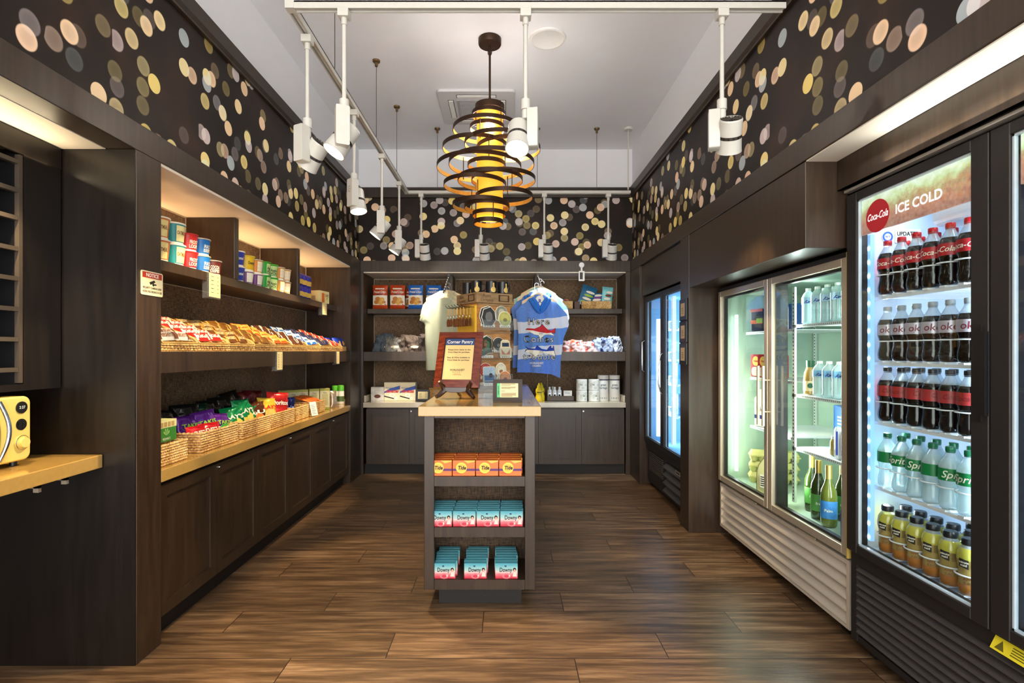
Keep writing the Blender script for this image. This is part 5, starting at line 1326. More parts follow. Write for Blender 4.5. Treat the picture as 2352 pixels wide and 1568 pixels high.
# ------------------------------------------------------------------ candy trays on the middle shelf
def candy_tray(w):
    """shallow woven tray tipped towards the room; local x runs along the shelf, -y to the room"""
    t = empty('candy_tray'); d = .40
    g = G(); g.box(-w / 2, w / 2, 0, d, -.004, 0)
    g.obj('base', m_straw, t)
    g = G()
    for i in range(3):
        rope_ring_z(g, w - .012, d, .004 + i * .012, .006, i)
    for s_ in (-1, 1):
        for i in range(3, 4): g.tube([(s_ * (w / 2 - .006), y, .004 + i * .012) for y in [.03 + .0125 * q for q in range(30)]], [.0058 * (1.2 if (q + i) % 2 else .7) for q in range(30)], 6)
    g.obj('woven_rim', m_straw, t, True)
    for s_ in (-1, 1): G().tube([(s_ * (w / 2 - .006), .008, .04), (s_ * (w / 2 - .006), .035, .052), (s_ * (w / 2 - .006), d - .01, .056)], .0042, 6).obj('side_rod', M('pale_reed_rim', (206, 170, 100), .5, var=.08, scale=60), t, True)
    m_rim = M('pale_reed_rim', (206, 170, 100), .5, var=.08, scale=60)
    G().tube([(-w / 2 + .006, .006, .038), (w / 2 - .006, .006, .038), (w / 2 - .006, d - .006, .038), (-w / 2 + .006, d - .006, .038)], .0045, 6, closed=True).obj('rim_rod', m_rim, t, True)
    return Proto(t)
def rope_ring_z(g, w, d, z, r, ph):
    pts = []; rr = []; per = [(-w / 2, .006), (w / 2, .006), (w / 2, d - .006), (-w / 2, d - .006)]; k = 0
    for i in range(4):
        a, b = Vector((*per[i], 0)), Vector((*per[(i + 1) % 4], 0)); n = max(2, int((b - a).length / .012))
        for j in range(n):
            p = a.lerp(b, j / n); pts.append((p.x, p.y, z)); rr.append(r * (1.2 if (k + ph) % 2 else .7)); k += 1
    g.tube(pts, rr, 6, closed=True)
TRW = .288; tray = candy_tray(TRW - .006)
TILT = R(20)
def bar_proto(name, col, words, wcol, band, w=.124, h=.048, t=.018):
    b = empty('candy_bar'); fn = pillow_fn(w, h, t, .0012)
    pillow(w, h, t, 6, 4, seed=rb.randint(1, 99), wr=.002).obj('wrapper', M('wrapper_' + name, col, .35, .1, var=.15, scale=60), b, True, ang=80)
    g = G(); mats = [wcol]
    if words: add_text(g, words, -.01, h * .5, pillow_fn(w, h, t, .003), 0, size=.026, shear=.15, bold=.0008, width=w * .6)
    if band: mats.append(M('band_' + name, band, .45, var=.1, scale=60)); poly(g, rect(w * .28, w * .44, h * .1, h * .9), fn, 1, 2); poly(g, rect(-w * .44, -w * .34, h * .1, h * .9), fn, 1, 2)
    g.obj('wrapper_print', mats, b); return Proto(b)
m_tanw = M('tan_words', (236, 206, 150), .5, var=0)
CANDY = [('white', (232, 224, 214), "HERSHEY'S", MATS['brown_ink'], (110, 60, 34), 'white chocolate bar with brown print'),
         ('scarlet', (206, 40, 34), 'KitKat', m_ivory, (240, 220, 200), 'red wafer bar'),
         ('brown', (120, 72, 34), 'SNICKERS', m_tanw, (210, 150, 70), 'brown chocolate bar'),
         ('tan', (150, 100, 40), '', m_tanw, (226, 180, 90), 'golden brown candy bar'),
         ('orange', (220, 92, 32), "REESE'S", MATS['yellow_print'], (244, 190, 60), 'orange peanut butter cup pack'),
         ('cocoa', (96, 50, 30), '', m_ivory, (230, 220, 200), 'dark brown candy bar'),
         ('blue', (30, 100, 190), 'CRUNCH', m_ivory, (220, 232, 244), 'blue candy bar'),
         ('violet', (48, 50, 92), '', m_ivory, (90, 92, 130), 'dark violet candy bar'),
         ('redwhite', (206, 66, 40), '', m_ivory, (240, 232, 220), 'red and white candy tube')]
TY = [2.335 + TRW * (i + .5) for i in range(9)]
placew = ['nearest', 'second', 'third', 'fourth', 'middle', 'sixth', 'seventh', 'eighth', 'farthest']
ords = ['bottom', 'second', 'third', 'fourth', 'fifth', 'top']
m_white_print = m_ivory
for i, y in enumerate(TY):
    nm, col, wd, wc_, band, noun = CANDY[i]
    t = tray.put((-1.548, y, 1.3015), rot=(TILT, 0, R(90)), label=f'slanted woven candy tray of {noun}s, {placew[i]} of nine', cat='candy tray', group='slanted candy trays')
    bp_ = bar_proto(nm, col, wd, wc_, band)
    mat4 = Matrix.Translation(Vector((-1.548, y, 1.3015))) @ Matrix.Rotation(R(90), 4, 'Z') @ Matrix.Rotation(TILT, 4, 'X')
    rows_, cols_ = 5, 2
    for c_ in range(cols_):
        for q in range(rows_):
            lx = (c_ - .5) * .126 + rb.uniform(-.004, .004); ly = .028 + q * .072 + c_ * .006; lz = .040 + rb.uniform(0, .006)
            m2 = mat4 @ Matrix.Translation((lx, ly, lz)) @ Matrix.Rotation(R(-56 + rb.uniform(-7, 7)), 4, 'X') @ Matrix.Rotation(R(rb.uniform(-6, 6)), 4, 'Z')
            bp_.put(m2.to_translation(), rot=m2.to_euler(), label=f'{noun} in the {placew[i]} tray, {["left", "right"][c_]} column, {ords[q]} from the front' if q else f'{noun} in the {placew[i]} tray, front of the {["left", "right"][c_]} column', cat='candy bar', group=f'{noun}s in their tray')
ck_ = empty('cookie_pack'); pillow(.13, .10, .045, wr=.004, seed=4).obj('pouch', M('cobalt_foil', (28, 62, 190), .3, .1, var=.15, scale=30), ck_, True)
g = G(); poly(g, disc(.02, .035, .025, 8), pillow_fn(.13, .1, .045, .003), 0, 1); g.obj('cracker_print', [M('cracker_yellow', (234, 176, 80), .5)], ck_); ckp = Proto(ck_)
for i, (x, y) in enumerate(((-1.60, 4.985), (-1.60, 5.085), (-1.67, 4.95), (-1.67, 5.06))): ckp.put((x, y, 1.335), rot=(R(-20), 0, R(80)), label=['blue cracker pack in front, left one, end of the middle shelf', 'blue cracker pack in front, right one, end of the middle shelf', 'blue cracker pack behind, left one, end of the middle shelf', 'blue cracker pack behind, right one, end of the middle shelf'][i], cat='cracker pack', group='blue cracker packs')
bS.put((-1.655, 5.02, 1.299), R(90), 'small woven basket of blue cracker packs at the far end of the middle shelf', 'basket', scale=(.8, .85, .45))

# ------------------------------------------------------------------ cereal cups on the upper shelf
def cup(key, body, lid, words, wcol, panel=None, h=.095, r=.052, wsize=.026, base=None, words2=None):
    c = empty('cereal_cup')
    G().lathe([(r * .80, 0), (r * .82, .008), (r * .80, .010)] , 26, 0).lathe([(r * .80, .008), (r * .97, h * .92)], 26, 1, cap=False).obj('cup_body', [base or m_ivory, M('cup_' + key, body, .4, var=.06)], c, True)
    G().lathe([(r * .97, h * .92), (r * 1.03, h * .93), (r * 1.05, h * .96), (r * 1.02, h), (0, h)], 26).obj('lid', lid, c, True)
    def cf_(x, z):
        rr = r * (.80 + .17 * z / (h * .92)) + .0012
        return (rr * math.sin(x / r), -rr * math.cos(x / r), z)
    def cf2(x, z):
        p = cf_(x, z); return (p[0] * 1.012, p[1] * 1.012, p[2])
    g = G(); mats = [wcol]
    if panel: mats.append(M('panel_' + key, panel, .5, var=.08, scale=50)); poly(g, rect(-.031, .031, .014, h * .86), cf_, 1, 3)
    if words: add_text(g, words, 0, h * .52, cf2, 0, size=wsize, bold=.0006, width=.055)
    if words2: add_text(g, words2, 0, h * .28, cf2, 0, size=wsize, bold=.0006, width=.06)
    g.obj('cup_print', mats, c); return Proto(c)
m_redlid = M('red_lid', (206, 44, 44), .4); m_grnlid = M('green_lid', (70, 170, 50), .4); m_clr = M('foil_lid', (214, 206, 190), .35, .3)
cu = dict(
 oat=cup('orange', (214, 110, 36), m_ivory, 'OATMEAL', MATS['brown_ink'], (238, 220, 150), h=.11, r=.056),
 teal=cup('teal', (20, 140, 146), m_ivory, 'OATMEAL', MATS['brown_ink'], (240, 226, 160), h=.11, r=.056),
 froot=cup('red', (206, 34, 34), m_redlid, 'FROOT', m_ivory, None, words2='LOOPS'),
 rice=cup('blue', (24, 110, 190), m_clr, 'RICE', m_ivory, None, words2='KRISPIES'),
 cocoa=cup('cocoa', (96, 34, 26), m_clr, 'COCOA', m_ivory, None, words2='KRISPIES', h=.088),
 frost=cup('frost', (44, 60, 160), m_ivory, 'Frosted', m_ivory, None, h=.098),
 honey=cup('honey', (232, 190, 30), M('yellow_lid', (226, 196, 60), .4), 'Cheerios', m_ink, None, h=.10, r=.058),
 raisin=cup('raisin', (110, 40, 120), m_ivory, 'Raisin', m_ivory, (240, 232, 214), h=.088),
 apple=cup('apple', (40, 160, 50), m_grnlid, 'Apple', m_ink, (190, 220, 140), words2='JACKS'),
 mini=cup('mini', (220, 140, 40), m_clr, 'mini', m_ivory, (244, 226, 190), words2='wheats'),
)
CUPS = 'cereal cups on the upper left shelf'; ZS = 1.743
def cupcol(key, y, x, labs, hs, ang=-25):
    z = ZS
    for i, l in enumerate(labs): cu[key if isinstance(key, str) else key[i]].put((x, y, z), R(90 + ang), l, 'cereal cup', CUPS); z += hs + .001
cupcol('oat', 2.60, -1.735, ['orange oatmeal cup, lower of the stack beside the post', 'orange oatmeal cup on top of the stack beside the post'], .11, -30)
cupcol('teal', 2.725, -1.735, ['teal oatmeal cup, lower of its stack', 'teal oatmeal cup on top of its stack'], .11, -10)
cupcol('froot', 2.845, -1.735, ['red cereal cup, lower of its stack', 'red cereal cup on top of its stack'], .095, -15)
cupcol('rice', 2.965, -1.735, ['blue crisped rice cup, lower of its stack', 'blue crisped rice cup on top of its stack'], .095, -5)
cupcol('cocoa', 3.085, -1.735, ['single brown cocoa cereal cup beside the divider'], .095, -40)
cupcol('oat', 2.60, -1.87, ['orange oatmeal cup behind the front stack, lower', 'orange oatmeal cup behind the front stack, upper'], .11)
cupcol('froot', 2.84, -1.87, ['red cereal cup behind its twin, lower', 'red cereal cup behind its twin, upper'], .095)
cupcol('frost', 3.36, -1.735, ['dark blue frosted cereal cup, lower of the nearest stack past the divider', 'dark blue frosted cereal cup on top of the nearest stack past the divider'], .098, -35)
cupcol('frost', 3.34, -1.86, ['dark blue cereal cup behind its stack, lower', 'dark blue cereal cup behind its stack, upper'], .098)
cupcol(('raisin', 'honey'), 3.49, -1.74, ['purple raisin cereal cup under the yellow cup', 'large yellow cereal cup on the purple cup'], .088, -20)
cupcol(('raisin', 'mini'), 3.61, -1.735, ['purple raisin cereal cup right of the yellow stack', 'small white cereal cup on the second purple cup'], .088, -10)
cupcol('apple', 3.73, -1.735, ['bright green cereal cup, lower, left green stack', 'bright green cereal cup, upper, left green stack'], .095, 0)
cupcol('apple', 3.85, -1.735, ['bright green cereal cup, lower, right green stack', 'bright green cereal cup, upper, right green stack'], .095, -35)
cupcol('mini', 3.97, -1.735, ['orange wheat cereal cup, lower, left orange stack', 'orange wheat cereal cup, upper, left orange stack'], .095, -10)
cupcol('mini', 4.085, -1.735, ['orange wheat cereal cup, lower, beside the second divider', 'orange wheat cereal cup, upper, beside the second divider'], .095, -30)
cp_ = empty('cookie_pouch'); pillow(.085, .10, .035, wr=.003, seed=5).obj('pouch', M('violet_foil', (60, 54, 170), .3, .1, var=.1, scale=30), cp_, True)
g = G(); poly(g, rect(-.03, .03, .012, .05), pillow_fn(.085, .1, .035, .003), 0, 2); g.obj('front_print', [M('biscuit_print', (236, 186, 80), .5, var=.15, scale=80)], cp_); cpp = Proto(cp_)
for i in range(3):
    for j in range(2): cpp.put((-1.70, 4.30 + i * .09, ZS + j * .10), R(75), f'violet cookie pouch, {["left", "middle", "right"][i]} of the {["lower", "upper"][j]} row past the second divider', 'cookie pouch', 'violet cookie pouches')
bx = empty('cracker_box'); tag(bx, 'cream and orange cracker box above the far price card', 'box')
G().box(-.08, .08, -.06, .06, 0, .11).obj('box', M('cream_box', (240, 222, 160), .45), bx)
g = G().box(-.045, .0, -.0608, -.06, .0, .09, 0); add_text(g, 'CHEEZ', .04, .07, flat(-.0608), 1, size=.03, bold=.0006, width=.06); add_text(g, 'IT', .045, .04, flat(-.0608), 2, size=.03, bold=.0006)
g.obj('box_print', [m_orange, m_ink, m_grnlid], bx); bx.location = (-1.735, 4.84, ZS); bx.rotation_euler = (0, 0, R(78))
bx = empty('cardboard_tray'); tag(bx, 'low open brown cardboard tray behind the cracker box', 'tray'); m_card = M('brown_cardboard', (176, 134, 92), .7, var=.06)
G().box(-.12, .12, -.07, .07, 0, .004).box(-.12, .12, -.07, -.066, 0, .05).box(-.12, .12, .066, .07, 0, .07).box(-.12, -.116, -.07, .07, 0, .06).box(.116, .12, -.07, .07, 0, .06).obj('tray_wall', m_card, bx); bx.location = (-1.80, 4.62, ZS); bx.rotation_euler = (0, 0, R(90))
# ------------------------------------------------------------------ back wall: top shelf
ZB, ZBm, ZBc = 1.758, 1.294, 0.761
m_crisp_r = (176, 62, 24)
def pretzel(key, top, lab2, seed):
    b = empty('pretzel_bag'); w, h, t = .165, .262, .055; fn = pillow_fn(w, h, t, .0025); fn2 = pillow_fn(w, h, t, .005)
    pillow(w, h, t, wr=.004, seed=seed).obj('pouch', M('pretzel_foil_' + key, top, .35, .05, var=.08, scale=20), b, True, ang=80)
    g = G(); poly(g, rect(-.078, .078, .045, .15), fn, 0, 4)
    for i, (x, z, r_) in enumerate(((-.02, .11, .03), (.025, .105, .028), (-.035, .075, .028), (.01, .07, .032), (.045, .075, .02))): poly(g, disc(x, z, r_, 10, r_ * .8), fn2, 1 + i % 2, 1)
    add_text(g, 'Pretzel Crisps', 0, .185, fn2, 0, size=.035, shear=.35, bold=.0006, width=.135); poly(g, rect(-.05, .05, .215, .228), fn, 0, 2); poly(g, rect(-.035, .035, .157, .165), fn2, 3, 2)
    g.obj('front_print', [m_ivory, M('pretzel_brown', (190, 116, 40), .5, var=.2, scale=80), M('pretzel_gold', (222, 168, 60), .5, var=.2, scale=80), M('dark_strip', (60, 26, 20), .5, var=0)], b)
    return Proto(b)
pr = pretzel('rust', (186, 66, 22), 0, 1); pb = pretzel('blue', (32, 104, 196), 0, 2)
pr.put((-1.375, 5.72, ZB), 0.0, 'rust red pretzel crisp bag at the far left of the back shelf', 'pretzel bag'); pr.put((-1.185, 5.715, ZB), R(4), 'rust red pretzel crisp bag, second from the left on the back shelf', 'pretzel bag')
pb.put((-.985, 5.71, ZB), R(-3), 'blue pretzel crisp bag left of its twin on the back shelf', 'pretzel bag'); pb.put((-.79, 5.72, ZB), R(3), 'blue pretzel crisp bag right of its twin on the back shelf', 'pretzel bag')
pb.put((-.685, 5.83, ZB), R(0), 'dark blue pretzel bag half hidden behind the wooden hangers', 'pretzel bag', scale=(.9, 1, .93)); pr.put((-1.08, 5.86, ZB), R(0), 'pretzel bag glimpsed behind the gap between the red and blue ones', 'pretzel bag', scale=(.6, 1, .9))
# rails for the shirts, fixed to the header
def rail_arm(x, lab, sl):
    o = empty('clothes_rail', (x, 5.60, 2.10)); tag(o, lab, 'clothes rail', 'waterfall clothes rails')
    G().box(-.014, .014, -.104, -.095, -.08, .02).obj('wall_plate', m_blk, o, bevel=.002)
    G().cyl((0, -.10, -.02), (0, -.56, -.02 - .46 * sl), .010, n=10).obj('arm', m_chrome, o, True)
    for i in range(6):
        y = -.17 - i * .07
        G().lathe([(0, 0), (.006, .002), (.008, .008), (.006, .014), (0, .016)], 10, c=(0, y, -.02 + (y + .10) * sl + .009)).obj('stop_ball', m_chrome, o, True)
    return o
rail_arm(-.60, 'sloping metal clothes rail with the pale shirts', .467); rail_arm(.335, 'sloping metal clothes rail with the blue shark ponchos', .304)
m_hgr = M('pale_beech_wood', (226, 196, 146), .45, var=.1, scale=20, stretch=(1, 8, 8))
def hanger(root, w=.40, badge=False, z0=0):
    g = G(); n = 12; top = []; bot = []
    for i in range(n + 1):
        u = i / n; x = -w / 2 + w * u; z = .0 - .085 * (abs(2 * u - 1) ** 1.35); top.append((x, z)); bot.append((x, z - .03 - .008 * (1 - abs(2 * u - 1))))
    g.prism(bot + top[::-1], -.006, .006); h = g.obj('hanger', m_hgr, root, loc=(0, 0, z0))
    G().tube([(0, 0, -.01), (0, 0, .035), (.0, .0, .05)] + [(.0 + .018 - .018 * math.cos(t), 0, .05 + .018 * math.sin(t)) for t in [R(20 * i) for i in range(1, 11)]], .0022, 6).obj('hook', m_chrome, h, True)
    return h
def garment(name, outline, foldf, mats, stripef, nu=30, nv=44, t=.012):
    """outline(v) -> (x_left, x_right) for height v in 0..1 from hem to collar; foldf(x, z) depth"""
    H = outline[0]; prof = outline[1]
    def at(v):
        for (a, l0, r0), (b, l1, r1) in zip(prof, prof[1:]):
            if a <= v <= b: k_ = (v - a) / (b - a); return l0 + (l1 - l0) * k_, r0 + (r1 - r0) * k_
        return prof[-1][1:]
    def f(sgn):
        def q(u, v):
            l, r_ = at(v); x = l + (r_ - l) * u; z = -H + H * v + (outline[2](x) * (1 - v) if len(outline) > 2 else 0)
            e = min(1, 8 * u, 8 * (1 - u)) ** .5
            return (x, foldf(x, z) + sgn * t * e, z)
        return q
    g = G(); g.grid(f(-1), nu, nv, 0); g.grid(f(1), nu, nv, 0, flip=True)
    # close the hem
    return g, at
def fold1(x, z): return .020 * math.sin(x * 38 + z * 3.0) * min(1, max(0, -z * 2.2)) + .009 * math.sin(x * 75 + 1.7 + z * 6) * min(1, max(0, -z * 2))
def fold2(x, z): return .016 * math.sin(x * 30 + z * 4.0 + 1) * min(1, max(0, -z * 2)) + .008 * math.sin(x * 70 + z * 6)
# blue striped ponchos: stripes are dyed cloth, so they live in the material
k = NT('blue_white_stripe_towelling'); o = k.xyz(k.obj())
n = k.noise(k.obj(), 5, 2); zz = k.math('ADD', k.math('ADD', o[2], k.math('MULTIPLY', o[0], -.12)), k.math('MULTIPLY', k.math('SUBTRACT', n, .5), .05))
st = k.ramp(k.math('MULTIPLY', zz, -1.428), [(0.0, (42, 112, 204)), (.343, (212, 216, 226)), (.50, (44, 116, 206)), (.72, (212, 216, 226)), (.857, (36, 104, 204))], 'CONSTANT')
fuzz = k.noise(k.obj(), 120, 2); k.put(k.b.inputs['Base Color'], k.mix(k.math('MULTIPLY', fuzz, .25), st, (.75, .85, 1, 1))); k.b.inputs['Roughness'].default_value = .9; k.bump(fuzz, .3, .003); m_strp = k.m
m_shirtw = M('pale_mint_cotton', (178, 184, 158), .85, var=.03, scale=10)
def poncho(lab, front):
    p = empty('poncho'); tag(p, lab, 'poncho', 'blue striped shark ponchos')
    prof = [(0, -.22, .20), (.25, -.21, .205), (.5, -.205, .24), (.66, -.215, .29), (.78, -.235, .27), (.88, -.17, .19), (1.0, -.05, .05)]
    g, at = garment('poncho', (.75, prof, lambda x: -.10 * (x + .2) ** 2 * 2 - .04 * (x > .12) * (x - .12) * 8), fold2, None, None)
    cl = g.obj('cloth', m_strp, p, True, ang=80)
    hanger(p, .34, z0=.02)
    m_tw = M('blue_towelling', (44, 114, 206), .9, var=.1, scale=60, bump=.2)
    pts = [(-.10, -.012, -.045), (-.078, -.03, -.07), (-.045, -.036, -.115), (-.018, -.036, -.155), (0, -.034, -.175), (.018, -.036, -.155), (.045, -.036, -.115), (.078, -.03, -.07), (.10, -.012, -.045)]
    g = G().tube(pts, [.014, .022, .026, .022, .014, .022, .026, .022, .014], 8); g.tube([(x * .7, y - .012, z * .8 + .004) for x, y, z in pts], [.010, .016, .018, .014, .008, .014, .018, .016, .010], 8)
    g.obj('hood', m_tw, p, True)
    bd = G().prism(disc(0, -.062, .044, 24, .052), -.034, -.030).obj('size_badge', M('badge_white', (238, 234, 226), .5, var=0), p)
    g = G(); add_text(g, 'R', 0, -.066, flat(-.0346), size=.05, bold=.002); g.obj('badge_letter', MATS['deep_blue_print'], bd)
    def fn(e):
        def q(x, z): return (x, fold2(x, z) - .0125 - e, z)
        return q
    if front:
        m_rs = M('shark_red', (200, 30, 42), .8, var=0); m_bs = M('shark_blue', (26, 62, 170), .8, var=0)
        g = G()
        for (w_, x, z) in (('Here', -.01, -.262), ('Comes', -.01, -.432), ('trouble', -.005, -.60)):
            add_text(g, w_, x, z, fn(.003), 0, size=.088, bold=.0032, spacing=1.2); add_text(g, w_, x, z, fn(.0045), 1, size=.088, bold=-.0012, spacing=1.2)
        add_text(g, 'WORLDQUEST', -.03, -.662, fn(.003), 1, size=.026, bold=.0006, width=.13); add_text(g, 'ORLANDO', -.03, -.688, fn(.003), 1, size=.02, bold=.0006, width=.08)
        red = [(-.145, -.285), (-.13, -.272), (-.05, -.275), (.0, -.258), (.03, -.235), (.028, -.268), (.09, -.285), (.13, -.29), (.165, -.268), (.158, -.30), (.165, -.315), (.125, -.312), (.08, -.316), (.0, -.308), (-.07, -.292)]
        wht = [(-.145, -.285), (-.07, -.292), (.0, -.308), (.08, -.316), (.125, -.312), (.16, -.34), (.10, -.33), (.03, -.335), (.005, -.372), (-.012, -.338), (-.06, -.33), (-.10, -.31)]
        blu = [(-.15, -.405), (-.12, -.425), (-.05, -.43), (-.03, -.40), (.0, -.428), (.08, -.44), (.11, -.405), (.15, -.405), (.155, -.45), (.06, -.455), (-.03, -.445), (-.12, -.44)]
        wh2 = [(-.14, -.44), (-.03, -.445), (.06, -.455), (.155, -.45), (.17, -.50), (.12, -.485), (.05, -.475), (.0, -.478), (-.045, -.505), (-.05, -.475), (-.155, -.462)]
        red = [(a * .9, b - .055) for a, b in red]; wht = [(a * .9, b - .055) for a, b in wht]; blu = [(a * .9, b - .092) for a, b in blu]; wh2 = [(a * .9, b - .092) for a, b in wh2]
        for s_ in (red, wht, blu, wh2):
            cx = sum(a for a, _ in s_) / len(s_); cz = sum(b for _, b in s_) / len(s_)
            poly(g, [(cx + (a - cx) * 1.04, cz + (b - cz) * 1.14) for a, b in s_[::-1]], fn(.002), 0, 2)
        poly(g, wht[::-1], fn(.004), 1, 2); poly(g, red[::-1], fn(.005), 2, 2); poly(g, wh2[::-1], fn(.004), 1, 2); poly(g, blu[::-1], fn(.005), 3, 2)
        poly(g, disc(.122, -.504, .009, 12), fn(.006), 1); poly(g, disc(.124, -.505, .004, 8), fn(.007), 0)
        for i in range(3): poly(g, rect(-.005 + i * .013, -.001 + i * .013, -.385, -.369), fn(.006), 0); poly(g, rect(.0 + i * .013, .004 + i * .013, -.562, -.544), fn(.006), 0)
        g.obj('shark_print', [m_ink, m_ivory, m_rs, m_bs], cl)
    else:
        g = G(); add_text(g, 'Here', -.01, -.262, fn(.003), 0, size=.088, bold=.0032, spacing=1.2); add_text(g, 'Here', -.01, -.262, fn(.0045), 1, size=.088, bold=-.0012, spacing=1.2); g.obj('letter_print', [m_ink, m_ivory], cl)
    return p
for i, (y, z, lab) in enumerate(((5.06, 1.845, 'frontmost blue striped poncho printed with red and blue sharks'), (5.17, 1.885, 'blue striped poncho hanging just behind the shark print one'), (5.28, 1.92, 'blue striped poncho third on the rail'))):
    p = poncho(lab, i == 0); p.location = ((.325, .285, .35)[i], y, z); p.rotation_euler = (0, 0, R(4 - 5 * i))
p = empty('poncho'); tag(p, 'pale aqua garment at the back of the poncho rail', 'poncho')
g, at = garment('x', (.62, [(0, -.2, .2), (.6, -.22, .24), (.8, -.25, .25), (1, -.05, .05)]), fold2, None, None, 16, 20); g.obj('cloth', M('pale_aqua_cotton', (176, 224, 222), .85, var=.05), p, True, ang=80); hanger(p, .36, z0=.02); p.location = (.335, 5.38, 1.955)
for i, (y, z, x, lab) in enumerate(((5.10, 1.813, -.60, 'front pale mint shirt on a wooden hanger left of the display tower'), (5.20, 1.86, -.60, 'second pale shirt on the left rail'), (5.31, 1.912, -.60, 'rearmost pale shirt on the left rail'))):
    p = empty('shirt'); tag(p, lab, 'shirt', 'pale shirts on the left rail')
    prof = [(0, -.20, .22), (.55, -.195, .205), (.66, -.20, .20), (.70, -.265, .26), (.80, -.245, .24), (.92, -.14, .14), (1.0, -.075, .075)]
    g, at = garment('shirt', (.70, prof), fold1, None, None, 24, 30); g.obj('cloth', m_shirtw if i == 0 else M('ivory_cotton', (184, 176, 148), .85, var=.03, scale=10), p, True, ang=80)
    g = G().tube([(.078 * math.cos(t), -.012 - .006 * math.sin(t * 2), -.012 - .05 * math.sin(t)) for t in [R(a) for a in range(0, 181, 15)]], .004, 6); g.obj('collar', m_shirtw, p, True)
    hanger(p, .42, z0=.012); p.location = (x, y, z); p.rotation_euler = (0, 0, R(-14 + 6 * i))
# top shelf, right bay: baskets with floats
bk = basket(.26, .20, .085); bk2 = basket(.325, .22, .085)
bk.put((.60, 5.78, ZB + .001), 0, 'woven basket of toys behind the poncho sleeves', 'basket', 'woven baskets on the top back shelf'); bk2.put((.985, 5.78, ZB + .001), 0, 'wide woven basket of pool toy packages at the right end', 'basket', 'woven baskets on the top back shelf')
bk.put((.06, 5.80, ZB + .001), 0, 'woven basket half hidden behind the black mugs', 'basket', 'woven baskets on the top back shelf', scale=(.7, 1, 1))
o = empty('cardboard_sleeve'); tag(o, 'dark brown package squeezed between the two woven baskets', 'package'); box(-.03, .03, -.05, .05, 0, .085).obj('sleeve', M('dark_brown_sleeve', (70, 34, 26), .5, var=.3, scale=60), o); o.location = (.778, 5.76, ZB)
for i, (x, z, rx, ry, w, h, c1, c2, lab) in enumerate((
    (.86, .085, -8, 18, .17, .23, (36, 100, 140), (150, 190, 60), 'blue pool toy package leaning in the wide basket, left'),
    (1.0, .075, -16, -4, .16, .15, (50, 110, 160), (120, 70, 150), 'blue and purple pool toy package lying low in the wide basket'),
    (1.10, .085, -6, 6, .12, .21, (120, 200, 210), (110, 54, 40), 'pale blue swim toy package at the right end of the basket'))):
    o = empty('pool_toy_package'); tag(o, lab, 'pool toy', 'pool toy packages'); fn = pillow_fn(w, h, .03, .003)
    pillow(w, h, .03, wr=.003, seed=i + 3).obj('pouch', M(f'toy_pack_{i}', c1, .25, .05, var=.2, scale=14), o, True)
    g = G()
    for q in range(4): poly(g, [(a, b) for a, b in disc(-.01 + .01 * q, .04 + q * h * .17, w * .30, 14, .014)], fn, q % 2, 1)
    g.obj('toy_print', [M(f'toy_print_{i}', c2, .4, var=.1), m_ivory], o); o.location = (x, 5.72, ZB + z * .2 + .02); o.rotation_euler = (R(rx), R(ry), 0)
m_multi = [M(f'toy_{n_}', c, .3) for n_, c in (('orange', (230, 120, 40)), ('green', (110, 180, 60)), ('white', (226, 226, 222)), ('violet', (110, 90, 140)))]
for i, (x, z) in enumerate(((.56, .075), (.61, .09), (.655, .085), (.51, .08))):
    o = empty('toy_ball'); tag(o, ['white and grey plastic toy left in the small basket', 'orange and green toy in the small basket', 'green striped toy right in the small basket', 'violet toy by the poncho sleeve in the small basket'][i], 'toy')
    g = G().lathe([(0, 0), (.02, .003), (.034, .016), (.038, .035), (.032, .055), (.018, .066), (0, .07)], 16, ms=[i % 4, (i + 1) % 4, i % 4, (i + 1) % 4, (i + 2) % 4, i % 4]); g.obj('shell', m_multi, o, True); o.location = (x, 5.77, ZB + z - .035); o.rotation_euler = (R(10), R(20 * i - 20), 0)
o = empty('folded_textile'); tag(o, 'white patterned cloth left of the black mugs on the shelf', 'cloth'); 
def lump(w, d, h, seed, amp=.35, nu=64, nv=26):
    g = G(); off = Vector((seed * 3.1, seed * 1.7, 0))
    def f(u, v):
        a = 2 * math.pi * u; e = math.cos(v * math.pi / 2) ** .45 if v < 1 else 0
        n_ = mnoise.noise((math.cos(a) * 2 + off.x, math.sin(a) * 2 + off.y, v * 3)) * amp + mnoise.noise((math.cos(a) * 5 + off.y, math.sin(a) * 5, v * 7 + off.x)) * amp * .6 - abs(mnoise.noise((math.cos(a) * 8 + off.x, math.sin(a) * 8, v * 12))) * amp * .5
        cr = abs(mnoise.noise((math.cos(a) * 3.5 + off.x, math.sin(a) * 3.5, v * 5))) * amp * .8
        k_ = 1 + n_ - cr
        return (w / 2 * e * k_ * math.cos(a), d / 2 * e * k_ * math.sin(a), h * (math.sin(v * math.pi / 2) ** .8) * (1 + n_ * .6))
    g.grid(f, nu, nv); return g
lump(.20, .12, .14, 3, .2).obj('cloth', M('leafy_white_cloth', (224, 224, 206), .8, var=.3, scale=18), o, True, ang=80); o.location = (-.47, 5.79, ZB)
o = empty('gift_carton'); tag(o, 'yellow palm patterned towel box right of the mugs', 'box'); G().box(-.085, .085, -.04, .04, 0, .11).obj('box', M('palm_yellow', (226, 190, 90), .5, var=.3, scale=24), o); box(-.086, -.065, -.0405, .0405, 0, .11).obj('cream_end', m_ivory, o); o.location = (.17, 5.72, ZB + .02 - .02); o.rotation_euler = (0, 0, R(8))
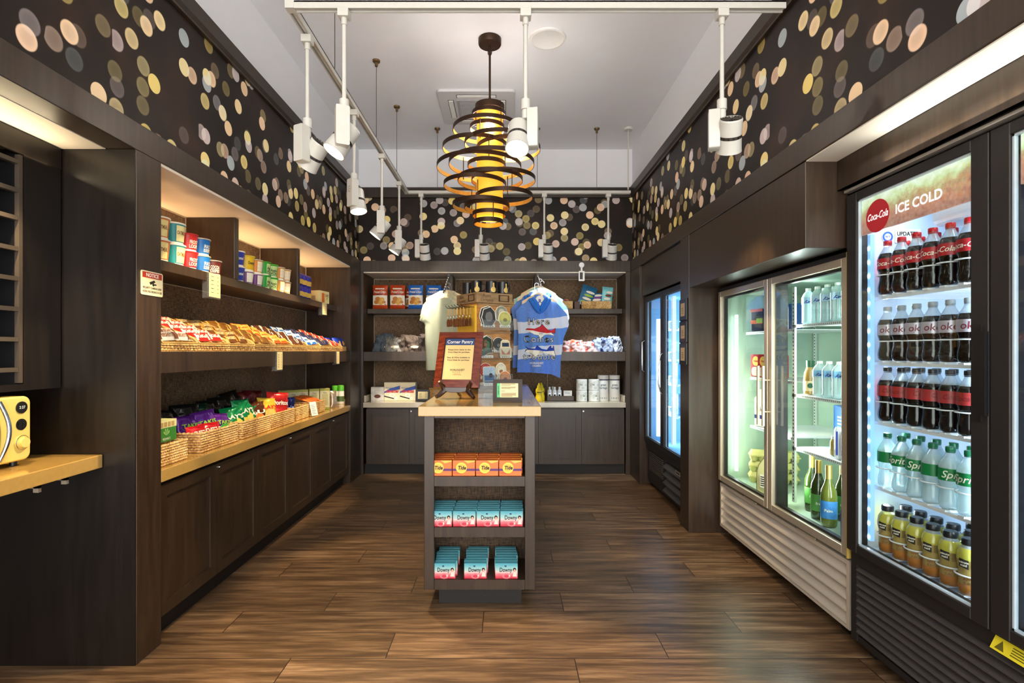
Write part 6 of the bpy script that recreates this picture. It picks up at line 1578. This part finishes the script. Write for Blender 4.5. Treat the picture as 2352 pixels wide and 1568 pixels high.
# middle shelf: crumpled shirts
for i, (x, w, h, c, lab) in enumerate(((-1.30, .28, .18, (78, 88, 98), 'crumpled slate blue shirt at the left end of the middle back shelf'), (-1.22, .20, .15, (120, 118, 112), 'crumpled grey shirt with white print, second along the middle back shelf'), (-1.02, .30, .17, (84, 72, 64), 'crumpled brown shirt in the middle of the dark pile'), (-.82, .30, .19, (72, 62, 58), 'crumpled dark brown shirt at the right end of the dark pile'))):
    o = empty('folded_shirt'); tag(o, lab, 'shirt', 'crumpled dark shirts'); lump(w, .20, h, i + 11, .32).obj('cloth', M(f'shirt_dark_{i}', c, .85, var=.15, scale=14), o, True, ang=80)
    if i < 3:
        g = G(); fnp = lambda x_, z_: (x_, -.105 - .01 * math.sin(x_ * 40), z_)
        poly(g, [(a + .02 * math.sin(a * 200), b) for a, b in disc(.05, .05, .026, 9, .016)], fnp); po_ = g.obj('shirt_print', M('cream_shirt_print', (226, 216, 190), .7, var=.1), o)
    o.location = (x, 5.66 - .05 * (i % 2), ZBm)
for i, (x, w, h, c, c2, lab) in enumerate(((.53, .22, .13, (240, 190, 190), (220, 80, 60), 'pink crumpled garment beside the poncho hem on the middle shelf'), (.72, .30, .12, (244, 206, 200), (226, 90, 50), 'pink and orange crumpled garment on the middle shelf'), (.88, .26, .10, (246, 220, 212), (230, 110, 100), 'pale pink crumpled garment in the middle of the light pile'), (1.05, .26, .14, (190, 206, 234), (30, 36, 80), 'pale blue crumpled garment with navy collar'), (1.17, .18, .15, (214, 222, 234), (26, 34, 70), 'white and navy crumpled garment at the right end'))):
    o = empty('folded_shirt'); tag(o, lab, 'shirt', 'crumpled light garments')
    k = NT(f'print_cotton_{i}'); n = k.noise(k.obj(), 22, 3); k.put(k.b.inputs['Base Color'], k.ramp(n, [(.40, c2), (.48, tuple(q * .8 for q in c)), (.62, tuple(q * .85 for q in c)), (.70, tuple(q * .92 for q in c))])); k.b.inputs['Roughness'].default_value = .85
    lump(w, .22, h, i + 31, .3).obj('cloth', k.m, o, True, ang=80); o.location = (x, 5.64, ZBm)
# worktop goods on the back wall
dn = empty('donut_box'); G().box(-.085, .085, -.04, .04, 0, .20).obj('box', M('cream_donut_box', (234, 222, 186), .5), dn, bevel=.0015)
g = G(); F = flat(-.0406); F2 = flat(-.0412); F3 = flat(-.0418)
poly(g, [(-.085, .085), (.085, .125), (.085, .165), (-.02, .135), (-.085, .10)], F, 0)
add_text(g, 'donettes', 0, .105, F3, 1, size=.05, shear=.2, bold=.0016, width=.135); add_text(g, 'Hostess', -.03, .14, F3, 0, size=.026, shear=.2)
poly(g, disc(0, .06, .032, 18, .024), F2, 2); poly(g, disc(0, .061, .012, 12, .008), F3, 3); poly(g, [(-.085, .045), (.02, .018), (.02, .03), (-.085, .058)], F, 4); poly(g, disc(.045, .03, .018, 12), F2, 2)
g.obj('box_print', [M('donut_blue', (44, 84, 170), .5, var=0), m_red, M('sugar_white', (240, 234, 222), .6), m_cream, m_ink], dn); dp = Proto(dn)
dp.put((-1.235, 5.70, ZBc), R(3), 'cream donut box with powdered donut picture, left of two', 'donut box'); o = dp.put((-1.062, 5.70, ZBc), R(-2), 'cream donut box standing right of its twin on the back worktop', 'donut box')
o = empty('donut_tray'); tag(o, 'blue and cream donut package at the left end of the back worktop', 'package'); box(-.07, .07, -.05, .05, 0, .15).obj('box', M('blue_cream_pack', (206, 200, 190), .5, var=.3, scale=16), o); g = G(); poly(g, disc(.0, .05, .035, 14, .02), flat(-.0506)); g.obj('cup_print', M('cocoa_print', (90, 40, 30), .5), o); o.location = (-1.39, 5.70, ZBc)
sm = empty('framed_price_list'); tag(sm, 'small dark framed price list beside the donut boxes', 'framed sign'); box(-.075, .075, -.012, .0, 0, .125).obj('frame', m_blk, sm, bevel=.002); box(-.05, .055, -.0128, -.012, .022, .10).obj('paper', m_cream, sm)
g = G()
for q in range(5): g.box(-.04, -.01, -.0132, -.0128, .034 + q * .012, .037 + q * .012); g.box(.03, .045, -.0132, -.0128, .034 + q * .012, .037 + q * .012)
g.obj('price_lines', m_ink, sm); sm.location = (-.90, 5.64, ZBc); sm.rotation_euler = (R(-12), 0, 0)
o = empty('cookie_bag'); tag(o, 'bag with round chocolate chip cookie picture beside the price list', 'cookie bag'); pillow(.15, .14, .05, seed=8).obj('pouch', M('chip_cookie', (190, 140, 84), .5, var=.5, scale=60), o, True); o.location = (-.76, 5.66, ZBc)
o = empty('snack_carton'); tag(o, 'dark low tray of bottles on the back worktop', 'tray'); G().box(-.15, .15, -.06, .06, 0, .005).box(-.15, .15, -.06, -.054, 0, .055).box(-.15, .15, .054, .06, 0, .055).box(-.15, -.144, -.06, .06, 0, .055).box(.144, .15, -.06, .06, 0, .055).obj('tray_wall', M('dark_tray_weave', (84, 72, 62), .6, var=.2, scale=90), o); o.location = (.59, 5.70, ZBc)
mu = empty('mustard_bottle'); m_mus = M('mustard_yellow', (230, 200, 30), .35, var=.03)
G().lathe([(.034, 0), (.038, .006), (.038, .05), (.030, .075), (.037, .10), (.036, .125), (.024, .145), (.02, .15)], 22).obj('bottle_body', m_mus, mu, True)
G().lathe([(.021, .15), (.021, .165), (.013, .175), (.008, .195), (0, .197)], 18).obj('nozzle', m_mus, mu, True)
g = G(); add_text(g, 'mustard', 0, .10, round_(.039), size=.016, shear=.2, bold=.001); g.obj('label_lettering', m_ink, mu); mup = Proto(mu)
mup.put((.355, 5.60, ZBc), 0, 'yellow squeeze bottle of mustard, front one of two', 'mustard bottle'); mup.put((.385, 5.69, ZBc), 0, 'yellow squeeze bottle of mustard behind the front one', 'mustard bottle')
lo = empty('lotion_bottle'); G().lathe([(.021, 0), (.023, .004), (.023, .09), (.012, .105), (.012, .11)], 20).obj('bottle_body', m_plwht, lo, True); G().lathe([(.013, .11), (.013, .13), (0, .13)], 16).obj('cap', m_plwht, lo, True)
g = G(); poly(g, rect(-.010, .010, .03, .05), round_(.0236), 0, 1); add_text(g, 'Care', 0, .075, round_(.0236), 1, size=.013, bold=.0004); g.obj('label_print', [m_ink, m_navy], lo); lop = Proto(lo)
for i, (x, y) in enumerate(((.475, 5.685), (.515, 5.735), (.53, 5.685), (.582, 5.685))): lop.put((x, y, ZBc + .02), 0, ['white lotion bottle at the left end of the dark tray', 'white lotion bottle behind the front row in the dark tray', 'white lotion bottle second in front in the dark tray', 'white lotion bottle right of the others in the dark tray'][i], 'lotion bottle', 'white lotion bottles')
o = empty('soap_box'); tag(o, 'white soap box with navy print in the dark tray', 'box'); box(-.045, .045, -.015, .015, 0, .09).obj('box', m_paper, o); g = G().box(-.042, .03, -.0156, -.015, .01, .022); add_text(g, 'Dove', -.005, .065, flat(-.0156), 0, size=.024); g.obj('box_print', m_navy, o); o.location = (.672, 5.685, ZBc + .02)
tr = empty('toilet_roll'); G().lathe([(.022, .118), (.022, 0), (.054, 0), (.058, .004), (.058, .114), (.054, .118), (.022, .118)], 28).obj('wrapped_roll', M('printed_tissue', (232, 232, 222), .7, var=.0), tr, True)
g = G(); rt = random.Random(3)
for q in range(10):
    a, z = rt.uniform(-1.1, 1.1), rt.uniform(.02, .1); pts = [(a * .058 + .012 * math.cos(t), z + .009 * math.sin(t)) for t in [i * math.pi / 5 for i in range(10)]]
    g.tube([round_(.0585)(*p_) for p_ in pts], .0007, 4, closed=True)
add_text(g, 'BG', 0, .06, round_(.0588), size=.02, bold=.0006); g.obj('leaf_print', M('leaf_outline', (110, 124, 84), .6, var=0), tr); trp = Proto(tr)
for i, (x, z) in enumerate(((.815, 0), (.815, .119), (.945, 0), (.945, .119))): trp.put((x, 5.62, ZBc + z), R(20 - 30 * (i % 2)), ['leaf-print tissue roll at the bottom of the left stack', 'leaf-print tissue roll on top of the left stack', 'leaf-print tissue roll at the bottom of the right stack', 'leaf-print tissue roll on top of the right stack'][i], 'tissue roll', 'tissue rolls on the back worktop')
pt = empty('paper_towel_roll'); G().lathe([(.02, .28), (.02, 0), (.055, 0), (.059, .005), (.059, .276), (.055, .28), (.02, .28)], 28).obj('wrapped_roll', M('towel_paper', (232, 230, 222), .6, var=.02), pt, True)
g = G().lathe([(.0596, .225), (.0596, .236)], 28, 0, cap=False); add_text(g, 'green\nheritage', 0, .16, round_(.0600), 1, size=.032, bold=.0008, width=.085); poly(g, rect(-.04, .04, .03, .04), round_(.0598), 1, 2); g.obj('wrap_print', [M('band_navy', (40, 52, 78), .5, var=0), M('grey_green_print', (96, 116, 120), .5, var=0)], pt); ptp = Proto(pt)
# the four tall rolls stand where the photo shows them, right of the tissue rolls
for i, (x, y) in enumerate(((.985 + .0, 5.80), (1.155, 5.80), (1.195, 5.665), (1.065, 5.80))):
    if i in (1, 2): ptp.put((1.175 if i == 2 else 1.052, 5.66, ZBc), R(-6), ['', 'tall wrapped paper towel roll beside the tissue rolls', 'tall wrapped paper towel roll at the right end'][i], 'paper towel roll')
# wireless gadget on the header
gd = empty('wall_sensor'); tag(gd, 'small white round sensor with hanging tag on the back header', 'sensor')
G().cyl((0, 0, 0), (0, -.014, 0), .028, n=28).obj('disc_body', m_plwht, gd, True, .002)
G().box(-.009, .009, -.008, 0, -.06, -.024).obj('bracket', m_plwht, gd); hg = G().prism(rrect(.062, .105, .006, 3, 0, -.115), -.012, 0).obj('display_tag', m_plwht, gd)
box(-.02, .012, -.0128, -.012, -.15, -.078).obj('screen', m_blk, hg); gd.location = (.795, 5.494, 2.203)

# ------------------------------------------------------------------ island goods
IZ = 1.028
# big framed notice on a dark easel
ea = empty('framed_notice_on_easel', (-.285, 2.985, IZ), R(-8)); tag(ea, 'mahogany framed Corner Pantry notice on a dark easel atop the island', 'framed notice')
TL = R(-24)
fr = empty('x'); bpy.data.objects.remove(fr)
fw, fh, ft = .265, .350, .042
def fr_g(w, h, t, d0=-.012, d1=.010):
    g = G()
    for (x0, z0, x1, z1, x2, z2, x3, z3) in ((-w / 2, 0, w / 2, 0, w / 2 - t, t, -w / 2 + t, t), (w / 2, 0, w / 2, h, w / 2 - t, h - t, w / 2 - t, t), (w / 2, h, -w / 2, h, -w / 2 + t, h - t, w / 2 - t, h - t), (-w / 2, h, -w / 2, 0, -w / 2 + t, t, -w / 2 + t, h - t)):
        g.add([(x0, d0 * .5, z0), (x1, d0 * .5, z1), (x2, d0, z2), (x3, d0, z3), (x0, d1, z0), (x1, d1, z1), (x2, d1, z2), (x3, d1, z3)], [(0, 1, 2, 3), (7, 6, 5, 4), (0, 4, 5, 1), (2, 6, 7, 3), (1, 5, 6, 2), (3, 7, 4, 0)])
    return g
m_mah = wood_mat('mahogany', (74, 24, 12), (126, 50, 26), .25, (3, 20, 20), 4)
fo = fr_g(fw, fh, ft, -.018, .008).obj('frame', m_mah, ea, loc=(0, 0, .062), rot=(TL, 0, 0))
G().box(-fw / 2 + ft - .002, fw / 2 - ft + .002, -.012, -.004, ft - .002, fh - ft + .002).obj('inner_rebate', M('dark_rebate', (40, 18, 12), .4), fo)
m_sand = M('sand_paper', (222, 190, 126), .6, var=.03)
pap = box(-fw / 2 + ft + .006, fw / 2 - ft - .004, -.0135, -.0121, ft + .004, fh - ft - .006).obj('notice_paper', m_sand, fo)
g = G(); g.box(-fw / 2 + ft + .006, fw / 2 - ft - .004, -.0142, -.0136, fh - ft - .046, fh - ft - .006, 0)
ff = flat(-.0146); zt = fh - ft - .026
add_text(g, 'Corner Pantry', .001, zt, ff, 1, size=.03, width=.155, bold=.0002)
for (t_, z, w_) in (('Please bring items to the', .232, .135), ('Front Desk for purchase.', .216, .13), ('Beer & Wine available at', .182, .135), ('Front Desk for purchase', .166, .13)): add_text(g, t_, 0, z, ff, 2, size=.0125, width=w_, bold=.00025)
add_text(g, '- - - - - -', 0, .200, ff, 2, size=.01, width=.03)
add_text(g, 'WORLDQUEST', 0, .104, ff, 2, size=.016, width=.088, bold=.0004); add_text(g, 'R E S O R T', 0, .09, ff, 2, size=.009, width=.055); g.box(-.02, .02, -.0146, -.0142, .080, .081, 2); add_text(g, 'Orlando, Florida', 0, .074, ff, 2, size=.007, width=.05)
g.obj('notice_print', [M('banner_navy', (44, 66, 116), .5), m_ivory, m_ink], pap)
m_ease = M('ebony_easel', (44, 24, 18), .25, var=.1, coat=.4)
g = G().tube([(-.11, -.03, .01), (-.095, -.015, .02), (-.07, 0, .045), (-.075, -.005, .07), (-.085, -.02, .085), (-.09, -.035, .10)], [.010, .013, .017, .015, .010, .006], 8); g.obj('front_leg', m_ease, ea, True)
g = G().tube([(.11, -.03, .01), (.095, -.015, .02), (.07, 0, .045), (.075, -.005, .07), (.085, -.02, .085), (.09, -.035, .10)], [.010, .013, .017, .015, .010, .006], 8); g.obj('front_leg', m_ease, ea, True)
G().prism([(-.085, .05), (-.03, .036), (.03, .036), (.085, .05), (.085, .066), (-.085, .066)], -.012, .004).obj('crossbar', m_ease, ea, bevel=.002)
G().tube([(0, 0, .055), (0, .07, .02), (0, .11, .007)], .008, 8).obj('rear_leg', m_ease, ea, True)
# small framed notice
fn_ = empty('framed_notice', (.009, 2.80, IZ), R(-1)); tag(fn_, 'small black framed notice with green stripe near the island right edge', 'framed notice')
fo = fr_g(.158, .120, .022, -.012, .008).obj('frame', M('dark_grey_frame', (58, 48, 42), .45, var=.1), fn_, loc=(0, 0, .001), rot=(R(-9), 0, 0))
pap = box(-.058, .058, -.008, -.006, .021, .099).obj('notice_paper', M('pale_yellow_paper', (240, 228, 170), .6), fo)
g = G().box(-.057, -.040, -.0088, -.0082, .022, .098, 0)
vs, fs = text_geo('CORNER PANTRY', size=.010, bold=.0003); g.add([(-.0485 - b, -.0092, .06 + a * .62) for a, b in vs], fs, 2)
for q, (z, w_) in enumerate(((.094, .075), (.088, .05), (.078, .078), (.073, .075), (.068, .05), (.056, .02), (.044, .08), (.039, .078), (.034, .08), (.029, .06))): g.box(-.034, -.034 + w_, -.0088, -.0082, z - .0012, z + .0012, 1)
g.obj('notice_print', [M('stripe_green', (90, 200, 130), .5, var=0), MATS['brown_ink'], m_ink], pap)
# clear brochure holder
o = empty('acrylic_holder'); tag(o, 'empty clear acrylic card holder between the two framed notices', 'card holder')
G().box(-.045, .045, -.0015, .0015, 0, .09).box(-.045, .045, -.03, .03, 0, .003).box(-.045, .045, -.03, -.027, 0, .03).obj('clear_sheet', m_acryl, o); o.location = (-.115, 3.03, IZ)
# rotating wooden display tower
tw = empty('display_tower', (-.207, 3.70, IZ), R(33)); tag(tw, 'square wooden display tower of magnets and keychains on the island', 'display tower')
m_twd = wood_mat('toasted_pine', (150, 98, 50), (206, 150, 88), .5, (3, 3, 14), 3); m_twg = wood_mat('weathered_board', (120, 96, 66), (168, 136, 96), .5, (3, 3, 14), 3)
A = .305
G().box(.012, A - .012, .012, A - .012, .03, .615).obj('body', m_twd, tw)
G().box(-.0, A, 0, A, .617, .692).obj('header_tray', m_twg, tw, bevel=.002)
G().lathe([(.13, 0), (.135, .004), (.135, .02), (.13, .028)], 36, c=(A / 2, A / 2, 0)).obj('turntable', m_blk, tw, True)
def lf(e): return lambda u, z: (-e, A - u, z)            # left face looks to -x
def rf_(e): return lambda u, z: (u, -e, z)
g = G()
for (fn0, w_) in ((rf_(.0015), 0), (lf(.0015), 0)):
    add_text(g, 'Rustic\nCompany', A * .27, .655, fn0, 0, size=.03, shear=.3, width=A * .36)
    g2 = []
    for r0 in (rect(A * .60, A * .64, .632, .68), rect(A * .86, A * .90, .632, .68), rect(A * .60, A * .90, .674, .68), rect(A * .60, A * .90, .632, .638)): poly(g, r0, fn0, 0)
g.obj('header_print', M('burnt_brand', (60, 40, 26), .6, var=0), tw)
for z in (.60, .40, .20): G().box(A * .04, A * .96, -.0005, .012, z, z + .012).obj('ledge', m_twg, tw)
G().box(-.004, .012, .02, A - .02, .30, .60).obj('lit_face_panel', M('lit_face_yellow', (230, 186, 60), .5, var=.05), tw)  # warm light falling on the left face is put into this yellow
for z in (.225, .425, .035): G().box(.02, A - .02, -.038, -.035, z, z + .07).box(.02, A - .02, -.038, .0, z - .004, z).obj('clear_pocket', m_acryl, tw)
# magnets on the right face
def magnet(kind, c0, c1, loc, s, lab):
    o = empty('souvenir_magnet'); tag(o, lab, 'magnet', 'souvenir magnets on the display tower')
    o.parent = None
    pl = {'circle': disc(0, .045, .045, 28), 'oval': disc(0, .05, .042, 28, .05), 'badge': [(-.045, 0), (.045, 0), (.045, .06), (.03, .085), (.0, .095), (-.03, .085), (-.045, .06)], 'guitar': [(-.03, .0), (.02, -.0), (.045, .03), (.04, .08), (.015, .105), (-.03, .09), (-.045, .045)], 'plate': rrect(.08, .10, .01, 3, 0, .05),
          'croc': [(-.045, 0), (-.02, .004), (.01, .02), (.035, .02), (.03, .045), (.035, .07), (.03, .10), (.0, .115), (-.03, .10), (-.03, .09), (.0, .098), (.012, .085), (-.002, .06), (-.01, .04), (-.035, .03)],
          'van': [(-.04, 0), (.04, 0), (.042, .05), (.034, .06), (.03, .09), (.018, .10), (-.018, .10), (-.03, .09), (-.034, .06), (-.042, .05)]}[kind]
    pl = [(a * s, b * s) for a, b in pl]; cx = sum(a for a, _ in pl) / len(pl); cz = sum(b for _, b in pl) / len(pl)
    card = [(a * 1.08, cz + (b - cz) * 1.08) for a, b in pl]
    G().prism(card, -.0005, .0015).prism(rect(-.04 * s, .04 * s, -.012, .008), -.0005, .0015).obj('card_backing', m_ivory, o)
    g = G().prism(pl, -.003, -.0006, 0); f3 = flat(-.0034)
    if kind in ('circle', 'oval'):
        g.tube([(cx + (a - cx) * .8, -.0034, cz + (b - cz) * .8) for a, b in pl], .0007, 4, 1, closed=True); poly(g, disc(cx, cz - .008 * s, .016 * s, 12, .012 * s), f3, 1)
    elif kind == 'plate': poly(g, rect(-.034 * s, .034 * s, .02 * s, .05 * s), f3, 1); poly(g, disc(.01 * s, .05 * s, .014 * s, 12), flat(-.0038), 2); poly(g, rect(-.034 * s, .034 * s, .004 * s, .014 * s), f3, 2)
    elif kind == 'van': poly(g, [(-.034 * s, .045 * s), (0, .012 * s), (.034 * s, .045 * s), (.03 * s, .01 * s), (-.03 * s, .01 * s)], f3, 1); poly(g, rect(-.026 * s, .026 * s, .06 * s, .085 * s), f3, 2)
    else: poly(g, [(cx + (a - cx) * .55, cz + (b - cz) * .55) for a, b in pl], f3, 1)
    for q in range(4): poly(g, rect(-.03 * s + q * .016 * s, -.02 * s + q * .016 * s, -.008, -.004), flat(-.0008), 2)
    g.obj('magnet_face', [M(f'magnet_{lab[:12]}', c0, .4, var=.15, scale=80), M(f'magnet2_{lab[:12]}', c1, .4, var=.1), MATS['band_navy']], o)
    M4 = Matrix.Translation(tw.location) @ Matrix.Rotation(R(33), 4, 'Z') @ Matrix.Translation(loc); o.location = M4.to_translation(); o.rotation_euler = (R(-5), 0, R(33))
magnet('guitar', (50, 52, 54), (110, 110, 108), (.085, -.028, .455), 1.25, 'black guitar shaped magnet on the top tier of the tower')
magnet('guitar', (44, 46, 50), (90, 90, 90), (.072, -.018, .462), 1.25, 'black guitar magnet just behind the front one')
magnet('badge', (78, 80, 76), (150, 150, 140), (.09, -.008, .50), 1.0, 'dark palm tree magnet above the guitar magnets')
magnet('badge', (130, 134, 120), (180, 180, 160), (.205, -.010, .50), 1.05, 'grey camper magnet above the round one')
magnet('circle', (190, 186, 110), (120, 120, 60), (.222, -.028, .455), 1.15, 'round pale yellow seal magnet on the top tier')
magnet('croc', (44, 62, 50), (80, 110, 84), (.07, -.028, .235), 1.25, 'dark green alligator magnet on the middle tier')
magnet('badge', (96, 62, 44), (150, 110, 80), (.085, -.008, .28), 1.1, 'brown arched magnet behind the alligator')
magnet('circle', (60, 64, 66), (120, 120, 116), (.18, -.010, .275), 1.05, 'dark round magnet behind the van magnet')
magnet('van', (222, 206, 170), (190, 92, 60), (.228, -.028, .235), 1.15, 'cream and orange van shaped magnet on the middle tier')
magnet('circle', (176, 40, 36), (236, 220, 200), (.07, -.010, .085), 1.1, 'red round resort magnet on the lower tier')
magnet('oval', (232, 226, 200), (170, 100, 80), (.20, -.010, .08), 1.05, 'white oval turtle magnet on the lower tier')
magnet('plate', (180, 206, 226), (60, 110, 170), (.09, -.028, .038), 1.2, 'blue beach scene magnet with palms on the lower tier')
magnet('circle', (226, 150, 100), (120, 60, 40), (.225, -.026, .03), 1.05, 'orange flamingo magnet behind the small framed notice')
# pegs and keychains on the left face
kc = empty('keychain'); m_tag = M('brown_leather_tag', (110, 66, 36), .5, var=.2, scale=40)
G().box(-.006, .006, -.001, .001, -.05, 0).obj('strap', M('tan_strap', (206, 170, 110), .5), kc)
G().tube([(.010 * math.cos(t), 0, -.06 + .012 * math.sin(t)) for t in [i * math.pi / 7 for i in range(14)]], .0014, 5, closed=True).obj('split_ring', m_chrome, kc, True)
G().prism([(-.012, -.13), (.012, -.13), (.016, -.10), (.010, -.075), (-.010, -.075), (-.016, -.10)], -.003, .003).obj('charm', m_tag, kc)
kp = Proto(kc)
for r_ in range(2):
    for i in range(6):
        y = .03 + i * .047; z = .585 - r_ * .0; x0 = -.015 - r_ * .055
        if r_ == 0: G().tube([(.01, y, z), (-.10, y, z + .005), (-.115, y, z + .02)], .0022, 5).obj('peg', m_blk, tw, True)
        p_ = (Matrix.Translation(tw.location) @ Matrix.Rotation(R(33), 4, 'Z') @ Vector((x0 - .02, y, z - .004)))
        kp.put(p_, R(33 - 90 + 10 * (i % 3)), f'keychain on the {["front", "second", "third", "fourth", "fifth", "rear"][i]} peg of the tower, {["inner", "outer"][r_]} one', 'keychain', 'keychains on the tower pegs')
# mugs on the tower
mg = empty('mug'); G().lathe([(.036, 0), (.040, .004), (.041, .088), (.038, .088), (.037, .008), (0, .008)], 28).obj('cup', M('matte_black_glaze', (22, 24, 30), .3), mg, True)
G().tube([(.040, 0, .07), (.062, 0, .066), (.068, 0, .045), (.060, 0, .024), (.040, 0, .018)], .005, 8).obj('handle', MATS['matte_black_glaze'], mg, True)
g = G(); poly(g, disc(0, .026, .020, 18), round_(.0418), 0, 1); poly(g, rect(-.006, .006, .044, .075), round_(.0418), 0, 1); g.obj('round_tag', M('tan_round_tag', (206, 176, 100), .5, var=.2, scale=120), mg); mgp = Proto(mg)
for i, (x, y) in enumerate(((.055, .10), (.155, .055), (.25, .05), (.06, .24))):
    p_ = Matrix.Translation(tw.location) @ Matrix.Rotation(R(33), 4, 'Z') @ Vector((x, y, .693)); mgp.put(p_, R(10 + 15 * i), ['black mug with round tag, left one on the tower', 'black mug with round tag, middle one on the tower', 'black mug at the right corner of the tower', 'black mug at the rear of the tower top'][i], 'mug', 'black mugs on the tower')
# detergent boxes
def det_box(key, body, w, h, d):
    b = empty('laundry_box')
    if key == 'tide':
        G().box(-w / 2, w / 2, 0, d, 0, h).obj('box', M('orange_box_orange', (240, 118, 46), .4, var=.03), b, bevel=.0012)
        g = G(); f0, f1, f2, f3 = flat(-.0005), flat(-.001), flat(-.0015), flat(-.002)
        poly(g, rect(-w / 2, w / 2, h * .32, h * .47), f0, 0); poly(g, disc(-.012, h * .52, .0275, 30), f1, 1); poly(g, disc(-.012, h * .52, .019, 24), f2, 2)
        add_text(g, 'Tide', -.010, h * .52, f3, 3, size=.026, shear=.15, bold=.0010, width=.04)
        for q in range(3): poly(g, rect(-w / 2 + .004, -w / 2 + .05 - .008 * q, h * (.12 + .05 * q), h * (.145 + .05 * q)), f0, 4)
        poly(g, [(-.0, h), (w / 2, h), (w / 2, h * .93), (w * .25, h * .84), (.02, h * .82)], f0, 2)
        g.obj('box_print', [M('orange_box_purple', (84, 26, 104), .4, var=0), M('orange_box_yellow', (244, 208, 70), .4, var=0), M('orange_box_orange_light', (250, 190, 70), .4, var=0), m_ink, M('orange_box_small_print', (170, 66, 30), .5, var=0)], b)
    else:
        k = MATS.get('softener_gradient')
        if k is None:
            kk = NT('softener_gradient'); o = kk.xyz(kk.obj()); n = kk.noise(kk.obj(), 30, 3)
            f = kk.math('ADD', kk.math('DIVIDE', o[2], .075), kk.math('MULTIPLY', kk.math('SUBTRACT', n, .5), .25))
            kk.put(kk.b.inputs['Base Color'], kk.ramp(f, [(.05, (196, 44, 64)), (.28, (222, 120, 130)), (.45, (226, 200, 196)), (.62, (160, 206, 204)), (.95, (84, 168, 186))])); kk.b.inputs['Roughness'].default_value = .4; k = kk.m
        G().box(-w / 2, w / 2, 0, d, 0, h, 0).obj('box', k, b, bevel=.0012)
        g = G(); f0, f1, f2 = flat(-.0006), flat(-.0012), flat(-.0018)
        add_text(g, 'Downy', -.004, h * .58, f1, 0, size=.030, bold=.0006, width=.062); poly(g, disc(-.005, h * .83, .006, 14, .0045), f0, 1)
        poly(g, disc(0, h * .18, .022, 18, .014), f0, 2); poly(g, disc(0, h * .17, .012, 14, .008), f1, 3); poly(g, [(.012, h * .08), (.02, h * .24), (.012, h * .3)], f1, 4)
        poly(g, disc(w * .36, h * .60, .0085, 14, .010), f0, 0); poly(g, disc(w * .365, h * .54, .0055, 12, .0075), f1, 5); poly(g, [(w * .27, h * .15), (w * .46, h * .15), (w * .44, h * .40), (w * .37, h * .48), (w * .31, h * .38)], f0, 4)
        g.obj('box_print', [m_ink, M('softener_seal', (40, 80, 110), .4, var=0), M('rose_pink', (232, 120, 132), .5, var=.1), M('rose_red', (206, 60, 80), .5, var=0), M('blush_cream', (244, 216, 206), .5, var=0), M('skin_print', (226, 170, 140), .5, var=0)], b)
    return Proto(b)
ti = det_box('tide', None, .113, .078, .048); dw = det_box('downy', None, .113, .077, .031)
RW = ['front', 'second', 'third', 'fourth', 'fifth', 'sixth', 'rear']
for r_ in range(4):
    for c_ in range(4):
        ti.put((-.330 + c_ * .1175 + (.006 if r_ % 2 else 0), 2.638 + r_ * .051, .670), 0, f'orange laundry box, {ORD[c_]} in the {RW[r_]} row of the upper island shelf', 'laundry box', 'orange laundry boxes')
for r_ in range(6):
    for c_ in range(4):
        dw.put((-.330 + c_ * .1195 + (.004 if r_ % 2 else 0) + (.006 if c_ == 1 and r_ else 0) * .3, 2.640 + r_ * .034, .414), 0, f'teal softener box, {ORD[c_]} in the {RW[r_]} row, middle island shelf', 'laundry box', 'softener boxes on the middle shelf')
for r_ in range(7):
    for c_ in range(3):
        dw.put((-.312 + c_ * .155 + .0025 * ((r_ * 3 + c_) % 4), 2.640 + r_ * .034, .150), 0, f'teal softener box, {ORD[c_]} column, {RW[r_]} row, bottom island shelf', 'laundry box', 'softener boxes on the bottom shelf')

# notice sign on the left post
ns = empty('notice_sign', (XL + .001, 2.255, 1.59), R(90)); tag(ns, 'cream and red security notice sign on the left post', 'sign')
G().prism(rrect(.138, .098 * 1.05, .008, 4, 0, 0), -.003, 0).obj('sign_plate', M('sign_cream', (232, 222, 180), .5, var=.02), ns)
g = G(); f0, f1 = flat(-.0034), flat(-.0038)
poly(g, rect(-.062, .062, .022, .047), f0, 0); add_text(g, 'NOTICE', 0, .034, f1, 1, size=.022, bold=.0006, width=.08)
poly(g, [(-.02, .004), (.012, .016), (.02, .008), (-.012, -.006)], f0, 2); poly(g, disc(.006, -.004, .007, 10), f0, 2); poly(g, rect(.012, .026, -.006, .0), f0, 2)
add_text(g, 'SECURITY CAMERAS AND', 0, -.020, f0, 2, size=.012, bold=.0004, width=.118); add_text(g, 'AUDIO RECORDING IN USE', 0, -.036, f0, 2, size=.012, bold=.0004, width=.122)
g.obj('sign_print', [M('notice_red', (178, 48, 32), .5, var=0), m_ivory, m_ink], ns)
